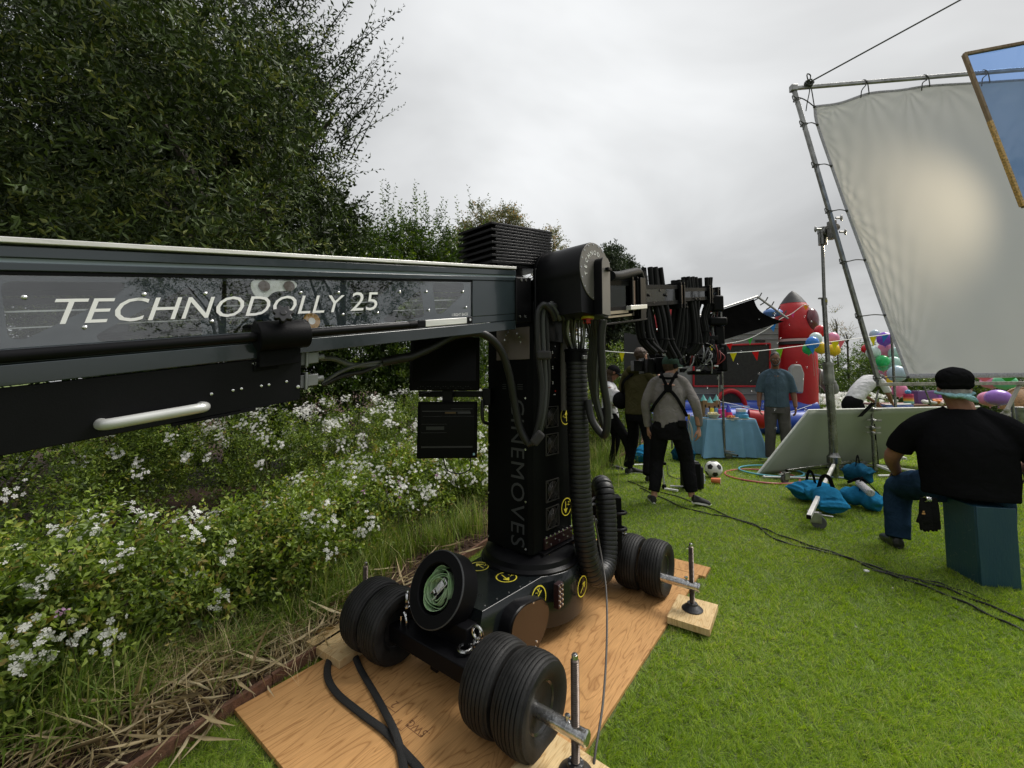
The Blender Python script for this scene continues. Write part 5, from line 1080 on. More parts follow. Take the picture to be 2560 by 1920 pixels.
HAIR_BR = mat('brown hair', (.055, .03, .016), .6, var=.5, vscale=60, bump=.9, bscale=140); HAIR_BK = mat('black hair', (.012, .01, .009), .55, var=.4, vscale=50, bump=.8, bscale=160); HAIR_GR = mat('grey hair', (.3, .28, .26), .7, var=.4, vscale=60, bump=.8, bscale=160)
def hand(mb, w_, d, palm, side=1, curl=.5, s=1.0, spread=.12):
    """w_: wrist, d: direction to the fingers, palm: palm normal, side: +1 thumb towards d x palm"""
    w_, d, n = Vector(w_), Vector(d).normalized(), Vector(palm).normalized(); n = (n - d * n.dot(d)).normalized(); l = d.cross(n) * side
    mb.tube([w_ - d * .03, w_ + d * .01, w_ + d * .04 * s, w_ + d * .085 * s], [(.024 * s, .018 * s), (.028 * s, .016 * s), (.041 * s, .016 * s), (.038 * s, .013 * s)], 12, upv=n)
    for i, (off, ln, ang) in enumerate(((.030, .072, .14), (.010, .080, .04), (-.010, .074, -.05), (-.029, .058, -.16))):
        b0 = w_ + d * .078 * s + l * off * s; d1 = (d + l * ang * spread / .12).normalized(); c1 = curl * (.7 + .12 * i)
        p1 = b0 + (d1 * math.cos(c1) + n * math.sin(c1)) * ln * .5 * s; p2 = p1 + (d1 * math.cos(c1 * 2) + n * math.sin(c1 * 2)) * ln * .3 * s; p3 = p2 + (d1 * math.cos(c1 * 2.8) + n * math.sin(c1 * 2.8)) * ln * .22 * s
        mb.tube([b0 - d * .015, b0, p1, p2, p3], [.0085 * s, .0088 * s, .008 * s, .0072 * s, .0055 * s], 8)
    t0 = w_ + d * .02 * s + l * .026 * s; t1 = t0 + (d * .6 + l * .75 + n * .25).normalized() * .036 * s; t2 = t1 + (d * .9 + l * .25 + n * .35).normalized() * .032 * s; t3 = t2 + (d + n * .4).normalized() * .02 * s
    mb.tube([t0 - d * .01, t0, t1, t2, t3], [.012 * s, .0135 * s, .0105 * s, .0095 * s, .007 * s], 8)
def head_shape(mb, c, f, up=UP, s=1.0, ears=True, nose=True):
    """c: centre of the skull, f: facing"""
    c = Vector(c); f = Vector(f).normalized(); up = (Vector(up) - f * Vector(up).dot(f)).normalized(); r_ = f.cross(up); A = (r_, f, up)
    mb.ball(c + up * .02 * s, (.076 * s, .096 * s, .10 * s), 18, 12, A)
    mb.ball(c + f * .022 * s - up * .045 * s, (.060 * s, .070 * s, .072 * s), 16, 10, A)
    mb.ball(c + f * .052 * s - up * .090 * s, (.034 * s, .036 * s, .026 * s), 12, 8, A)
    mb.ball(c + f * .078 * s + up * .012 * s, (.050 * s, .016 * s, .012 * s), 12, 8, A)
    if nose: mb.tube([c + f * .086 * s + up * .006 * s, c + f * .102 * s - up * .018 * s, c + f * .104 * s - up * .032 * s, c + f * .086 * s - up * .040 * s], [.008 * s, .011 * s, .014 * s, .010 * s], 8)
    mb.ball(c + f * .088 * s - up * .060 * s, (.026 * s, .010 * s, .009 * s), 10, 6, A)
    for sgn in (-1, 1):
        mb.ball(c + r_ * sgn * .034 * s + f * .07 * s - up * .028 * s, (.022 * s, .02 * s, .02 * s), 10, 6, A)
        if ears: mb.ball(c + r_ * sgn * .080 * s - f * .002 * s - up * .012 * s, (.010 * s, .020 * s, .032 * s), 10, 8, A)
    return r_, f, up
def face_parts(par, c, r_, f, up, s=1.0, brow=HAIR_BK, lips=None, skin_=None):
    for sgn in (-1, 1):
        e = c + r_ * sgn * .032 * s + f * .0845 * s - up * .004 * s
        ey = obj('eye', MB().ball(e, (.0135 * s, .009 * s, .0075 * s), 12, 8, (r_, f, up)), mat('eye white', (.6, .58, .55), .2), par)
        obj('iris', MB().ball(e + f * .0065 * s, (.0055 * s, .004 * s, .0058 * s), 10, 6, (r_, f, up)), mat('dark iris', (.02, .012, .008), .15), ey)
        obj('eyebrow', MB().tube([c + r_ * sgn * .016 * s + f * .094 * s + up * .016 * s, c + r_ * sgn * .034 * s + f * .092 * s + up * .021 * s, c + r_ * sgn * .052 * s + f * .078 * s + up * .015 * s], [.003 * s, .0042 * s, .002 * s], 6), brow, par)
    obj('lips', MB().ball(c + f * .093 * s - up * .062 * s, (.024 * s, .007 * s, .008 * s), 12, 8, (r_, f, up)), lips or mat('lip', (.2, .07, .055), .45), par)
def limb(mb, pts, rad, seg=14, n=5):
    P = spline(pts, n); m_ = len(P) - 1; k = len(rad) - 1; rr = []
    for i in range(m_ + 1):
        t = i / m_ * k; j = min(int(t), k - 1); a, b_ = rad[j], rad[j + 1]; u = t - j
        rr.append(tuple(x * (1 - u) + y * u for x, y in zip(a, b_)) if isinstance(a, tuple) else a * (1 - u) + b_ * u)
    return mb.tube(P, rr, seg)
def torso(mb, pts, rad, fwd):
    P = spline(pts, 5); m_ = len(P) - 1; k = len(rad) - 1; rr = []
    for i in range(m_ + 1):
        t = i / m_ * k; j = min(int(t), k - 1); u = t - j; rr.append(tuple(x * (1 - u) + y * u for x, y in zip(rad[j], rad[j + 1])))
    return mb.tube(P, rr, 22, upv=fwd)
def shoe(name, heel, toe, m, sole, par, s=1.0, up=UP):
    h, t = Vector(heel), Vector(toe); d = (t - h).normalized(); L = (t - h).length; up = (Vector(up) - d * Vector(up).dot(d)).normalized(); l = d.cross(up)
    b = MB(); b.tube([h + up * .045, h + d * .25 * L + up * .045, h + d * .55 * L + up * .035, h + d * .85 * L + up * .026, t - d * .01 + up * .020], [(.034 * s, .040 * s), (.038 * s, .042 * s), (.044 * s, .034 * s), (.044 * s, .026 * s), (.028 * s, .018 * s)], 16, upv=up)
    b.tube([h + d * .04 + up * .03, h + d * .05 + up * .085], [(.036 * s, .044 * s), (.036 * s, .046 * s)], 14, upv=d)
    o = remeshed(name, b, .007, m, par, 1)
    pts = []
    for a in np.linspace(0, 2 * math.pi, 29)[:-1]:
        x = math.cos(a); y = math.sin(a); pts.append(h + d * (L * .5 + x * L * .53) + l * y * (.040 + .008 * x) * s - up * .002)
    obj('sole', MB().prism(pts, up * .022), sole, o, bevel=.004); return o
def newperson(label, loc, yaw):
    t = thing('person', label, 'person', loc, None, local=True); t.rotation_euler.z = yaw; return t
F_ = V(0, 1, 0)
# ---- person in grey top seen from behind (local frame: +y = the way the body faces)
p0 = (G(1632, 1262) + G(1722, 1258)) / 2
gm = newperson('person in grey pullover and black harness standing with the back turned', (p0.x, p0.y, 0), R(-22)); gm.scale = (.92, .95, 1)
hips = V(0, 0, .88); ch_ = V(.0, .06, 1.30); nk = V(.01, .10, 1.43); hd = V(.03, .14, 1.55); hf = V(.75, .65, -.05)
b = MB(); head_shape(b, hd, hf); limb(b, [nk - UP * .06, nk, hd - UP * .05], [.062, .056, .055])
LH, RH = V(-.13, .06, .80), V(.33, .02, .84)
limb(b, [V(.20, .06, 1.32), V(.295, -.02, 1.12), RH + V(0, -.02, .04)], [.045, .038, .028])
LH = V(-.25, .05, .82); b2 = MB()
hand(b, RH, V(.05, .12, -1), V(-.8, .5, 0), -1, .6); hand(b, LH, V(.05, .15, -1), V(.9, .3, 0), 1, .5); limb(b, [V(-.17, .05, 1.30), V(-.255, .02, 1.10), LH + V(0, 0, .04)], [.045, .038, .027])
lf, rf = V(-.19, -.05, 0), V(.24, .06, 0)
limb(b, [V(-.09, 0, .86), V(-.155, .07, .47), V(-.19, -.04, .07)], [.07, .05, .036]); limb(b, [V(.09, 0, .86), V(.19, .09, .47), V(.235, .04, .09)], [.07, .05, .036])
b.tube([hips, V(0, .03, 1.1), ch_, nk - UP * .08], [.12, .12, .13, .06], 14)
remeshed('body', b, .0055, SK_L, gm, 2)
b = MB(); torso(b, [V(0, 0, .83), V(0, .02, 1.0), V(0, .05, 1.22), V(0, .08, 1.35), V(.0, .09, 1.44)], [(.185, .135), (.185, .14), (.20, .14), (.165, .11), (.065, .06)], F_)
limb(b, [V(-.04, .08, 1.42), V(-.15, .06, 1.355), V(-.205, .05, 1.28), V(-.265, .02, 1.12), V(-.262, .04, .92), V(-.255, .045, .84)], [.045, .066, .064, .06, .046, .038]); limb(b, [V(.05, .09, 1.42), V(.16, .07, 1.355), V(.22, .06, 1.28), V(.295, -.02, 1.12), V(.333, .01, .95), V(.332, .02, .87)], [.045, .066, .064, .06, .046, .038])
b.lathe(V(0, .09, 1.40), V(0, .25, 1), [(.04, -.03), (.085, 0), (.08, .04), (.05, .06)], 20)
M_gs = cloth('heather grey knit', (.20, .185, .175), bscale=9, bump=1.0); remeshed('pullover', b, .010, M_gs, gm, 2, .006, 7, 3)
b = MB(); torso(b, [V(0, 0, .72), V(0, 0, .82), V(0, 0, .92)], [(.17, .13), (.185, .14), (.175, .13)], F_)
limb(b, [V(-.09, 0, .86), V(-.125, .04, .66), V(-.155, .07, .47), V(-.175, .0, .25), V(-.19, -.04, .13)], [.11, .10, .085, .074, .064]); limb(b, [V(.09, 0, .86), V(.15, .04, .66), V(.19, .09, .47), V(.22, .05, .25), V(.235, .05, .15)], [.11, .10, .088, .078, .07])
M_bp = cloth('black trousers cloth', (.012, .012, .013), bscale=12); remeshed('trousers', b, .010, M_bp, gm, 2, .006, 10, 5)
M_sole = mat('white sole rubber', (.7, .69, .64), .6, var=.1); M_shoe = mat('black knit shoe', (.02, .02, .021), .7, var=.3, bump=.4, bscale=200)
shoe('shoe', V(-.19, -.08, .0), V(-.25, .16, .0), M_shoe, M_sole, gm); shoe('shoe', V(.235, .0, .035), V(.44, .10, .0), M_shoe, M_sole, gm)
M_cap = cloth('dark green cap cloth', (.045, .075, .062), bscale=30, bump=.4)
hfn = hf.normalized(); hr_ = hfn.cross(UP).normalized()
def cap(par, c, f, m, s=1.0, brim=True, tilt=0.0):
    f = Vector(f).normalized(); r_ = f.cross(UP).normalized(); up = r_.cross(f) if tilt == 0 else (r_.cross(f) + f * tilt).normalized(); f2 = up.cross(r_)
    b = MB(); rg = []
    for i in range(9):
        th = i / 8 * math.pi / 2; rg.append([c + up * (.028 * s + .088 * s * math.sin(th)) + (r_ * (.086 * s * math.cos(a)) + f2 * (.106 * s * math.sin(a))) * max(.03, math.cos(th)) for a in np.linspace(0, 2 * math.pi, 25)[:-1]])
    b.ringloft([[p - up * .02 * s for p in rg[0]]] + rg); o = obj('cap', b, m, par)
    if brim:
        b = MB(); n = 10; rows = []
        for j in range(4):
            q = j / 3; rows.append([c + up * (.022 * s - .02 * q * s - .022 * s * abs(math.cos(a)) ** 2 * (1 - q * .0)) + r_ * (.084 * s * math.cos(a)) + f2 * ((.100 * s) * math.sin(a) + q * .075 * s * math.sin(a) ** .6) for a in np.linspace(.12, math.pi - .12, n)])
        for j in range(3):
            b.add(rows[j] + rows[j + 1], [(k, k + 1, k + 1 + n, k + n) for k in range(n - 1)])
        bo = obj('brim', b, m, o); md = bo.modifiers.new('t', 'SOLIDIFY'); md.thickness = .004
    return o
cap(gm, hd, hf, M_cap, 1.06)
b = MB(); b.ball(hd + UP * .005 - hfn * .012, (.084, .098, .078), 18, 12, (hr_, hfn, UP)); b.ball(hd - UP * .04 - hfn * .035, (.066, .06, .045), 14, 10, (hr_, hfn, UP)); remeshed('hair', b, .009, HAIR_BR, gm, 1, .002, 60)
obj('headset', MB().lathe(hd - hr_ * -.085 - UP * .012, hr_, [(.004, 0), (.030, 0), (.030, .015), (.004, .018)], 16), M_black2, gm)
# harness straps lying on the pullover
M_har = cloth('black webbing', (.01, .01, .011), bscale=40, bump=.3)
def strap_run(par, pts, w_, name='strap', th=.006, nrm_=V(0, -1, 0), m=M_har):
    P = spline(pts, 6); rg = []
    for i, p in enumerate(P):
        d = (P[min(i + 1, len(P) - 1)] - P[max(i - 1, 0)]).normalized(); s_ = d.cross(nrm_).normalized(); u_ = s_.cross(d)
        rg.append([p + s_ * w_ - u_ * th, p + s_ * w_ + u_ * th, p - s_ * w_ + u_ * th, p - s_ * w_ - u_ * th])
    return obj(name, MB().ringloft(rg), m, par)
hx = strap_run(gm, [V(-.085, .03, 1.47), V(-.06, -.055, 1.41), V(0, -.100, 1.28)], .018, 'harness_strap'); strap_run(gm, [V(.11, .03, 1.47), V(.07, -.055, 1.41), V(0, -.100, 1.28)], .018, 'harness_strap')
strap_run(gm, [V(0, -.100, 1.29), V(-.08, -.108, 1.20), V(-.16, -.085, 1.10), V(-.205, -.01, 1.02)], .018, 'harness_strap'); strap_run(gm, [V(0, -.100, 1.29), V(.09, -.108, 1.19), V(.165, -.080, 1.06), V(.205, -.01, .98)], .018, 'harness_strap')
strap_run(gm, [V(-.10, -.055, 1.415), V(-.03, -.075, 1.40), V(.05, -.075, 1.40), V(.11, -.05, 1.42)], .014, 'harness_strap'); obj('harness_plate', MB().box(V(0, -.110, 1.285), (.09, .014, .085)), M_har, gm, bevel=.006)
obj('belt_pack', MB().box(V(.15, -.10, .90), (.10, .05, .075)), M_black2, gm, bevel=.01); obj('yellow_clip', MB().box(V(.225, .0, .97), (.03, .03, .06)), mat('yellow webbing', (.5, .35, .04), .6), gm, bevel=.004)
for k in range(3): obj('rope_loop', MB().tube(spline([V(.215, -.02 + k * .012, .95), V(.245 + k * .006, -.03, .85), V(.25 + k * .004, -.02, .74 - k * .01), V(.225, -.01, .80), V(.21, -.01, .93)], 6), .006, 6), mat('grey rope', (.4, .4, .38), .8), gm)
# ---- olive-hooded man
p0 = (G(1572, 1188) + G(1622, 1203)) / 2
om = newperson('person in olive hooded jacket with brown hair looking into the camera head', (p0.x, p0.y, 0), R(-50))
hips = V(0, 0, .95); hd = V(.0, .12, 1.73); hf = V(.1, 1, -.12); nk = V(0, .06, 1.56)
b = MB(); r3 = head_shape(b, hd, hf); limb(b, [nk - UP * .07, nk, hd - UP * .05], [.062, .056, .055]); b.tube([hips, V(0, .02, 1.2), V(0, .04, 1.48)], [.12, .12, .12], 12)
hand(b, V(.16, .33, 1.43), V(-.2, .8, .3), V(-.8, 0, -.5), 1, .8); limb(b, [V(.18, .03, 1.42), V(.27, .12, 1.22), V(.16, .31, 1.42)], [.045, .04, .027]); hand(b, V(-.12, .38, 1.30), V(.2, .9, .1), V(.7, 0, .4), -1, .8); limb(b, [V(-.18, .03, 1.42), V(-.275, .12, 1.2), V(-.12, .36, 1.29)], [.045, .04, .027])
remeshed('body', b, .0055, SK_L, om, 2)
b = MB(); torso(b, [V(0, 0, .90), V(0, 0, 1.05), V(0, .02, 1.3), V(0, .04, 1.46), V(0, .05, 1.57)], [(.185, .145), (.175, .135), (.20, .14), (.17, .12), (.07, .065)], F_)
limb(b, [V(.05, .04, 1.54), V(.15, .03, 1.47), V(.22, .04, 1.40), V(.28, .11, 1.22), V(.2, .25, 1.36), V(.175, .30, 1.41)], [.05, .07, .07, .068, .055, .045]); limb(b, [V(-.05, .04, 1.54), V(-.15, .03, 1.47), V(-.22, .04, 1.40), V(-.285, .11, 1.21), V(-.18, .27, 1.26), V(-.14, .34, 1.29)], [.05, .07, .07, .068, .055, .045])
b.ball(V(0, -.07, 1.53), (.12, .07, .07)); b.lathe(V(0, .03, 1.53), V(0, .3, 1), [(.06, -.02), (.10, 0), (.10, .03), (.06, .05)], 20)
M_ol = cloth('olive fleece', (.065, .058, .028), bscale=10, bump=.9); remeshed('hooded_jacket', b, .011, M_ol, om, 2, .009, 9, 8)
b = MB(); limb(b, [V(-.09, 0, .92), V(-.17, .14, .52), V(-.24, .10, .10)], [.10, .078, .062]); limb(b, [V(.09, 0, .92), V(.16, .02, .52), V(.22, -.12, .10)], [.10, .078, .062]); torso(b, [V(0, 0, .80), V(0, 0, .95)], [(.17, .13), (.18, .14)], F_)
remeshed('trousers', b, .012, M_bp, om, 2, .006, 10, 5)
shoe('shoe', V(-.24, .06, 0), V(-.26, .33, 0), M_shoe, mat('grey sole', (.3, .3, .3), .6), om); shoe('shoe', V(.22, -.14, 0), V(.26, .12, 0), M_shoe, MATS['grey sole'], om)
b = MB(); b.ball(hd + UP * .025 - F_ * .02, (.086, .10, .10), 18, 12); b.ball(hd + UP * .06 + F_ * .04, (.07, .06, .055), 14, 10); remeshed('hair', b, .008, HAIR_BR, om, 1, .006, 45)
obj('shoulder_bag', MB().ball(V(-.27, .0, 1.08), (.10, .16, .13)), cloth('black bag cloth', (.012, .012, .013), bscale=20), om); strap_run(om, [V(-.22, -.03, 1.18), V(-.12, -.14, 1.36), V(.1, -.06, 1.55)], .02)
# ---- woman in white shirt and cap
p0 = G(1526, 1178); wm = newperson('person in white shirt, black cap and hip pouch looking down at the hands', (p0.x, p0.y, 0), R(-100))
hd = V(0, .06, 1.50); hf = V(-.25, 1, -.45); nk = V(0, .0, 1.33)
b = MB(); r3 = head_shape(b, hd, hf, s=.95); face_parts(wm, hd, *r3, s=.95, brow=HAIR_BR); limb(b, [nk - UP * .06, nk, hd - UP * .05], [.052, .046, .048]); b.tube([V(0, 0, .88), V(0, 0, 1.05), V(0, .01, 1.25)], [.10, .10, .10], 12)
for sx in (-1, 1): limb(b, [V(.16 * sx, 0, 1.27), V(.21 * sx, .05, 1.03), V(.05 * sx, .27, 1.07)], [.040, .035, .023]); hand(b, V(.06 * sx, .26, 1.07), V(-.3 * sx, .9, .1), V(-.5 * sx, 0, .8), -sx, .7, .9)
remeshed('body', b, .0055, SK_T, wm, 2)
b = MB(); torso(b, [V(0, 0, .80), V(0, 0, .98), V(0, .01, 1.16), V(0, .01, 1.28), V(0, .01, 1.35)], [(.19, .14), (.15, .115), (.165, .125), (.15, .10), (.06, .055)], F_); b.ball(V(-.07, .09, 1.17), .07); b.ball(V(.07, .09, 1.17), .07)
for sx in (-1, 1): limb(b, [V(.03 * sx, 0, 1.33), V(.12 * sx, 0, 1.275), V(.165 * sx, .01, 1.22), V(.205 * sx, .04, 1.08), V(.19 * sx, .08, 1.03)], [.038, .052, .052, .052, .045])
M_ws = cloth('white linen', (.68, .68, .70), bscale=12, bump=1.0, var=.05); remeshed('shirt', b, .010, M_ws, wm, 2, .007, 11, 2)
b = MB(); torso(b, [V(0, 0, .76), V(0, 0, .90)], [(.16, .125), (.165, .13)], F_); limb(b, [V(-.08, 0, .86), V(-.12, .10, .48), V(-.14, .02, .10)], [.095, .068, .045]); limb(b, [V(.08, 0, .86), V(.10, .22, .50), V(.08, .30, .12)], [.095, .068, .045]); remeshed('trousers', b, .011, M_bp, wm, 2, .004, 10, 5)
shoe('shoe', V(-.14, -.03, 0), V(-.13, .21, 0), M_shoe, MATS['grey sole'], wm, .9); shoe('shoe', V(.08, .28, 0), V(.09, .52, 0), M_shoe, M_sole, wm, .9)
cap(wm, hd, hf, cloth('black cap cloth', (.014, .014, .016), bscale=30, bump=.3), .98)
hfn = Vector(hf).normalized(); b = MB(); b.ball(hd - hfn * .02, (.078, .09, .085)); limb(b, [hd - hfn * .07 - UP * .04, V(.05, .02, 1.30), V(.09, .06, 1.15)], [.04, .035, .012]); remeshed('hair', b, .009, HAIR_BR, wm, 1, .003, 50)
obj('hip_pouch', MB().box(V(.14, -.10, .86), (.12, .12, .20)).box(V(.0, -.15, .90), (.16, .05, .10)), cloth('black bag cloth', (.012,) * 3), wm, bevel=.02)
for k, (m_, dz_) in enumerate(((mat('yellow tape', (.7, .6, .1), .5), 0), (mat('pink tape', (.8, .1, .25), .5), .02), (mat('white tape', (.75, .75, .72), .5), -.01), (M_red, .015))):
    obj('tape_roll', MB().lathe(V(.15 - k * .02, -.12 + k * .012, .68 + dz_), V(1, .3, .2), [(.018, 0), (.035, 0), (.035, .012), (.018, .012)], 20, closed=True), m_, wm)
# ---- man in blue shirt facing the camera
p0 = V(4.50, 7.09, 0); bm_ = newperson('person in teal button shirt, grey trousers and glasses standing by the party table', tuple(p0), R(180 - 28)); bm_.scale = (.87, .92, 1)
s_ = 1.0; hd = V(0, .02, 1.735); hf = V(0, 1, -.02); nk = V(0, -.01, 1.56)
b = MB(); r3 = head_shape(b, hd, hf, s=1.05); face_parts(bm_, hd, *r3, s=1.05, lips=mat('dark lip', (.14, .06, .05), .45)); limb(b, [nk - UP * .08, nk, hd - UP * .05], [.070, .064, .062]); b.tube([V(0, 0, .9), V(0, 0, 1.2), V(0, -.01, 1.45)], [.14, .15, .14], 12)
for sx in (-1, 1):
    limb(b, [V(.19 * sx, -.01, 1.42), V(.275 * sx, -.02, 1.18), V(.30 * sx, .06, .93)], [.058, .052, .034]); hand(b, V(.30 * sx, .06, .93), V(-.05 * sx, .15, -1), V(-.8 * sx, .1, 0), sx, .45, 1.08)
remeshed('body', b, .0055, SK_D, bm_, 2)
b = MB(); torso(b, [V(0, 0, .93), V(0, .01, 1.10), V(0, .01, 1.32), V(0, 0, 1.46), V(0, -.01, 1.56)], [(.215, .155), (.20, .155), (.215, .15), (.18, .12), (.075, .07)], F_)
for sx in (-1, 1): limb(b, [V(.05 * sx, -.01, 1.54), V(.16 * sx, -.01, 1.475), V(.225 * sx, -.01, 1.40), V(.275 * sx, -.02, 1.24), V(.285 * sx, -.02, 1.17)], [.05, .072, .074, .072, .074])
M_bs = cloth('teal linen shirt', (.075, .115, .15), bscale=9, bump=.8, var=.12); sh = remeshed('shirt', b, .010, M_bs, bm_, 2, .006, 9, 12)
for sx in (-1, 1): obj('collar', MB().prism([V(.015 * sx, .085, 1.525), V(.075 * sx, .04, 1.575), V(.095 * sx, .065, 1.535), V(.05 * sx, .125, 1.485)], V(0, .006, .004)), M_bs, sh)
for k in range(6): obj('button', MB().lathe(V(0, .165 - abs(k - 3) * .004, 1.43 - k * .075), F_, [(.006, 0), (.006, .003), (.001, .003)], 10), mat('dark button', (.03, .04, .05), .4), sh)
b = MB().tube(spline([V(.0, .128, 1.47), V(.0, .162, 1.38), V(0, .172, 1.2), V(0, .168, .97)], 5), [(.012, .003)] * 16, 8, upv=F_); obj('placket', b, M_bs, sh)
b = MB(); torso(b, [V(0, 0, .82), V(0, 0, .96)], [(.20, .145), (.20, .145)], F_)
for sx in (-1, 1): limb(b, [V(.10 * sx, 0, .93), V(.125 * sx, .02, .50), V(.14 * sx, -.01, .07)], [.118, .095, .080])
remeshed('trousers', b, .011, cloth('grey trousers cloth', (.095, .09, .085), bscale=10, bump=.7), bm_, 2, .005, 8, 6)
for sx in (-1, 1): shoe('shoe', V(.14 * sx, -.05, 0), V(.17 * sx, .24, 0), mat('white leather', (.7, .7, .68), .45), M_sole, bm_, 1.05)
b = MB(); b.ball(hd + UP * .045 - F_ * .008, (.084, .101, .085)); remeshed('hair', b, .009, HAIR_BK, bm_, 1, .002, 60)
b = MB()
b.tube([hd + V(-.072, .035, -.03), hd + V(-.060, .075, -.075), hd + V(-.03, .098, -.105), hd + V(0, .105, -.112), hd + V(.03, .098, -.105), hd + V(.060, .075, -.075), hd + V(.072, .035, -.03)], [.008, .013, .015, .016, .015, .013, .008], 8); b.tube([hd + V(-.03, .100, -.052), hd + V(0, .108, -.046), hd + V(.03, .100, -.052)], .0055, 6)
obj('beard', b, HAIR_BK, bm_)
g_ = MB()
for sx in (-1, 1):
    cx = .034 * sx; pts = [hd + V(cx + .029 * math.cos(a), .104 - .004 * abs(math.cos(a)), .000 + .019 * math.sin(a)) for a in np.linspace(0, 2 * math.pi, 17)[:-1]]; g_.tube(pts, .0028, 6, closed=True); g_.tube([hd + V(.063 * sx, .100, .006), hd + V(.084 * sx, .0, .0)], .0022, 5)
g_.tube([hd + V(-.006, .106, .004), hd + V(.006, .106, .004)], .003, 5); obj('glasses', g_, M_black, bm_)
# ---- bending person in white tee
p0 = AY(2140, 1010, 8.3); bp = newperson('person in white tee bending over the gift table, dark hair in a bun', (p0.x, p0.y, 0), R(-80))
b = MB(); hd = V(0, .62, 1.38); head_shape(b, hd, V(0, .8, -.8)); limb(b, [V(0, .42, 1.38), hd - V(0, .04, .02)], [.055, .055]); b.tube([V(0, -.05, .95), V(0, .2, 1.22), V(0, .40, 1.36)], [.11, .11, .11], 12)
for sx in (-1, 1): limb(b, [V(.18 * sx, .40, 1.34), V(.24 * sx, .48, 1.10), V(.16 * sx, .66, .92)], [.046, .04, .026]); hand(b, V(.16 * sx, .66, .92), V(0, .6, -.6), V(-.5 * sx, 0, -.5), sx, .5); limb(b, [V(.09 * sx, -.05, .9), V(.11 * sx, .02, .5), V(.12 * sx, -.06, .06)], [.08, .06, .04])
remeshed('body', b, .008, SK_T, bp, 2)
b = MB(); torso(b, [V(0, -.08, .92), V(0, .02, 1.08), V(0, .22, 1.27), V(0, .38, 1.38), V(0, .45, 1.40)], [(.17, .13), (.17, .13), (.195, .13), (.19, .12), (.07, .06)], V(0, .6, -.8))
for sx in (-1, 1): limb(b, [V(.13 * sx, .37, 1.38), V(.19 * sx, .40, 1.34), V(.235 * sx, .46, 1.18), V(.24 * sx, .47, 1.14)], [.07, .07, .062, .058])
remeshed('tee_shirt', b, .012, M_ws, bp, 2, .009, 12, 4); b = MB(); torso(b, [V(0, -.08, .78), V(0, -.1, .90), V(0, -.04, 1.0)], [(.17, .14), (.18, .15), (.165, .13)], F_)
for sx in (-1, 1): limb(b, [V(.09 * sx, -.07, .88), V(.11 * sx, .02, .5), V(.12 * sx, -.06, .08)], [.11, .085, .06]); shoe('shoe', V(.12 * sx, -.1, 0), V(.13 * sx, .16, 0), M_shoe, M_sole, bp)
remeshed('trousers', b, .013, M_bp, bp, 2, .005, 9, 4); b = MB(); b.ball(hd + V(0, -.02, .03), (.085, .1, .1)); b.ball(hd + V(0, -.08, .11), .05); remeshed('hair', b, .009, HAIR_BK, bp, 1, .004, 40)
# ---- seated man, back to the camera
sm_ = newperson('person in black tee, flat cap and teal bandana sitting on the blue-green box', (3.30, 3.06, 0), R(-40))
sz = .535; hips = V(0, 0, sz + .09); hd = V(-.03, .03, 1.315); hf = V(-.15, 1, .0); nk = V(0, .02, 1.17)
b = MB(); r3 = head_shape(b, hd, hf, s=1.05); limb(b, [nk - UP * .08, nk, hd - UP * .05], [.078, .072, .068]); b.tube([hips, V(0, 0, .85), V(0, .02, 1.05)], [.15, .16, .13], 12)
le, lw = V(-.385, .10, .78), V(-.36, .30, .60); re_, rw = V(.37, .12, .80), V(.22, .38, .70)
limb(b, [V(-.22, .03, 1.0), le, lw], [.062, .055, .034]); hand(b, lw, V(-.05, .9, -.3), V(.1, .2, -1), -1, .35, 1.1); limb(b, [V(.22, .03, 1.0), re_, rw], [.062, .055, .034]); hand(b, rw, V(-.2, .9, -.2), V(0, .2, -1), 1, .5, 1.1)
remeshed('body', b, .0055, SK_T, sm_, 2)
b = MB(); torso(b, [V(0, -.03, sz + .01), V(0, -.02, .70), V(0, -.02, .90), V(0, .0, 1.04), V(0, .02, 1.165)], [(.25, .20), (.255, .205), (.26, .185), (.20, .135), (.085, .08)], F_)
limb(b, [V(-.06, .02, 1.145), V(-.19, .01, 1.055), V(-.265, .02, .98), V(-.335, .07, .87), V(-.355, .08, .82)], [.055, .085, .09, .09, .088]); limb(b, [V(.06, .02, 1.145), V(.19, .01, 1.055), V(.265, .02, .98), V(.335, .06, .87), V(.355, .07, .83)], [.055, .085, .09, .088, .086])
M_bt = cloth('black jersey', (.009, .009, .010), bscale=6, bump=.9, var=.1); remeshed('tee_shirt', b, .010, M_bt, sm_, 2, .007, 7, 9)
b = MB(); limb(b, [V(-.13, .0, sz + .07), V(-.29, .26, .52), V(-.35, .36, .47)], [.13, .112, .10]); limb(b, [V(-.35, .35, .48), V(-.365, .33, .32), V(-.375, .27, .08)], [.098, .088, .082]); limb(b, [V(.13, .0, sz + .09), V(.2, .38, .60), V(.22, .46, .56)], [.125, .105, .09]); limb(b, [V(.22, .45, .57), V(.24, .52, .34), V(.25, .60, .12)], [.088, .08, .075]); torso(b, [V(0, -.02, sz + .02), V(0, -.02, .68)], [(.22, .19), (.22, .18)], F_)
remeshed('jeans', b, .010, cloth('blue denim', (.022, .045, .085), bscale=11, bump=.9, var=.35, fine=.5), sm_, 2, .007, 9, 3)
shoe('shoe', V(-.375, .22, 0), V(-.46, .48, 0), mat('black leather', (.018, .018, .019), .35, bump=.2), mat('black sole', (.02, .02, .02), .6), sm_, 1.15); shoe('shoe', V(.25, .56, 0), V(.27, .83, 0), MATS['black leather'], MATS['black sole'], sm_, 1.15)
hfn = Vector(hf).normalized(); hr_ = hfn.cross(UP); b = MB()
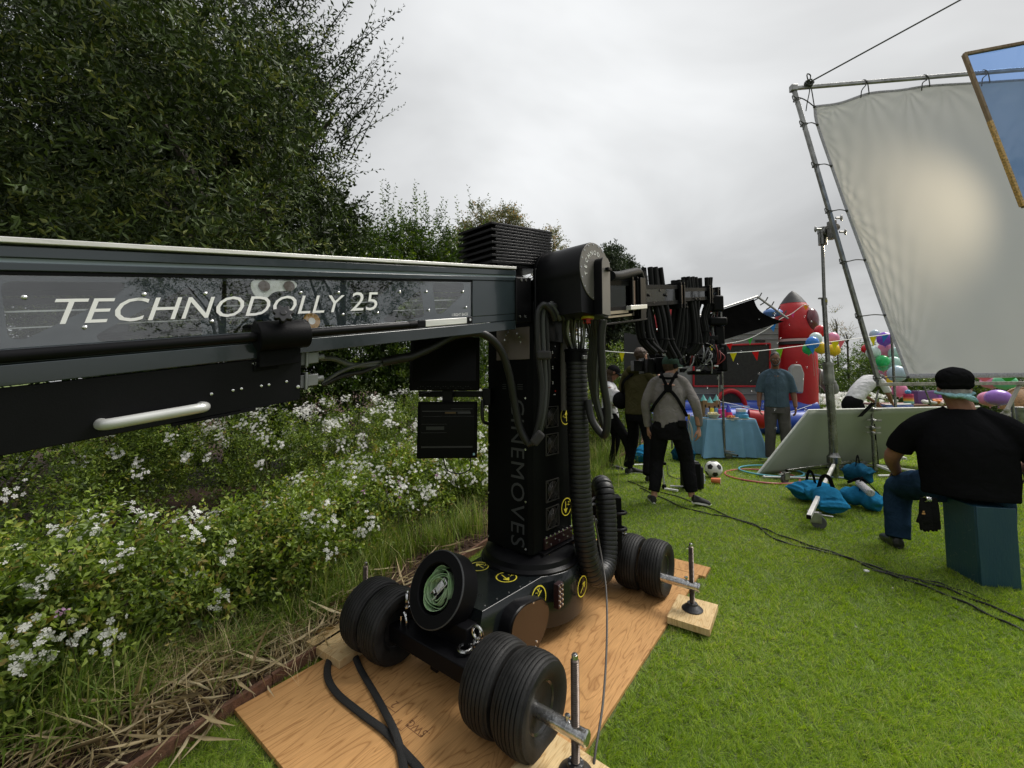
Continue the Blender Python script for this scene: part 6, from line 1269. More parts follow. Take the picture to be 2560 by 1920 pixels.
b.ball(hd + UP * .072 - hfn * .012, (.102, .122, .092), 20, 12, (hr_, hfn, UP)); b.ball(hd + UP * .045 + hfn * .085, (.07, .05, .02), 14, 8, (hr_, hfn, UP)); b.ball(hd + UP * .03 - hfn * .02, (.098, .108, .05), 18, 10, (hr_, hfn, UP))
remeshed('flat_cap', b, .007, cloth('black cap wool', (.011, .011, .012), bscale=16, bump=1.0), sm_, 1, .004, 22, 2)
obj('cap_opening', MB().ball(hd - hfn * .103 + UP * .022, (.035, .012, .010), 12, 8, (hr_, hfn, UP)), HAIR_GR, sm_)
b = MB(); b.ball(hd - hfn * .03 - UP * .03, (.084, .085, .055), 16, 10, (hr_, hfn, UP)); remeshed('hair', b, .008, HAIR_GR, sm_, 1, .003, 60)
M_ban = cloth('teal bandana print', (.28, .48, .52), var=.8, bscale=30, bump=.8); b = MB(); P = []
for a in np.linspace(0, 2 * math.pi, 25)[:-1]: P.append(hd + hr_ * .092 * math.cos(a) + hfn * .103 * math.sin(a) - UP * (.030 - .012 * math.sin(a)))
b.tube(P, [(.017 + .003 * math.sin(k * 1.7)) for k in range(24)], 8, closed=True, flat=.6); b.ball(hd - hfn * .112 - UP * .048, (.022, .018, .020)); 
limb(b, [hd - hfn * .118 - UP * .05, hd - hfn * .12 + hr_ * .05 - UP * .065, hd - hfn * .105 + hr_ * .085 - UP * .095], [.014, .020, .010]); limb(b, [hd - hfn * .118 - UP * .05, hd - hfn * .12 - hr_ * .05 - UP * .05, hd - hfn * .105 - hr_ * .08 - UP * .04], [.014, .014, .006]); remeshed('bandana', b, .006, M_ban, sm_, 1, .003, 40)
obj('wrist_band', MB().lathe(lw + (lw - le).normalized() * -.01, (lw - le), [(.030, 0), (.038, 0), (.038, .02), (.030, .02)], 18, closed=True), M_black2, sm_)
# radio on the belt and gloves clipped at the left
rd = thing('two_way_radio', 'black two-way radio with orange band clipped to the seated person', 'radio', tuple(AY(2536, 1235, 2.90))); c = AY(2536, 1210, 2.90)
obj('radio_body', MB().box(c, (.052, .035, .14)), M_black2, rd, bevel=.006); obj('orange_band', MB().box(c - UP * .055, (.055, .038, .022)), mat('orange label', (.75, .12, .04), .5), rd, bevel=.002); obj('antenna', MB().cyl(c + V(.015, 0, .07), c + V(.018, 0, .14), .009, .006, 10), M_black2, rd); obj('coiled_lead', MB().tube(spline([c + V(.03, 0, .06), c + V(.06, 0, .08), c + V(.07, 0, .03), c + V(.04, 0, -.02)], 6), .004, 6), M_cable, rd)
gl = thing('work_gloves', 'pair of black work gloves hanging from the belt of the seated person', 'gloves', tuple(AY(2318, 1260, 2.95)))
for k in range(2):
    b = MB(); c = AY(2312 + k * 20, 1262, 2.93 + k * .04); b.tube([c + UP * .05, c, c - UP * .08, c - UP * .12], [(.03, .014), (.04, .018), (.045, .02), (.042, .016)], 12, upv=F_)
    for j in range(4): b.tube([c + V((j - 1.5) * .022, 0, -.11), c + V((j - 1.5) * .024, 0, -.17 - .012 * (j in (1, 2)))], [.012, .009], 8)
    b.tube([c + V(-.03, 0, -.06), c + V(-.06, 0, -.12)], [.013, .010], 8); remeshed('glove', b, .006, cloth('black glove knit', (.012, .012, .012), bscale=40, bump=.5), gl, 1)
obj('glove_mark', MB().box(AY(2309, 1284, 2.90), (.022, .002, .010)).box(AY(2309, 1279, 2.90), (.012, .002, .010)), mat('orange emblem print', (.5, .25, .08), .6), gl); obj('clip', MB().lathe(AY(2318, 1248, 2.91), V(1, 0, 0), [(.012, -.015), (.018, -.015), (.018, .015), (.012, .015)], 14, closed=True), M_chrome, gl)
# ================================================================== film grip equipment and party
def poly(name, pts, th, m, par=None, bevel=0):
    pts = [Vector(p) for p in pts]; n = (pts[1] - pts[0]).cross(pts[2] - pts[0]).normalized(); return obj(name, MB().prism(pts, n * th), m, par, bevel=bevel)
M_pipe = mat('galvanised pipe', (.30, .30, .29), .35, metal=.85, var=.35, vscale=10, bump=.15, bscale=50)
M_rope = mat('dark rope', (.08, .08, .08), .85, bump=.6, bscale=300); M_lrope = mat('pale rope', (.4, .38, .33), .85, bump=.6, bscale=300)
YF = 5.6
fA, fB, fC, fD = AY(1984, 221, YF), AY(2198, 961, YF), AY(2760, 157, YF - .2), AY(2760, 956, YF - .2)
frame = thing('diffusion_frame', 'big square pipe frame holding a grey-white silk above the seated person', 'fabric frame', tuple(fB))
def sqbar(a, b_, w_, name='frame_tube', m=M_pipe, par=frame):
    d = (b_ - a).normalized(); s_ = d.cross(V(0, 1, 0)).normalized(); u_ = s_.cross(d); return obj(name, MB().box((a + b_) / 2, ((b_ - a).length, w_, w_), (d, s_, u_)), m, par, bevel=.004)
sqbar(fA, fC, .042); sqbar(fA, fB, .045); sqbar(fB + V(-.02, 0, 0), fD, .045, m=mat('taped pale tube', (.38, .35, .31), .5, var=.4, vscale=25)); sqbar(fC, fD, .045)
obj('corner_block', MB().box(fA, (.09, .07, .09)), M_pipe, frame, bevel=.008)
# silk with scalloped edges between its tie points
left = [(2036, 267), (2043, 312), (2078, 415), (2117, 527), (2162, 650), (2212, 790), (2270, 942)]
top = [(2036, 267), (2100, 258), (2173, 234), (2250, 226), (2325, 215), (2440, 208), (2560, 200), (2720, 192)]
LP = spline([AY(x, y, YF - .02) for x, y in left], 8); TP = spline([AY(x, y, YF - .02) for x, y in top], 7); RP = [TP[-1].lerp(AY(2720, 938, YF - .2), k / (len(LP) - 1)) for k in range(len(LP))]; BPt = [LP[-1].lerp(RP[-1], k / (len(TP) - 1)) for k in range(len(TP))]
def silkp(u, v):
    i = u * (len(TP) - 1); a = int(min(i, len(TP) - 2)); f = i - a; T_ = TP[a].lerp(TP[a + 1], f); B_ = BPt[a].lerp(BPt[a + 1], f)
    j = v * (len(LP) - 1); c = int(min(j, len(LP) - 2)); g = j - c; Lp = LP[c].lerp(LP[c + 1], g); Rp = RP[c].lerp(RP[c + 1], g)
    p = T_.lerp(B_, v) + Lp.lerp(Rp, u) - (TP[0].lerp(TP[-1], u)).lerp(BPt[0].lerp(BPt[-1], u), v)
    fold = 0
    r = math.hypot(u * 2.2, (1 - v) * 1.6); ang = math.atan2((1 - v) * 1.6, u * 2.2 + 1e-4)
    fold += .011 * math.exp(-r * 1.9) * math.sin(ang * 40 + math.sin(r * 5)) * min(1, r * 8)
    r2 = math.hypot(u * 2.2, (v - .52) * 1.6); a2 = math.atan2((v - .52) * 1.6, u * 2.2 + 1e-4); fold += .010 * math.exp(-r2 * 3) * math.sin(a2 * 20)
    for vk in (.05, .22, .38, .66, .84):
        r3_ = math.hypot(u * 2.2, (v - vk) * 1.6); a3 = math.atan2((v - vk) * 1.6, u * 2.2 + 1e-4); fold += .008 * math.exp(-r3_ * 5) * math.sin(a3 * 13 + vk * 9)
    for uk in (.1, .28, .47, .62):
        r3_ = math.hypot((u - uk) * 2.2, v * 1.6); a3 = math.atan2(v * 1.6 + 1e-4, (u - uk) * 2.2); fold += .008 * math.exp(-r3_ * 4.5) * math.sin(a3 * 12)
    fold += .004 * math.sin(u * 21 + v * 9) * math.sin(v * 13 - u * 5) + .10 * math.sin(u * 3.1) * math.sin(v * 3.14)
    return p + V(0, fold, 0)
M_silk = fabric_translucent('grey silk', (.66, .65, .65), .33, .15, 260)
obj('silk', MB().grid(silkp, 120, 120), M_silk, frame, ang=180)
hem = MB(); hem.tube([p + V(0, -.004, 0) for p in LP], .022, 8, flat=.2, upv=(0, 1, 0)); hem.tube([p + V(0, -.004, 0) for p in TP], .018, 8, flat=.2, upv=(0, 1, 0)); hem.tube([p + V(0, -.004, .01) for p in BPt], .03, 8, flat=.15, upv=(0, 1, 0))
obj('hem', hem, mat('lilac grey hem tape', (.42, .40, .46), .8, var=.3, vscale=60), frame)
tl = MB(); q = [silkp(.0, .0), silkp(.0, .06)]; 
def onbar(a, b_, x=None, y=None):
    best = min((abs((PRx(a.lerp(b_, k / 400)))[0] - x) if x is not None else abs(PRx(a.lerp(b_, k / 400))[1] - y), k) for k in range(401)); return a.lerp(b_, best[1] / 400)
def PRx(p):
    X, Y, Z = p.x, p.y, p.z - EYE; f = Y * _c + Z * _s; u = -Y * _s + Z * _c; return (1280 + FOC * X / f, PCY - FOC * u / f)
for (bx_, by_, sx_, sy_) in ((1990, 250, 2036, 267), (2010, 312, 2043, 312), (2042, 415, 2078, 415), (2076, 530, 2117, 527), (2110, 655, 2162, 650), (2152, 790, 2212, 788), (2196, 945, 2270, 943)):
    a = onbar(fA, fB, y=by_); s2 = AY(sx_, sy_, YF - .03); b = MB(); b.tube(spline([s2, s2.lerp(a, .5) + V(0, -.03, .01), a + V(.03, -.035, 0), a + V(-.03, -.035, 0), a + V(-.03, .03, -.01), a + V(.03, .03, 0), a + V(.03, -.04, 0)], 4), .007, 6)
    b.tube(spline([a + V(-.02, -.03, 0), a + V(-.09, -.04, .03), a + V(-.07, -.04, -.04), a + V(-.02, -.04, -.02), a + V(-.05, -.04, -.10)], 4), .006, 6); b.ball(s2, .018, 8, 6); obj('tie', b, M_rope, frame)
for (bx_, sx_, sy_) in ((2020, 2036, 267), (2160, 2173, 234), (2312, 2325, 216), (2460, 2475, 205), (2590, 2600, 199)):
    a = onbar(fA, fC, x=bx_); s2 = AY(sx_, sy_, YF - .03); b = MB(); b.tube(spline([s2, a + V(.02, -.03, -.02), a + V(0, 0, .04), a + V(-.03, .02, .0), a + V(0, -.03, -.05), s2 + V(-.1, 0, .05), s2 + V(-.12, 0, -.06)], 5), .007, 6); obj('tie', b, M_rope, frame)
guy = thing('guy_rope', 'taut dark rope rising from the top left corner of the silk frame', 'rope', tuple(AY(2012, 212, YF))); obj('rope', MB().tube([AY(2012, 212, YF), AY(2408, -4, 5.0), AY(3000, -330, 4.4)], .011, 6), M_rope, guy)
k0 = AY(2022, 210, YF - .03); b = MB()
for k in range(5): b.tube([k0 + V(.05 * math.cos(a) + random.uniform(-.01, .01), random.uniform(-.03, .03), .04 * math.sin(a) + k * .004) for a in np.linspace(0, 2 * math.pi, 13)[:-1]], .009, 6, closed=True)
b.tube(spline([k0, k0 + V(-.02, 0, .14), k0 + V(.03, 0, .12), k0], 5), .008, 6); obj('knot', b, M_rope, guy)
# tall rolling stand that carries the frame
sf = G(2087, 1196); st = thing('rolling_stand', 'tall steel rolling stand clamped to the left side of the silk frame', 'light stand', (sf.x, sf.y, 0))
def pole(pts, r, m, name='tube', par=st, seg=16): return obj(name, MB().tube(pts, r, seg), m, par)
YP = sf.y; P_ = lambda x, y, dY=0: AY(x, y, YP + dY)
pole([P_(2056, 610), P_(2061, 760)], .021, M_dchrome); pole([P_(2060, 750), P_(2070, 910)], .030, M_dchrome); pole([P_(2068, 905), P_(2080, 1050), P_(2087, 1192)], .052, M_dchrome); obj('sleeve', MB().tube([P_(2069, 907), P_(2074, 958)], .064, 18).tube([P_(2069, 909), P_(2069.4, 913)], .085, 18).tube([P_(2074, 955), P_(2074.6, 960)], .080, 18), M_pipe, st)
obj('collar', MB().tube([P_(2060, 745), P_(2061, 763)], .036, 16).box(P_(2053, 746), (.07, .03, .02)), M_dchrome, st); obj('yellow_label', MB().tube([P_(2061, 750), P_(2061.3, 757)], .037, 16), mat('faded yellow label', (.35, .3, .08), .6), st)
cp = P_(2056, 590); b = MB(); b.tube([cp - UP * .13, cp + UP * .12], .055, 18).tube([cp + UP * .04, cp + UP * .12], .062, 18); obj('receiver', b, M_dchrome, st)
b = MB(); hx_ = P_(2080, 575, -.18); b.lathe(cp + V(.04, 0, .03), (hx_ - cp), [(.04, .02), (.07, .03), (.07, .07), (.09, .075), (.09, .10), (.05, .11), (.05, .22)], 22); b.box(hx_, (.07, .10, .26)); obj('grip_head', b, M_dchrome, st, bevel=.004)
for (x, y, dx) in ((2044, 573, -1), (2098, 545, 1), (2108, 580, 1)):
    q = P_(x, y, -.15); obj('tee_handle', MB().cyl(q - V(.05 * dx, 0, 0), q + V(.02 * dx, 0, 0), .014, None, 10).ball(q + V(.03 * dx, 0, 0), (.016, .02, .045), 10, 8), M_pipe, st)
# legs and casters
def caster(p, par, yaw=0):
    p = Vector(p); c, s__ = math.cos(yaw), math.sin(yaw); X_ = V(c, s__, 0); Y_ = V(-s__, c, 0); w_ = MB().lathe(p + UP * .06 + X_ * .05 - Y_ * .02, Y_, [(.02, 0), (.055, 0), (.06, .006), (.06, .034), (.055, .04), (.02, .04)], 24)
    cs = obj('caster', w_, mat('grey caster tyre', (.09, .09, .09), .6), par); b = MB(); b.box(p + UP * .10 + X_ * .03 - Y_ * .028, (.09, .005, .09), (X_, Y_, UP)).box(p + UP * .10 + X_ * .03 + Y_ * .028, (.09, .005, .09), (X_, Y_, UP)).box(p + UP * .145 + X_ * .01, (.09, .062, .012), (X_, Y_, UP)).box(p + UP * .13 + X_ * .11, (.10, .03, .008), (X_, Y_, UP)); obj('caster_fork', b, M_pipe, cs, bevel=.003); return cs
def sq(a, b_, w_, m, par, name='leg'):
    d = (b_ - a).normalized(); s_ = d.cross(UP).normalized(); u_ = s_.cross(d); o = obj(name, MB().box((a + b_) / 2, ((b_ - a).length, w_, w_), (d, s_, u_)), m, par, bevel=.003); obj('end_cap', MB().box(b_ + d * .006, (.014, w_ * .98, w_ * .98), (d, s_, u_)), M_black2, o); return o
hub = sf + UP * .20; l1 = G(2022, 1292, .15); sq(hub, l1, .036, M_alu, st); caster(G(2045, 1322, 0) + V(-.03, .03, 0), st, R(-35))
l2 = sf + V(-.85, -.28, .17); sq(hub, l2, .03, M_dchrome, st); caster(l2 - UP * .17, st, R(200)); l3 = sf + V(.75, .45, .17); sq(hub, l3, .03, M_dchrome, st); caster(l3 - UP * .17, st, 0)
obj('leg_hub', MB().lathe(sf + UP * .20, UP, [(.03, 0), (.085, .01), (.085, .10), (.06, .13), (.055, .16)], 20), M_dchrome, st)
# sandbags
M_bag = cloth('blue sandbag nylon', (.022, .17, .33), bscale=9, bump=1.0, var=.2); M_bag2 = cloth('navy sandbag nylon', (.012, .065, .12), bscale=9, bump=1.0, var=.2); M_hand = cloth('black webbing', (.01,) * 3)
def sandbag(label, a, b_, sag, m, w_=.11, h_=.075, hand_=True):
    a, b_ = Vector(a), Vector(b_); t = thing('sandbag', label, 'sandbag', tuple((a + b_) / 2), 'blue sandbags on the stands'); d = (b_ - a).normalized(); s_ = d.cross(UP).normalized(); mid = (a + b_) / 2
    b = MB(); b.tube(spline([a - d * .01, a + d * .03, a.lerp(b_, .28) - UP * .02, mid + UP * sag, a.lerp(b_, .72) - UP * .02, b_ - d * .03, b_ + d * .01], 4), [(w_ * .9, .014)] * 3 + [(w_, h_ * .6)] * 3 + [(w_ * 1.02, h_ * 1.2)] * 4 + [(w_ * .9, h_ * 1.1)] * 5 + [(w_ * 1.02, h_ * 1.2)] * 4 + [(w_, h_ * .6)] * 3 + [(w_ * .9, .014)] * 3, 18, upv=UP)
    remeshed('bag_body', b, .011, m, t, 3, .003, 9, random.randint(0, 99)); 
    if hand_: obj('handle', MB().tube(spline([mid + UP * (sag + h_ * .6) - s_ * .07, mid + UP * (sag + h_ + .09) - s_ * .03, mid + UP * (sag + h_ + .09) + s_ * .03, mid + UP * (sag + h_ * .6) + s_ * .07], 5), [(.02, .004)] * 16, 8, upv=d), M_hand, t)
    for e in (a, b_): obj('seam', MB().tube([e - s_ * w_ * .9, e + s_ * w_ * .9], .008, 6), m, t)
    return t
sandbag('bright blue sandbag lying left on the rolling stand leg', G(1985, 1224, .13), G(2070, 1218, .15), .0, M_bag, .15, .085); sandbag('bright blue sandbag drooping over the front leg of the rolling stand', G(2045, 1222, .20), G(2088, 1268, .10), .05, M_bag, .15, .07)
b3 = sandbag('long bright blue sandbag with a white printed bottle strapped on it', G(2105, 1226, .15), G(2212, 1256, .11), .0, M_bag, .13, .085); sandbag('dark blue sandbag hanging on the foot of the small stand', G(2112, 1172, .2), G(2180, 1182, .2), -.03, M_bag2, .14, .11)
bt = thing('drink_bottle', 'white bottle with scribbled pattern lying on the long blue sandbag', 'bottle', tuple(G(2160, 1218, .24))); a_, b_ = G(2146, 1206, .26), G(2176, 1232, .24); obj('bottle_body', MB().lathe(a_, b_ - a_, [(.012, -.03), (.014, 0), (.035, .03), (.038, .06), (.038, (b_ - a_).length), (.03, (b_ - a_).length + .01)], 20), mat('white bottle with scribbles', (.75, .75, .75), .4, var=.5, vscale=90, vcol2=(.12, .12, .14)), bt)
strap_run(bt, [a_ + V(-.12, 0, .0), a_ + V(0, -.05, .05), b_ + V(.06, -.03, .0)], .014, 'strap', .003, F_ * -1)
# small stand with grip heads and a little black flag
cf = G(2190, 1183); cs_ = thing('small_stand', 'small steel grip stand with clamps and a black card in front of the white board', 'light stand', (cf.x, cf.y, 0)); Yc = cf.y; Q_ = lambda x, y, d=0: AY(x, y, Yc + d)
pole([Q_(2180, 1032), Q_(2182, 1080)], .016, M_dchrome, par=cs_); pole([Q_(2181, 1078), Q_(2185, 1130)], .022, M_dchrome, par=cs_); pole([Q_(2184, 1100), Q_(2189, 1190)], .030, M_dchrome, par=cs_); pole([Q_(2184, 1060, .1), Q_(2194, 1160, .1)], .018, M_black2, par=cs_); pole([Q_(2185, 1030), Q_(2190, 1000), Q_(2196, 975)], .012, M_dchrome, par=cs_)
for (x, y) in ((2184, 1024), (2184, 1052), (2181, 1070), (2182, 1083)):
    q = Q_(x, y, -.05); b = MB().lathe(q - V(.03, 0, 0), V(1, 0, 0), [(.01, 0), (.035, .004), (.035, .03), (.022, .034), (.022, .06), (.01, .064)], 16).box(q + V(.08, 0, 0), (.07, .02, .03)).box(q + V(-.07, 0, .01), (.06, .015, .02)); obj('grip_head', b, M_pipe, cs_, bevel=.003)
obj('black_card', MB().prism([Q_(2143, 1043, -.1), Q_(2156, 1041, -.1), Q_(2190, 1008, -.1), Q_(2178, 1006, -.1)], V(0, .004, 0)), M_black2, cs_); obj('brass_ring', MB().tube([Q_(2183, 1072), Q_(2183.5, 1078)], .027, 14), mat('brass', (.4, .28, .08), .4, metal=.8), cs_)
sq(cf + UP * .12, cf + V(.75, -.25, .03), .025, M_white, cs_); sq(cf + UP * .12, cf + V(.05, -.55, .03), .03, M_white, cs_); sq(cf + UP * .12, cf + V(-.5, .3, .03), .025, M_pipe, cs_)
pp_ = thing('ground_pipe', 'thin silver pipe lying on the grass left of the rolling stand', 'pipe', tuple(G(1985, 1192))); obj('pipe', MB().tube([G(1910, 1192, .03), G(2056, 1196, .03)], .014, 10).ball(G(1910, 1192, .03), .02, 10, 6), M_silver, pp_)
pp_ = thing('ground_pipe', 'thin white pipe lying on the grass behind the knee of the seated person', 'pipe', tuple(G(2250, 1188))); obj('pipe', MB().tube([G(2195, 1189, .03), G(2400, 1187, .03)], .014, 10), M_white, pp_)
# ---- white board
bd = thing('bounce_board', 'large white bounce board leaning back on the grass', 'board', tuple(G(1891, 1188))); c1, c2, c3, c4 = G(1891, 1188, .01), AY(2020, 1027, 6.1), AY(2420, 1018, 6.45), G(2165, 1158, .01)
def bdp(u, v): 
    p = c1.lerp(c4, u).lerp(c2.lerp(c3, u), v); bulge = math.sin(u * math.pi * .5) * math.sin(v * math.pi); return p + V(.30 * u * math.sin(v * math.pi * .8), 0, 0) + V(0, .12 * bulge, -.10 * bulge * u)
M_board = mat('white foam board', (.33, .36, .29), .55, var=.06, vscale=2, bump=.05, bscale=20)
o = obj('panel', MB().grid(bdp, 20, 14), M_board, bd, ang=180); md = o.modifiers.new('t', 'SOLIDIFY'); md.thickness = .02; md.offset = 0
obj('edge_tape', MB().tube([bdp(k / 20, 1) + UP * .008 for k in range(21)], .014, 6), mat('white edge tape', (.75, .75, .7), .6, var=.2, vscale=30), bd); obj('edge_tape', MB().tube([bdp(0, k / 20) for k in range(21)], .016, 6), MATS['white edge tape'], bd)
# ---- gel frame hanging at the upper right
gf = thing('gel_frame', 'wooden frame with clear blue gel at the upper right in front of the silk', 'gel frame', tuple(AY(2555, 520, 4.3))); YG = 4.3
gA, gB, gC = AY(2410, 136, YG), AY(2556, 516, YG - .1), AY(2800, 62, YG - .1); gD = gB + (gC - gA)
M_fw = wood_material('worn brown lath', (.34, .24, .16), (.2, .12, .07), 3); M_tape = mat('amber tape', (.55, .33, .10), .35, var=.6, vscale=60, bump=.6, bscale=80)
for a, b_ in ((gA, gC), (gC, gD), (gD, gB)): sqbar(a, b_, .034, 'lath', M_fw, gf)
sqbar(gA, gA.lerp(gB, .45), .034, 'lath', M_fw, gf); sqbar(gA.lerp(gB, .45), gB, .036, 'taped_lath', M_tape, gf)
gm_ = bpy.data.materials.new('blue gel'); gm_.use_nodes = True; t_ = gm_.node_tree; t_.nodes.remove(t_.nodes['Principled BSDF']); o_ = t_.nodes['Material Output']
a1 = t_.nodes.new('ShaderNodeBsdfTransparent'); a1.inputs[0].default_value = (.30, .50, .90, 1); a2 = t_.nodes.new('ShaderNodeBsdfGlossy'); a2.inputs['Roughness'].default_value = .08; a4 = t_.nodes.new('ShaderNodeTexNoise'); a4.inputs['Scale'].default_value = 5; a5 = t_.nodes.new('ShaderNodeBump'); a5.inputs['Strength'].default_value = .5; a5.inputs['Distance'].default_value = .05; t_.links.new(a4.outputs[0], a5.inputs['Height']); t_.links.new(a5.outputs[0], a2.inputs['Normal'])
a3 = t_.nodes.new('ShaderNodeMixShader'); a3.inputs[0].default_value = .10; t_.links.new(a1.outputs[0], a3.inputs[1]); t_.links.new(a2.outputs[0], a3.inputs[2]); t_.links.new(a3.outputs[0], o_.inputs[0])
link('gel', MB().grid(lambda u, v: gA.lerp(gC, u) + (gB - gA) * v + V(0, .02 * math.sin(u * 9) * math.sin(v * 7 + u * 4), 0), 24, 24).mesh('gel', True, 180), gm_, gf)
pl_ = thing('flag_stand', 'steel stand pole carrying the blue gel frame at the right edge', 'light stand', (gC.x - .3, gC.y + .1, 0)); obj('pole', MB().tube([V(gC.x - .3, gC.y + .1, 0), V(gC.x - .3, gC.y + .1, gC.z + .2)], .02, 12), M_dchrome, pl_)
# warm lamp behind the silk
lp = AY(2215, 590, 7.4); lamp = thing('film_lamp', 'warm film lamp on a stand shining through the silk', 'lamp', (lp.x, lp.y, 0)); dl = (AY(2290, 545, YF) - lp).normalized()
obj('lamp_housing', MB().lathe(lp + dl * -.25, dl, [(.05, 0), (.15, .02), (.17, .2), (.19, .28), (.17, .28), (.14, .2), (.03, .16)], 24), M_black2, lamp); obj('lamp_stand', MB().tube([V(lp.x, lp.y, 0), V(lp.x, lp.y, lp.z - .15)], .02, 10), M_dchrome, lamp)
ld = bpy.data.lights.new('lamp_light', 'SPOT'); ld.energy = 105; ld.color = (1, .84, .55); ld.spot_size = R(75); ld.spot_blend = 1; ld.shadow_soft_size = .1; lo = bpy.data.objects.new('lamp_light', ld); COL.objects.link(lo); lo.parent = lamp; lo.matrix_parent_inverse = Matrix.Translation(Vector(lamp['_o'])).inverted(); lo.location = lp + dl * .05; lo.rotation_euler = dl.to_track_quat('-Z', 'Y').to_euler()
# ---- black overhead flag
fl = thing('black_flag', 'black fabric flag stretched on a pipe frame before the inflatable', 'black flag', tuple(AY(1893, 741, 8.4)))
qa, qb, qc, qd = AY(1893, 741, 8.4), AY(1970, 797, 8.2), AY(1630, 900, 7.0), AY(1600, 838, 7.1)
for a, b_ in ((qa, qd), (qa, qb)): obj('frame_tube', MB().tube([a, b_], .022, 10), M_pipe, fl)
def flagp(u, v):
    p = qd.lerp(qa, u).lerp(qc.lerp(qb, u), v); ins = .9 - 0 ; s_ = V(0, 0, -.12 * math.sin(u * math.pi) * math.sin(v * math.pi)); cut = .08 * math.sin(v * math.pi) * u ** 6; return p.lerp(qd.lerp(qc, v), .035 * u ** 4 + cut * .8) + s_ - V(0, 0, .03)
obj('black_cloth', MB().grid(flagp, 24, 14), cloth('black duvetyne', (.003,) * 3, bscale=5, bump=.4), fl, ang=180)
for k in range(5):
    p = qa.lerp(qb, (k + .3) / 5); obj('clip', MB().tube([p - V(.10, 0, .06), p, p + V(.06, 0, .10)], .012, 6), M_rope, fl)
fs = AY(1803, 1000, 7.35); sp_ = thing('flag_stand', 'thin steel stand behind the party table holding up the black flag', 'light stand', (fs.x, fs.y, 0)); pole([V(fs.x + .03, fs.y, .05), V(fs.x + .03, fs.y, .9)], .022, M_dchrome, par=sp_); pole([V(fs.x + .03, fs.y, .85), AY(1803, 780, 7.35)], .014, M_dchrome, par=sp_); obj('collar', MB().tube([AY(1803, 963, 7.35), AY(1803, 972, 7.35)], .035, 12).box(AY(1795, 945, 7.3), (.03, .03, .05)), M_pipe, sp_)
a = G(1700, 1098, .22); b_ = G(1843, 1139, .1); sq(a, b_, .03, M_pipe, sp_); caster(G(1815, 1148), sp_, 0); obj('thin_rod', MB().tube([AY(1798, 905, 7.3), AY(1796, 1010, 7.3)], .006, 6), M_lrope, sp_)
# ---- dark floppy panel behind the crew
fp = thing('floppy_panel', 'plain dark grey fabric panel standing behind the olive-hooded person', 'black panel', tuple(G(1600, 1130))); poly('panel', [AY(1560, 832, 8.3), AY(1560, 1000, 8.3), AY(1690, 1000, 8.5), AY(1690, 858, 8.5)], .02, mat('charcoal fabric', (.035, .034, .038), .8, var=.1), fp); obj('leg', MB().tube([AY(1600, 990, 8.32), G(1600, 1125)], .02, 8), M_dchrome, fp); obj('leg', MB().tube([AY(1680, 990, 8.5), G(1680, 1122)], .02, 8), M_dchrome, fp)
# ---- inflatable bounce house
bh = thing('bounce_house', 'inflatable rocket bounce house with grey walls, dark mesh window and blue base', 'bounce house', (6.4, 11.2, 0))
def vinyl(name, col, rough=.38): return mat(name, col, rough, var=.12, vscale=3, bump=.5, bscale=9, spec=.5)
V_red, V_grey, V_blue, V_dk = vinyl('red vinyl', (.45, .005, .010), .5), vinyl('grey vinyl', (.19, .19, .19)), vinyl('blue vinyl', (.03, .08, .42)), vinyl('charcoal vinyl', (.03, .03, .032), .6)
YR = 11.4
def rocket(cx, zs, s=1.0, Y=YR):
    px = lambda x, y: AY(x, y, Y); base = px(cx, 950); X0 = base.x
    def z(y): return px(cx, y).z
    prof = [(.47, z(1040)), (.50, z(960)), (.51, z(900)), (.50, z(868))]; rk = obj('rocket_body', MB().lathe(V(X0, Y, 0), UP, [(.1, z(1040))] + prof + [(.45, z(862))], 28), V_red, bh, ang=60)
    obj('rocket_band', MB().lathe(V(X0, Y, 0), UP, [(.3, z(862)), (.52, z(863)), (.52, z(853)), (.3, z(852))], 28), V_dk, rk); obj('rocket_trim', MB().lathe(V(X0, Y, 0), UP, [(.4, z(855)), (.53, z(856)), (.53, z(850)), (.4, z(849))], 28), mat('pink white trim', (.6, .4, .4), .5), rk)
    obj('rocket_top', MB().lathe(V(X0, Y, 0), UP, [(.45, z(850)), (.51, z(846)), (.50, z(820)), (.455, z(795)), (.385, z(775)), (.305, z(760)), (.28, z(758))], 28), V_red, rk, ang=60)
    obj('nose_cone', MB().lathe(V(X0, Y, 0), UP, [(.28, z(761)), (.31, z(760)), (.20, z(745)), (.09, z(733)), (.01, z(727))], 28), V_dk, rk, ang=60); return rk, X0, z
rk, X0, z_ = rocket(1990, 0); a = R(-35 + 90) ; pd = V(.62, -.78, .05).normalized()
obj('porthole', MB().ball(V(X0, YR, z_(808)) + pd * .43, (.28, .15, .34), 20, 14, (pd.cross(UP).normalized(), pd, UP)), mat('glossy maroon window', (.12, .02, .03), .12, spec=.6), rk); 
for (x, y0, y1, w_, off) in ((1996, 912, 982, .17, -.62),): 
    b = MB(); q = [AY(1975, 982, YR + off), AY(1978, 920, YR + off), AY(1986, 910, YR + off), AY(2005, 911, YR + off), AY(2013, 935, YR + off), AY(2010, 984, YR + off)]; b.prism(q, V(0, .16, 0)); obj('fin', b, vinyl('light grey vinyl', (.34, .34, .33)), rk, bevel=.05, seg=4)
b = MB(); b.tube(spline([AY(2038, 935, YR), AY(2056, 945, YR), AY(2074, 965, YR), AY(2082, 985, YR)], 4), [.18, .19, .2, .2, .2, .2, .19, .19, .18, .18, .17, .16, .12], 16); obj('fin', b, V_grey, rk)
rocket(1678, 0, 1, YR + .6)
xw0, xw1 = AY(1640, 950, 11.2).x, AY(1947, 950, 11.2).x; W_ = lambda x, y, d=0: AY(x, y, 11.2 + d)
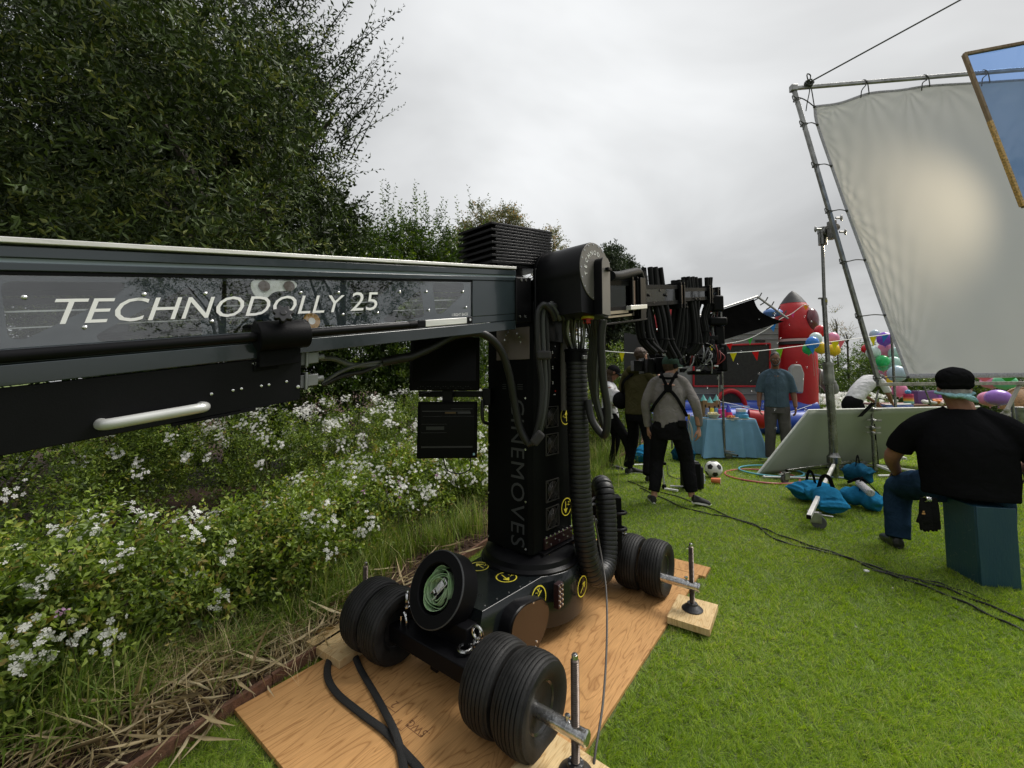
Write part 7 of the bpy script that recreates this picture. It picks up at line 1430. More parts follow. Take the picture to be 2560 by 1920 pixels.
wall = [W_(1640, 1015), W_(1640, 880), W_(1700, 862), W_(1810, 838), W_(1947, 800), W_(1947, 1015)]; obj('wall_panel', MB().prism(wall, V(0, .12, 0)), V_grey, bh, bevel=.02)
obj('mesh_window', MB().prism([W_(1736, 964, -.02), W_(1736, 868, -.02), W_(1923, 861, -.02), W_(1923, 964, -.02)], V(0, .01, 0)), mat('dark mesh', (.022, .022, .02), .8, var=.4, vscale=20), bh)
for a, b_ in (((1734, 966), (1734, 866)), ((1734, 866), (1925, 859)), ((1925, 859), (1925, 966)), ((1925, 966), (1734, 966))): obj('window_trim', MB().tube([W_(*a, -.03), W_(*b_, -.03)], .025, 8), V_red, bh)
for (x, y) in ((1901, 853), (1901, 814), (1850, 830)): obj('wall_vent', MB().box(W_(x, y, -.03), (.26, .01, .05)), M_rubber, bh)
for y in (985, 1000, 820, 835, 848): obj('wall_seam', MB().tube([W_(1740 if y > 900 else 1830, y, -.01), W_(1945, y, -.01)], .02, 6), V_grey, bh)
arc = [W_(1826 + 37 * math.cos(a), 1022 + -45 * math.sin(a), -.25) for a in np.linspace(0, math.pi, 15)]; obj('entrance_arch', MB().tube(arc, .065, 10), V_red, bh); obj('entrance_mesh', MB().prism(arc[::-1], V(0, .05, 0)), MATS['dark mesh'], bh)
obj('roof_awning', MB().ball(W_(1932, 782, -.1), (.25, .2, .12), 14, 8), vinyl('sky blue vinyl', (.08, .2, .5)), bh)
b0x = AY(1735, 1045, 10.9).x
for i, (zc, Yb, r_) in enumerate(((.30, 10.75, .30), (.62, 11.1, .22))): obj('base_tube', MB().tube([V(b0x - 1.2, Yb, zc), V(AY(2050, 1045, 10.9).x, Yb, zc)], r_, 18), V_blue, bh)
obj('base_tube', MB().tube([V(AY(2035, 1045, 10.3).x, 9.6, .28), V(AY(2045, 1045, 11).x, 12.5, .28)], .28, 18), V_blue, bh); obj('step_tube', MB().tube([AY(1785, 1050, 9.9), AY(1870, 1050, 9.9)], .28, 16), V_blue, bh); obj('step_tube', MB().tube([AY(1870, 1045, 9.7), AY(1910, 1050, 9.6)], .2, 14), V_red, bh)
obj('entrance_cushion', MB().box(W_(1826, 1018, -.2), (.9, .3, .10)), vinyl('pale blue vinyl', (.2, .3, .55)), bh, bevel=.04)
# ---- party table
tb = thing('party_table', 'party table under a pale blue cloth in front of the inflatable', 'table', (3.9, 7.7, 0)); tz = .70; tx0, tx1, ty0, ty1 = 3.45, 4.30, 7.38, 8.05
obj('tabletop', MB().box(V((tx0 + tx1) / 2, (ty0 + ty1) / 2, tz - .02), (tx1 - tx0, ty1 - ty0, .03)), M_white, tb)
for x in (tx0 + .06, tx1 - .06):
    for y in (ty0 + .06, ty1 - .06): obj('leg', MB().tube([V(x, y, 0), V(x, y, tz - .03)], .018, 8), M_pipe, tb)
def clothp(u, v):   # u round the table, v from centre to hem
    per = [(tx0, ty0), (tx1, ty0), (tx1, ty1), (tx0, ty1)]; k = u * 4 % 4; i = int(k); f = k - i; a, b_ = per[i], per[(i + 1) % 4]; x, y = a[0] + (b_[0] - a[0]) * f, a[1] + (b_[1] - a[1]) * f; cx, cy_ = (tx0 + tx1) / 2, (ty0 + ty1) / 2
    if v < .4: q = v / .4; return V(cx + (x - cx) * q, cy_ + (y - cy_) * q, tz)
    q = (v - .4) / .6; n = V(x - cx, y - cy_, 0); corner = abs(f - .5) * 2; flare = (.03 + .16 * corner ** 3) * q; rip = .035 * q * math.sin(u * 95 + math.sin(u * 31) * 2) ; n.normalize(); return V(x + n.x * (flare + rip), y + n.y * (flare + rip), tz - (tz - .03) * q)
tc_o = obj('tablecloth', MB().grid(clothp, 160, 24), cloth('pale blue tablecloth', (.22, .42, .60), bscale=5, bump=.5, var=.06), ang=180); tag(tc_o, 'pale blue cloth draped to the grass over the party table', 'tablecloth')
def item(name, label, cat, x, y, d=0.0, group=None):
    p = AY(x, y, 7.5 + d); p.z = tz + .003; return thing(name, label, cat, tuple(p), group), p
def col(n, c, r=.45): return mat(n, c, r)
t, p = item('toy_castle', 'cardboard toy castle with teal roofs on the party table', 'toy castle', 1776, 1040, .25); obj('castle_wall', MB().box(p + UP * .13, (.30, .12, .26)).box(p + V(-.12, 0, .15), (.08, .14, .30)).box(p + V(.12, 0, .15), (.08, .14, .30)), col('cardboard', (.3, .19, .09), .8), t, bevel=.004)
for dx in (-.12, 0, .12): obj('castle_roof', MB().lathe(p + V(dx, 0, .29 if dx else .25), UP, [(.01, 0), (.065, 0), (.035, .05), (.003, .12)], 12), col('teal plastic', (.15, .5, .48)), t)
for dx, dz in ((-.12, .2), (.12, .2), (-.05, .17), (.05, .17)): obj('castle_window', MB().box(p + V(dx, -.072, dz), (.025, .006, .05)), M_rubber, t)
for i, (x, c, lab) in enumerate(((1768, (.2, .25, .45), 'blue-violet paper cup'), (1780, (.8, .65, .05), 'yellow paper cup'), (1791, (.15, .35, .6), 'blue paper cup'))):
    t, p = item('paper_cup', lab + ' before the toy castle', 'cup', x, 1030, .05, 'paper cups before the toy castle'); obj('cup', MB().lathe(p + UP * .06, UP, [(.02, 0), (.04, 0), (.028, .11), (.02, .11)], 16), col('cup colour %d' % i, c), t)
t, p = item('popcorn_bowl', 'clear bowl heaped with popcorn at the left of the party table', 'bowl', 1783, 1042, -.05); obj('bowl', MB().lathe(p, UP, [(.03, 0), (.06, 0), (.12, .06), (.125, .065), (.11, .06)], 24), col('frosted bowl', (.6, .6, .55), .3), t); b = MB()
for k in range(70):
    a, r_ = random.uniform(0, 6.28), random.uniform(0, .10); b.ball(p + V(r_ * math.cos(a), r_ * math.sin(a), .065 + random.uniform(0, .03)), .014, 6, 4)
stuff(obj('popcorn', b, col('popcorn', (.75, .68, .42), .8), t))
t, p = item('gift_bag', 'bright pink gift bag in the middle of the party table', 'gift bag', 1805, 1040, .02); obj('bag', MB().box(p + UP * .075, (.12, .07, .15)), col('hot pink paper', (.75, .05, .3)), t, bevel=.003); obj('bag_handle', MB().tube(spline([p + V(-.03, 0, .15), p + V(0, 0, .2), p + V(.03, 0, .15)], 5), .003, 5), col('hot pink paper', (.75, .05, .3)), t)
t, p = item('party_hat', 'blue and red cone party hat beside the pink gift bag', 'party hat', 1821, 1040, .02); obj('hat_cone', MB().lathe(p + UP * .10, UP, [(.055, 0), (.03, .08), (.003, .155)], 20), col('royal blue card', (.05, .06, .5)), t); obj('hat_foot', MB().lathe(p, UP, [(.0, 0), (.085, 0), (.055, .10)], 20), col('crimson card', (.6, .02, .12)), t)
t, p = item('snack_plate', 'plate of red and orange snacks before the party hat', 'plate', 1830, 1044, -.08); obj('plate', MB().lathe(p, UP, [(.05, 0), (.11, .01), (.11, .014), (.05, .006)], 24), M_white, t); b = MB()
for k in range(22):
    a, r_ = random.uniform(0, 6.28), random.uniform(0, .08); b.ball(p + V(r_ * math.cos(a), r_ * math.sin(a), .02 + random.uniform(0, .02)), .017, 7, 5)
stuff(obj('snacks', b, mat('snack mix', (.55, .1, .04), .5, var=.6, vscale=30, vcol2=(.6, .35, .08)), t))
t, p = item('cake', 'two-tier blue birthday cake with white top on the party table', 'cake', 1853, 1044, .0); obj('cake_tier', MB().lathe(p + UP * .01, UP, [(.01, 0), (.115, 0), (.115, .055), (.01, .06)], 28), col('blue icing', (.08, .35, .6)), t, bevel=.006); obj('cake_tier', MB().lathe(p + UP * .07, UP, [(.01, 0), (.085, 0), (.085, .04), (.01, .04)], 28), col('blue icing', (.08, .35, .6)), t); obj('cake_top', MB().lathe(p + UP * .11, UP, [(.01, 0), (.084, 0), (.084, .05), (.01, .055)], 28), col('white icing', (.7, .75, .75)), t); obj('cake_plate', MB().lathe(p, UP, [(.05, 0), (.13, 0), (.13, .008), (.05, .008)], 28), col('teal plastic', (.15, .5, .48)), t)
# ---- ball, cup, hoops
bl = G(1784, 1194); bc_ = bl + UP * .118; ball = thing('football', 'black and white football on the grass', 'football', tuple(bl)); ph = (1 + 5 ** .5) / 2; ico = [Vector(v).normalized() for v in ((0, 1, ph), (0, -1, ph), (0, 1, -ph), (0, -1, -ph), (1, ph, 0), (-1, ph, 0), (1, -ph, 0), (-1, -ph, 0), (ph, 0, 1), (-ph, 0, 1), (ph, 0, -1), (-ph, 0, -1))]
rotm = Matrix.Rotation(.6, 3, 'X') @ Matrix.Rotation(.35, 3, 'Z') @ Matrix.Rotation(.2, 3, 'Y'); ico = [rotm @ v for v in ico]
obj('ball_skin', MB().ball(bc_, .117, 36, 24), mat('white ball leather', (.75, .75, .73), .4, bump=.2, bscale=90), ball)
for v in ico:
    nb = sorted(ico, key=lambda w_: (w_ - v).length)[1:6]; mid = [(v * .66 + w_ * .34).normalized() for w_ in nb]; u_ = (mid[0] - v * mid[0].dot(v)).normalized(); t__ = v.cross(u_); mid.sort(key=lambda m__: math.atan2(m__.dot(t__), m__.dot(u_)))
    ring_ = [];
    for i in range(5):
        for k in range(3): ring_.append(bc_ + mid[i].lerp(mid[(i + 1) % 5], k / 3).normalized() * .1185)
    vs = [bc_ + v * .1195] + ring_; b = MB(); b.add(vs, [(0, 1 + i, 1 + (i + 1) % 15) for i in range(15)]); obj('pentagon', b, mat('black ball leather', (.012,) * 3, .4), ball)
cpn = thing('paper_cup', 'orange paper cup lying on its side before the football', 'cup', tuple(G(1792, 1202))); a = G(1778, 1200, .042); obj('cup', MB().lathe(a, V(.85, -.5, -.02), [(.01, 0), (.030, 0), (.043, .11), (.046, .112), (.043, .114), (.038, .10), (.01, .02)], 22), mat('orange card', (.75, .2, .08), .5), cpn); obj('cup_rim', MB().lathe(a + V(.85, -.5, -.02).normalized() * .111, V(.85, -.5, -.02), [(.040, 0), (.046, 0), (.046, .004), (.040, .004)], 22, closed=True), mat('cream card', (.75, .65, .5), .5), cpn)
def hoop(label, x0, x1, y, m, z=.012, tilt=0):
    a, b_ = G(x0, y, z), G(x1, y, z); c = (a + b_) / 2; r_ = (b_ - a).length / 2; t = thing('hula_hoop', label, 'hula hoop', tuple(c), 'hula hoops on the lawn'); obj('hoop', MB().tube([c + V(r_ * math.cos(q), r_ * .95 * math.sin(q), .004 * math.sin(q * 2)) for q in np.linspace(0, 2 * math.pi, 49)[:-1]], .0125, 8, closed=True), m, t)
hoop('pinkish red hula hoop lying on the grass left of the board', 1821, 1984, 1190, col('dusty red plastic', (.45, .10, .10), .4)); hoop('light blue hula hoop lying partly under the white board', 1856, 1996, 1177, col('light blue plastic', (.12, .42, .5), .4), .03); hoop('grey-blue hula hoop lying behind the rolling stand', 1996, 2140, 1179, col('grey blue plastic', (.2, .28, .36), .4), .02)
sc_ = thing('blue_scrap', 'crumpled bright blue wrapper on the grass beside the black case', 'wrapper', tuple(G(1757, 1200))); b = MB(); [b.ball(G(1757, 1200, .03) + V(random.uniform(-.05, .05), random.uniform(-.02, .02), random.uniform(-.01, .01)), (.03, .02, .015), 6, 4) for _ in range(6)]; remeshed('wrapper', b, .008, col('bright blue foil', (.03, .12, .55), .25), sc_, 0, .006, 40)
# ---- black case and tripod between the crew's legs
cs2 = thing('equipment_case', 'upright black case with rounded corners behind the legs of the person in grey', 'case', tuple(G(1727, 1228))); c = G(1727, 1222); obj('case_body', MB().box(c + UP * .17, (.20, .2, .34)), M_black2, cs2, bevel=.02); obj('case_back', MB().box(c + V(.12, .02, .15), (.05, .18, .28)), M_rubber, cs2, bevel=.02); obj('case_grip', MB().tube([c + V(.148, -.06, .08), c + V(.148, -.06, .2)], .009, 8), M_white, cs2); obj('case_top', MB().box(c + V(0, 0, .345), (.16, .16, .012)), M_dprint, cs2)
tp = thing('tripod', 'silver tripod legs standing left of the person in grey', 'tripod', tuple(G(1655, 1225))); tb_ = G(1655, 1226)
for dx, dy in ((-.04, 0), (.03, .02), (.0, .10)): obj('leg', MB().tube([tb_ + V(dx - .05, dy, .62), tb_ + V(dx * 1.3, dy * 1.5, .06)], .013, 10), M_silver, tp); obj('foot', MB().ball(tb_ + V(dx * 1.3, dy * 1.5, .04), (.03, .03, .035), 10, 6), M_black2, tp)
obj('spreader', MB().box(tb_ + V(-.01, .03, .33), (.14, .08, .035)), M_black2, tp, bevel=.006); obj('ground_bar', MB().box(tb_ + V(.10, -.04, .02), (.16, .04, .02), (V(.8, -.6, 0), V(.6, .8, 0), UP)), M_white, tp); obj('ground_bar', MB().tube([tb_ + V(.14, .1, .03), tb_ + V(.45, .05, .03)], .011, 8), M_white, tp)
sandbag('blue sandbag seen between the legs of the olive-hooded person', G(1595, 1140, .12), G(1622, 1120, .2), .02, M_bag, .12, .10, False); sandbag('blue sandbag seen between the legs of the person in grey', G(1692, 1130, .12), G(1725, 1135, .14), .03, M_bag2, .14, .14, False)
obj_ = thing('floor_pipe', 'white pipe lying behind the crew on the grass', 'pipe', tuple(G(1600, 1160))); obj('pipe', MB().tube([G(1560, 1163, .02), G(1660, 1160, .02)], .014, 8), M_white, obj_)
# ---- black boxes of the blue-green apple box
fc, fr_, fl_ = G(2453, 1466), G(2556, 1476), G(2360, 1421); bx0 = fc; e1 = (fr_ - fc).normalized() * .215; e2 = V(-e1.y, e1.x, 0).normalized() * .30; 
if e2.dot(fl_ - fc) < 0: e2 = -e2
ab = MB(); hbx = .525; M_box = mat('blue-green painted plywood', (.010, .050, .082), .42, var=.5, vscale=5, bump=.35, bscale=30, vcol2=(.018, .065, .085), stretch=(3, 3, .6)); apple = thing('apple_box', 'scuffed blue-green wooden box standing on end under the seated person', 'wooden box', tuple(fc))
ce = fc + (e1 + e2) / 2 + UP * hbx / 2; A3 = (e1.normalized(), e2.normalized(), UP)
obj('side_board', MB().box(fc + e1 * .5 + e2 * .02 + UP * hbx / 2, (.215, .018, hbx), A3), M_box, apple, bevel=.004); obj('side_board', MB().box(fc + e1 * .5 + e2 * .98 + UP * hbx / 2, (.215, .018, hbx), A3), M_box, apple, bevel=.004)
obj('face_board', MB().box(fc + e1.normalized() * .0065 + e2 * .5 + UP * hbx / 2, (.018, .282, hbx - .006), A3), M_box, apple, bevel=.004); obj('face_board', MB().box(fc + e1 * .95 + e2 * .5 + UP * hbx / 2, (.018, .28, hbx - .006), A3), M_box, apple, bevel=.004); obj('end_board', MB().box(ce + UP * (hbx / 2 - .011), (.185, .275, .02), A3), M_box, apple, bevel=.003)
b = MB(); rr2 = random.Random(5)
for k in range(26):
    q = fc - e1.normalized() * .0032 + e2 * rr2.uniform(.08, .92) + UP * rr2.uniform(.05, .48); b.box(q, (.0006, rr2.uniform(.003, .03), .0016), (A3[0], (A3[1] + UP * rr2.uniform(-1, 1)).normalized(), A3[0].cross((A3[1] + UP * rr2.uniform(-1, 1)).normalized())))
stuff(obj('scratches', b, mat('bare wood scratch', (.22, .24, .2), .8), apple, smooth=False))
# ---- cables over the lawn
def lcable(label, pts, r=.0075): tag(obj('ground_cable', MB().tube([p + UP * (.012 + .004 * math.sin(i * .7)) for i, p in enumerate(spline([G(*q) for q in pts], 9))], r, 8), M_cable), label, 'cable')
lcable('black cable crossing the lawn, upper of the long pair', [(1570, 1205), (1625, 1225), (1680, 1240), (1760, 1268), (1850, 1305), (1910, 1325), (1960, 1345), (2060, 1378), (2160, 1412), (2260, 1445), (2350, 1470), (2450, 1510), (2600, 1570)])
lcable('black cable crossing the lawn, lower of the long pair', [(1600, 1222), (1650, 1245), (1720, 1275), (1800, 1292), (1880, 1312), (1940, 1352), (2010, 1372), (2110, 1395), (2200, 1432), (2290, 1462), (2400, 1506), (2500, 1555), (2620, 1610)])
lcable('thin black cable branching off towards the wooden box', [(2180, 1430), (2260, 1448), (2330, 1458), (2400, 1480), (2480, 1510)], .005); lcable('black cable curling behind the tripod', [(1668, 1165), (1672, 1190), (1700, 1198), (1712, 1180), (1712, 1140)], .006)
tg = thing('cable_tag', 'white tag on the long black cables', 'tag', tuple(G(2166, 1427))); obj('tag', MB().box(G(2166, 1427, .03), (.03, .02, .012)), M_white, tg, bevel=.003)
# ---- balloons
BAL = {'red': (.55, .01, .02), 'white': (.6, .75, .72), 'blue': (.03, .2, .65), 'green': (.02, .45, .12), 'yellow': (.85, .55, .01), 'pink': (.75, .25, .42), 'purple': (.2, .06, .55), 'teal': (.45, .68, .62), 'pale blue': (.42, .55, .66), 'light green': (.15, .6, .3), 'violet': (.35, .16, .62)}
def balloon(c, x, y, rpx, Y, lab, sy=1.15, tilt=0):
    p = AY(x, y, Y); r_ = rpx / FOC * Y; t = thing('balloon', lab, 'balloon', tuple(p), 'party balloons'); d = V(math.sin(tilt), 0, math.cos(tilt)); prof = []
    for i in range(15):
        q = i / 14 * math.pi; prof.append((max(.004, r_ * math.sin(q) * (1 - .12 * math.cos(q) * -1 if q < 1.5 else 1)), -r_ * sy * math.cos(q)))
    prof[0] = (.004, -r_ * sy * 1.12); obj('skin', MB().lathe(p, d, prof, 24), mat('balloon ' + c, BAL[c], .25, spec=.5), t); obj('knot', MB().lathe(p - d * r_ * sy * 1.2, d, [(.012, -.01), (.004, .01)], 8), MATS['balloon ' + c], t)
for a in (('red', 2051, 828, 14, 9.6, 'red balloon at the top of the bunch behind the tall stand'), ('white', 2039, 846, 14, 9.3, 'pale mint balloon over the blue one in the bunch by the rocket'), ('blue', 2031, 857, 14.5, 9.1, 'blue balloon in the bunch by the rocket'), ('green', 2021, 872, 13, 9.3, 'dark green balloon at the lower left of the bunch by the rocket'), ('yellow', 2053, 870, 14, 9.4, 'yellow balloon left of the tall stand'), ('pink', 2082, 846, 14, 9.5, 'pink balloon right of the tall stand'), ('yellow', 2084, 875, 14, 9.3, 'yellow balloon right of the tall stand'),
          ('pale blue', 2187, 836, 11, 9.2, 'pale blue balloon on top of the balloon column'), ('purple', 2212, 847, 16, 8.9, 'purple balloon near the top of the balloon column'), ('red', 2165, 872, 10, 9.2, 'red balloon left of the frame tube'), ('white', 2183, 882, 15, 9.0, 'pale mint balloon crossed by the frame tube'), ('pink', 2214, 872, 16, 9.1, 'pink balloon under the purple one in the column'), ('green', 2206, 903, 14, 8.8, 'green balloon in the balloon column'), ('light green', 2208, 916, 11, 8.9, 'light green balloon under the green one in the column'),
          ('teal', 2238, 883, 14, 8.9, 'mint balloon at the silk edge, upper of two'), ('teal', 2234, 907, 15, 8.8, 'mint balloon at the silk edge, lower of two'), ('pale blue', 2242, 934, 19, 8.5, 'largest pale blue balloon low in the column'), ('pink', 2214, 932, 14, 9.1, 'pink balloon low in the balloon column'), ('yellow', 2216, 955, 14, 9.0, 'yellow balloon at the foot of the balloon column'), ('pink', 2248, 975, 16, 9.3, 'pink balloon behind the frame bar over the gift table'),
          ('pink', 2474, 997, 22, 7.6, 'pink balloon behind the violet one beside the flat cap'), ('violet', 2495, 994, 24, 7.3, 'violet balloon right of the flat cap'), ('light green', 2512, 955, 22, 7.8, 'bright green balloon behind the frame bar at the right'), ('pink', 2478, 955, 20, 8.0, 'pink balloon behind the frame bar right of the flat cap')):
    balloon(*a, sy=1.08 if a[1] < 2400 else .82)
bs = thing('balloon_string', 'pale cords tying down the balloon bunches', 'cords', tuple(AY(2054, 1000, 9.3)))
for x0, y0, x1, y1 in ((2035, 880, 2052, 1010), (2053, 885, 2050, 1010), (2031, 874, 2036, 940), (2216, 970, 2222, 1030), (2208, 930, 2216, 1030)): obj('cord', MB().tube([AY(x0, y0, 9.3), AY(x1, y1, 9.3)], .004, 4), M_lrope, bs)
# ---- bunting
PEN = {'yellow': (.8, .75, .03), 'red': (.7, .03, .03), 'lime': (.3, .6, .04), 'blue': (.06, .3, .65), 'pink': (.75, .1, .35), 'green': (.08, .5, .08), 'orange': (.85, .4, .03), 'rose': (.8, .25, .3)}
def bunting(label, line, flags, Y):
    t = thing('bunting', label, 'bunting', tuple(AY(*line[0], Y)), 'bunting lines over the party'); P = spline([AY(x, y, Y) for x, y in line], 8); obj('cord', MB().tube(P, .007, 5), M_white, t)
    for x, c, w_, h_ in flags:
        q = min(P, key=lambda p: abs(PRx(p)[0] - x)); ys = PRx(q)[1]; a, b_, tip = AY(x - w_ / 2, ys, Y - .005), AY(x + w_ / 2, ys, Y - .005), AY(x, ys + h_, Y - .02); a.z = b_.z = q.z
        i = min(range(len(P)), key=lambda k: abs(PRx(P[k])[0] - x)); d = (P[min(i + 1, len(P) - 1)] - P[max(i - 1, 0)]).normalized(); wr = (b_ - a).length / 2; a, b_ = q - d * wr, q + d * wr
        o = obj('pennant', MB().prism([a, tip, b_], V(0, .003, 0)), fabric_translucent('pennant ' + c, PEN[c], .5, .1) if 'pennant ' + c not in MATS else MATS['pennant ' + c], t)
bunting('bunting line from the dark panel past the crew to the silk frame', [(1500, 876), (1555, 881), (1700, 888), (1810, 883), (1900, 877), (2000, 865), (2120, 849), (2245, 833)], [(1555, 'yellow', 14, 24), (1833, 'yellow', 18, 22), (1893, 'red', 18, 24), (1951, 'lime', 20, 24), (2033, 'blue', 20, 26), (2086, 'yellow', 22, 24), (2100, 'rose', 18, 22), (2184, 'yellow', 18, 24), (2208, 'purple' if 'purple' in PEN else 'blue', 18, 20)], 7.9)
bunting('bunting line rising from the crane head to the rocket nose', [(1770, 862), (1830, 857), (1876, 845), (1925, 818), (1952, 797), (1978, 785), (2012, 762), (2025, 775)], [(1780, 'yellow', 12, 16), (1826, 'red', 16, 18), (1875, 'green', 14, 18), (1934, 'blue', 20, 18), (1983, 'pink', 12, 12), (2015, 'orange', 16, 14)], 9.4)
bunting('bunting line strung low across the blue base', [(1790, 1002), (1840, 1012), (1880, 1022), (1960, 1032), (2030, 1012)], [(1862, 'red', 16, 16), (1905, 'blue', 14, 14)], 10.1)
bunting('bunting line behind the right side of the frame bar', [(2420, 940), (2500, 944), (2600, 938)], [(2462, 'rose', 46, 12), (2520, 'green', 40, 14)], 7.0)
# ---- gift table on the right
gt = thing('gift_table', 'low table with a pinkish top behind the white board', 'table', tuple(G(2340, 1100))); a, b_ = AY(2215, 1020, 8.8), AY(2430, 1020, 8.8); obj('tabletop', MB().box((a + b_) / 2 + V(0, .3, .06), ((b_ - a).length, .7, .04)), mat('dusty rose top', (.35, .18, .16), .5), gt, bevel=.004)
for k in (a, b_): obj('leg', MB().tube([V(k.x, k.y, 0), V(k.x, k.y, k.z + .04)], .02, 8), M_pipe, gt)
tzz = a.z + .085
def gift(name, lab, cat, x, w_, d, h_, m, dy=.2): 
    p = AY(x, 1010, 8.8 + dy); p.z = tzz; t = thing(name, lab, cat, tuple(p)); obj('box', MB().box(p + UP * h_ / 2, (w_, d, h_)), m, t, bevel=.004); return t, p
gift('gift_box', 'wide muted purple gift box on the gift table', 'gift box', 2310, .42, .2, .27, col('muted purple paper', (.14, .08, .25), .6)); gift('gift_box', 'bright violet gift box partly behind the flat cap', 'gift box', 2348, .22, .2, .27, col('violet paper', (.25, .08, .45), .6), .25); gift('gift_box', 'pink patterned gift box left of the flat cap', 'gift box', 2355, .26, .18, .12, mat('pink patterned paper', (.7, .25, .3), .6, var=.5, vscale=40), -.05)
p = AY(2272, 1010, 8.8); p.z = tzz; t = thing('rainbow_stack', 'rainbow-striped stack of cups on the gift table', 'cup stack', tuple(p))
for k, c in enumerate(((.3, .5, .5), (.25, .6, .45), (.8, .65, .1), (.8, .35, .05), (.7, .1, .1), (.45, .02, .06), (.5, .02, .1))): obj('cup', MB().lathe(p + UP * (.03 * k), UP, [(.03, 0), (.085, 0), (.08, .028), (.03, .03)], 20), col('stripe %d' % k, c), t)
obj('ribbon', MB().ball(p + UP * .25, (.05, .05, .05), 10, 6).ball(p + V(-.04, 0, .25), (.03, .02, .04), 8, 6), col('blue ribbon', (.1, .35, .65)), t)
for k, (x, c, lab, w_) in enumerate(((2320, (.7, .68, .66), 'crumpled white wrapping paper on the gift table', .10), (2342, (.7, .22, .05), 'orange tissue paper on the gift table', .10), (2330, (.02, .02, .02), 'small black pouch on the gift table', .06), (2356, (.75, .65, .6), 'crumpled pale tissue beside the flat cap', .09))):
    q = AY(x, 1012, 8.6); q.z = tzz - .02; b = MB(); [b.ball(q + V(random.uniform(-w_, w_), random.uniform(-.05, .05), .05 + random.uniform(-.01, .05)), (w_ * .5, .05, .04), 8, 6) for _ in range(7)]; tt_ = thing('wrapping', lab, 'wrapping paper', tuple(q)); remeshed('paper', b, .015, col('paper %d' % k, c, .8), tt_, 0, .012, 30, k)
bb = AY(2238, 1012, 8.6); bb.z = tzz - .1; t = thing('blue_bundle', 'pale blue rolled cloth with white trim at the left of the gift table', 'cloth bundle', tuple(bb)); b = MB(); b.tube([bb + V(-.28, 0, .04), bb + V(.3, 0, .05)], .10, 14, flat=.6); remeshed('cloth', b, .02, cloth('slate blue cloth', (.12, .16, .32)), t, 1, .012, 12); obj('white_trim', MB().tube([bb + V(-.25, -.03, .10), bb + V(.28, -.03, .11)], .03, 10, flat=.4), M_white, t)
for i, (x0, y0, x1, y1, lab) in enumerate(((2308, 962, 2330, 1022, 'thin steel stand pole slanting over the gift boxes'),)): t = thing('thin_stand', lab, 'light stand', tuple(AY(x1, y1, 7.6))); obj('pole', MB().tube([AY(x0, y0, 7.6), AY(x1 + 40, 1120, 7.6)], .014, 8), M_dchrome, t)
t = thing('rope_support', 'pale rope with a thick knot slanting down at the right behind the seated person', 'rope', tuple(AY(2500, 1050, 5.4))); obj('rope', MB().tube([AY(2552, 955, 5.5), AY(2520, 1020, 5.4), AY(2490, 1080, 5.3), AY(2478, 1110, 5.3)], .022, 8), M_lrope, t); kc = AY(2517, 1030, 5.35); b = MB()
for k in range(6): b.ball(kc + V(random.uniform(-.04, .04), random.uniform(-.03, .03), random.uniform(-.07, .05)), (.035, .03, .03), 8, 6)
remeshed('knot', b, .009, M_lrope, t, 1, .006, 50)
t = thing('far_stand', 'dark stand tube at the right edge beside the wicker chair', 'light stand', tuple(G(2545, 1120))); obj('pole', MB().tube([AY(2530, 1000, 6.6), AY(2540, 1110, 6.6)], .02, 8), M_dchrome, t)
wc = AY(2590, 1020, 9.5); t = thing('wicker_chair', 'round-backed wicker chair at the right edge', 'chair', (wc.x, wc.y, 0)); M_wick = mat('wicker', (.28, .15, .06), .6, var=.5, vscale=30, bump=.8, bscale=60); b = MB(); c_ = V(wc.x, wc.y, .95)
obj('backrest', MB().grid(lambda u, v: c_ + V(.55 * math.cos(u * math.pi) * (v * .9 + .1), .25 * v * v, .50 * math.sin(u * math.pi) * v - .25), 20, 8), M_wick, t)
obj('backrest_rim', MB().tube([c_ + V(.55 * math.cos(a), .25, .5 * math.sin(a) - .25) for a in np.linspace(0, math.pi, 20)], .02, 8), M_wick, t); obj('seat', MB().lathe(V(wc.x, wc.y - .2, .42), UP, [(.1, 0), (.4, 0), (.42, .05), (.4, .09), (.1, .09)], 24), M_wick, t)
for dx, dy in ((-.25, -.4), (.25, -.4), (-.25, 0), (.25, 0)): obj('leg', MB().tube([V(wc.x + dx, wc.y + dy, 0), V(wc.x + dx, wc.y + dy, .43)], .02, 8), M_wick, t)
bk_ = AY(2560, 1040, 8.2); t = thing('grey_bucket', 'dented pale grey metal bucket at the right edge', 'bucket', tuple(bk_)); obj('bucket', MB().lathe(V(bk_.x, bk_.y, .52), UP, [(.05, 0), (.13, 0), (.165, .32), (.175, .325), (.16, .32), (.12, .02)], 24), M_pipe, t)
lw_ = thing('low_wall', 'low pale stone wall at the right edge of the lawn', 'wall', tuple(G(2560, 1100))); a = G(2520, 1085); 
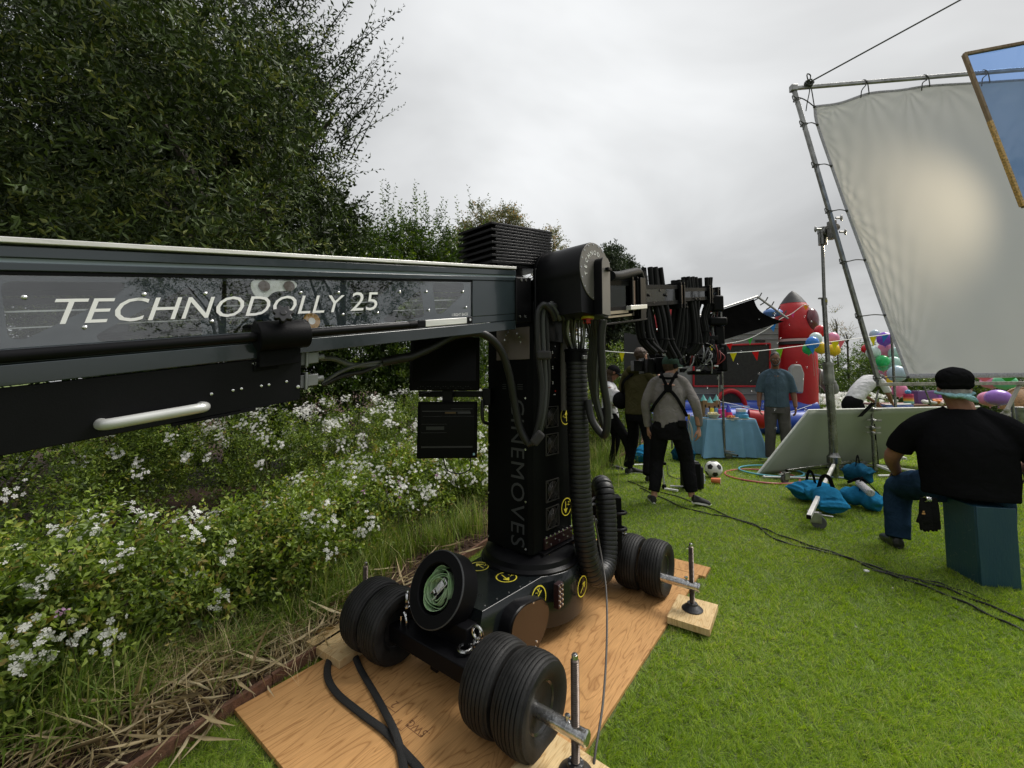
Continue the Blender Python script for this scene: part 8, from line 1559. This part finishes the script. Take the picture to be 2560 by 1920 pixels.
for r_ in range(4):
    for k in range(7): obj('stone', MB().box(V(a.x + .1 + k * .42 + (r_ % 2) * .2, a.y + .2, .06 + r_ * .13), (.40, .3, .12)), mat('pale stone block', (.3, .27, .25), .85, var=.3, vscale=9, bump=.6, bscale=25), lw_, bevel=.012)
for k, y in enumerate((1088, 1100, 1112)):
    q = G(2560, y + 6); t = thing('white_beam', ('farthest', 'middle', 'nearest')[k] + ' of three white beams lying at the right edge of the lawn', 'beam', tuple(q), 'white beams at the right edge'); obj('beam', MB().box(q + V(.2, 0, .04), (1.4, .09, .08)), M_white, t, bevel=.004)
q = G(2560, 1148); t = thing('blue_bag', 'blue and black bag on a cart at the right edge', 'bag', tuple(q)); b = MB(); b.ball(q + V(.05, 0, .30), (.3, .15, .07)); remeshed('bag', b, .02, M_bag, t, 1, .01, 10); obj('cart_top', MB().box(q + V(.1, -.05, .2), (.7, .4, .03)), M_black2, t, bevel=.006)
for dx in (-.2, .3): obj('cart_leg', MB().tube([q + V(dx, -.05, 0), q + V(dx, -.05, .2)], .015, 8), M_black2, t)
sh_ = G(2240, 1148); t = thing('loose_shoe', 'grey-white shoe lying on the grass right of the white board', 'shoe', tuple(sh_)); shoe('shoe', sh_ + V(-.14, 0, .0), sh_ + V(.16, -.02, 0), mat('pale shoe', (.45, .44, .4), .6), M_sole, t, 1.1); t = thing('white_rag', 'crumpled white cloth on the grass left of the bare arm', 'cloth', tuple(G(2262, 1120))); b = MB(); [b.ball(G(2262, 1122, .06) + V(random.uniform(-.15, .15), random.uniform(-.06, .06), random.uniform(-.02, .04)), (.09, .06, .04), 8, 6) for _ in range(7)]; remeshed('cloth', b, .02, M_ws, t, 0, .02, 25)
# ---- soap bubbles
M_bub = clear_sheet('soap film', (.96, .96, .97), .10, .02); bub = MB().ball(V(0, 0, 0), 1, 14, 9).mesh('bubble'); bub.materials.append(M_bub)
for k in range(40):
    x, y, Y = random.uniform(1760, 2040), random.uniform(780, 1090), random.uniform(6.4, 9.0); o = bpy.data.objects.new('soap_bubble', bub); COL.objects.link(o); o.location = AY(x, y, Y); s__ = random.uniform(.010, .022); o.scale = (s__,) * 3; tag(o, 'small clear soap bubble drifting in front of the inflatable', 'soap bubble', 'soap bubbles over the party')
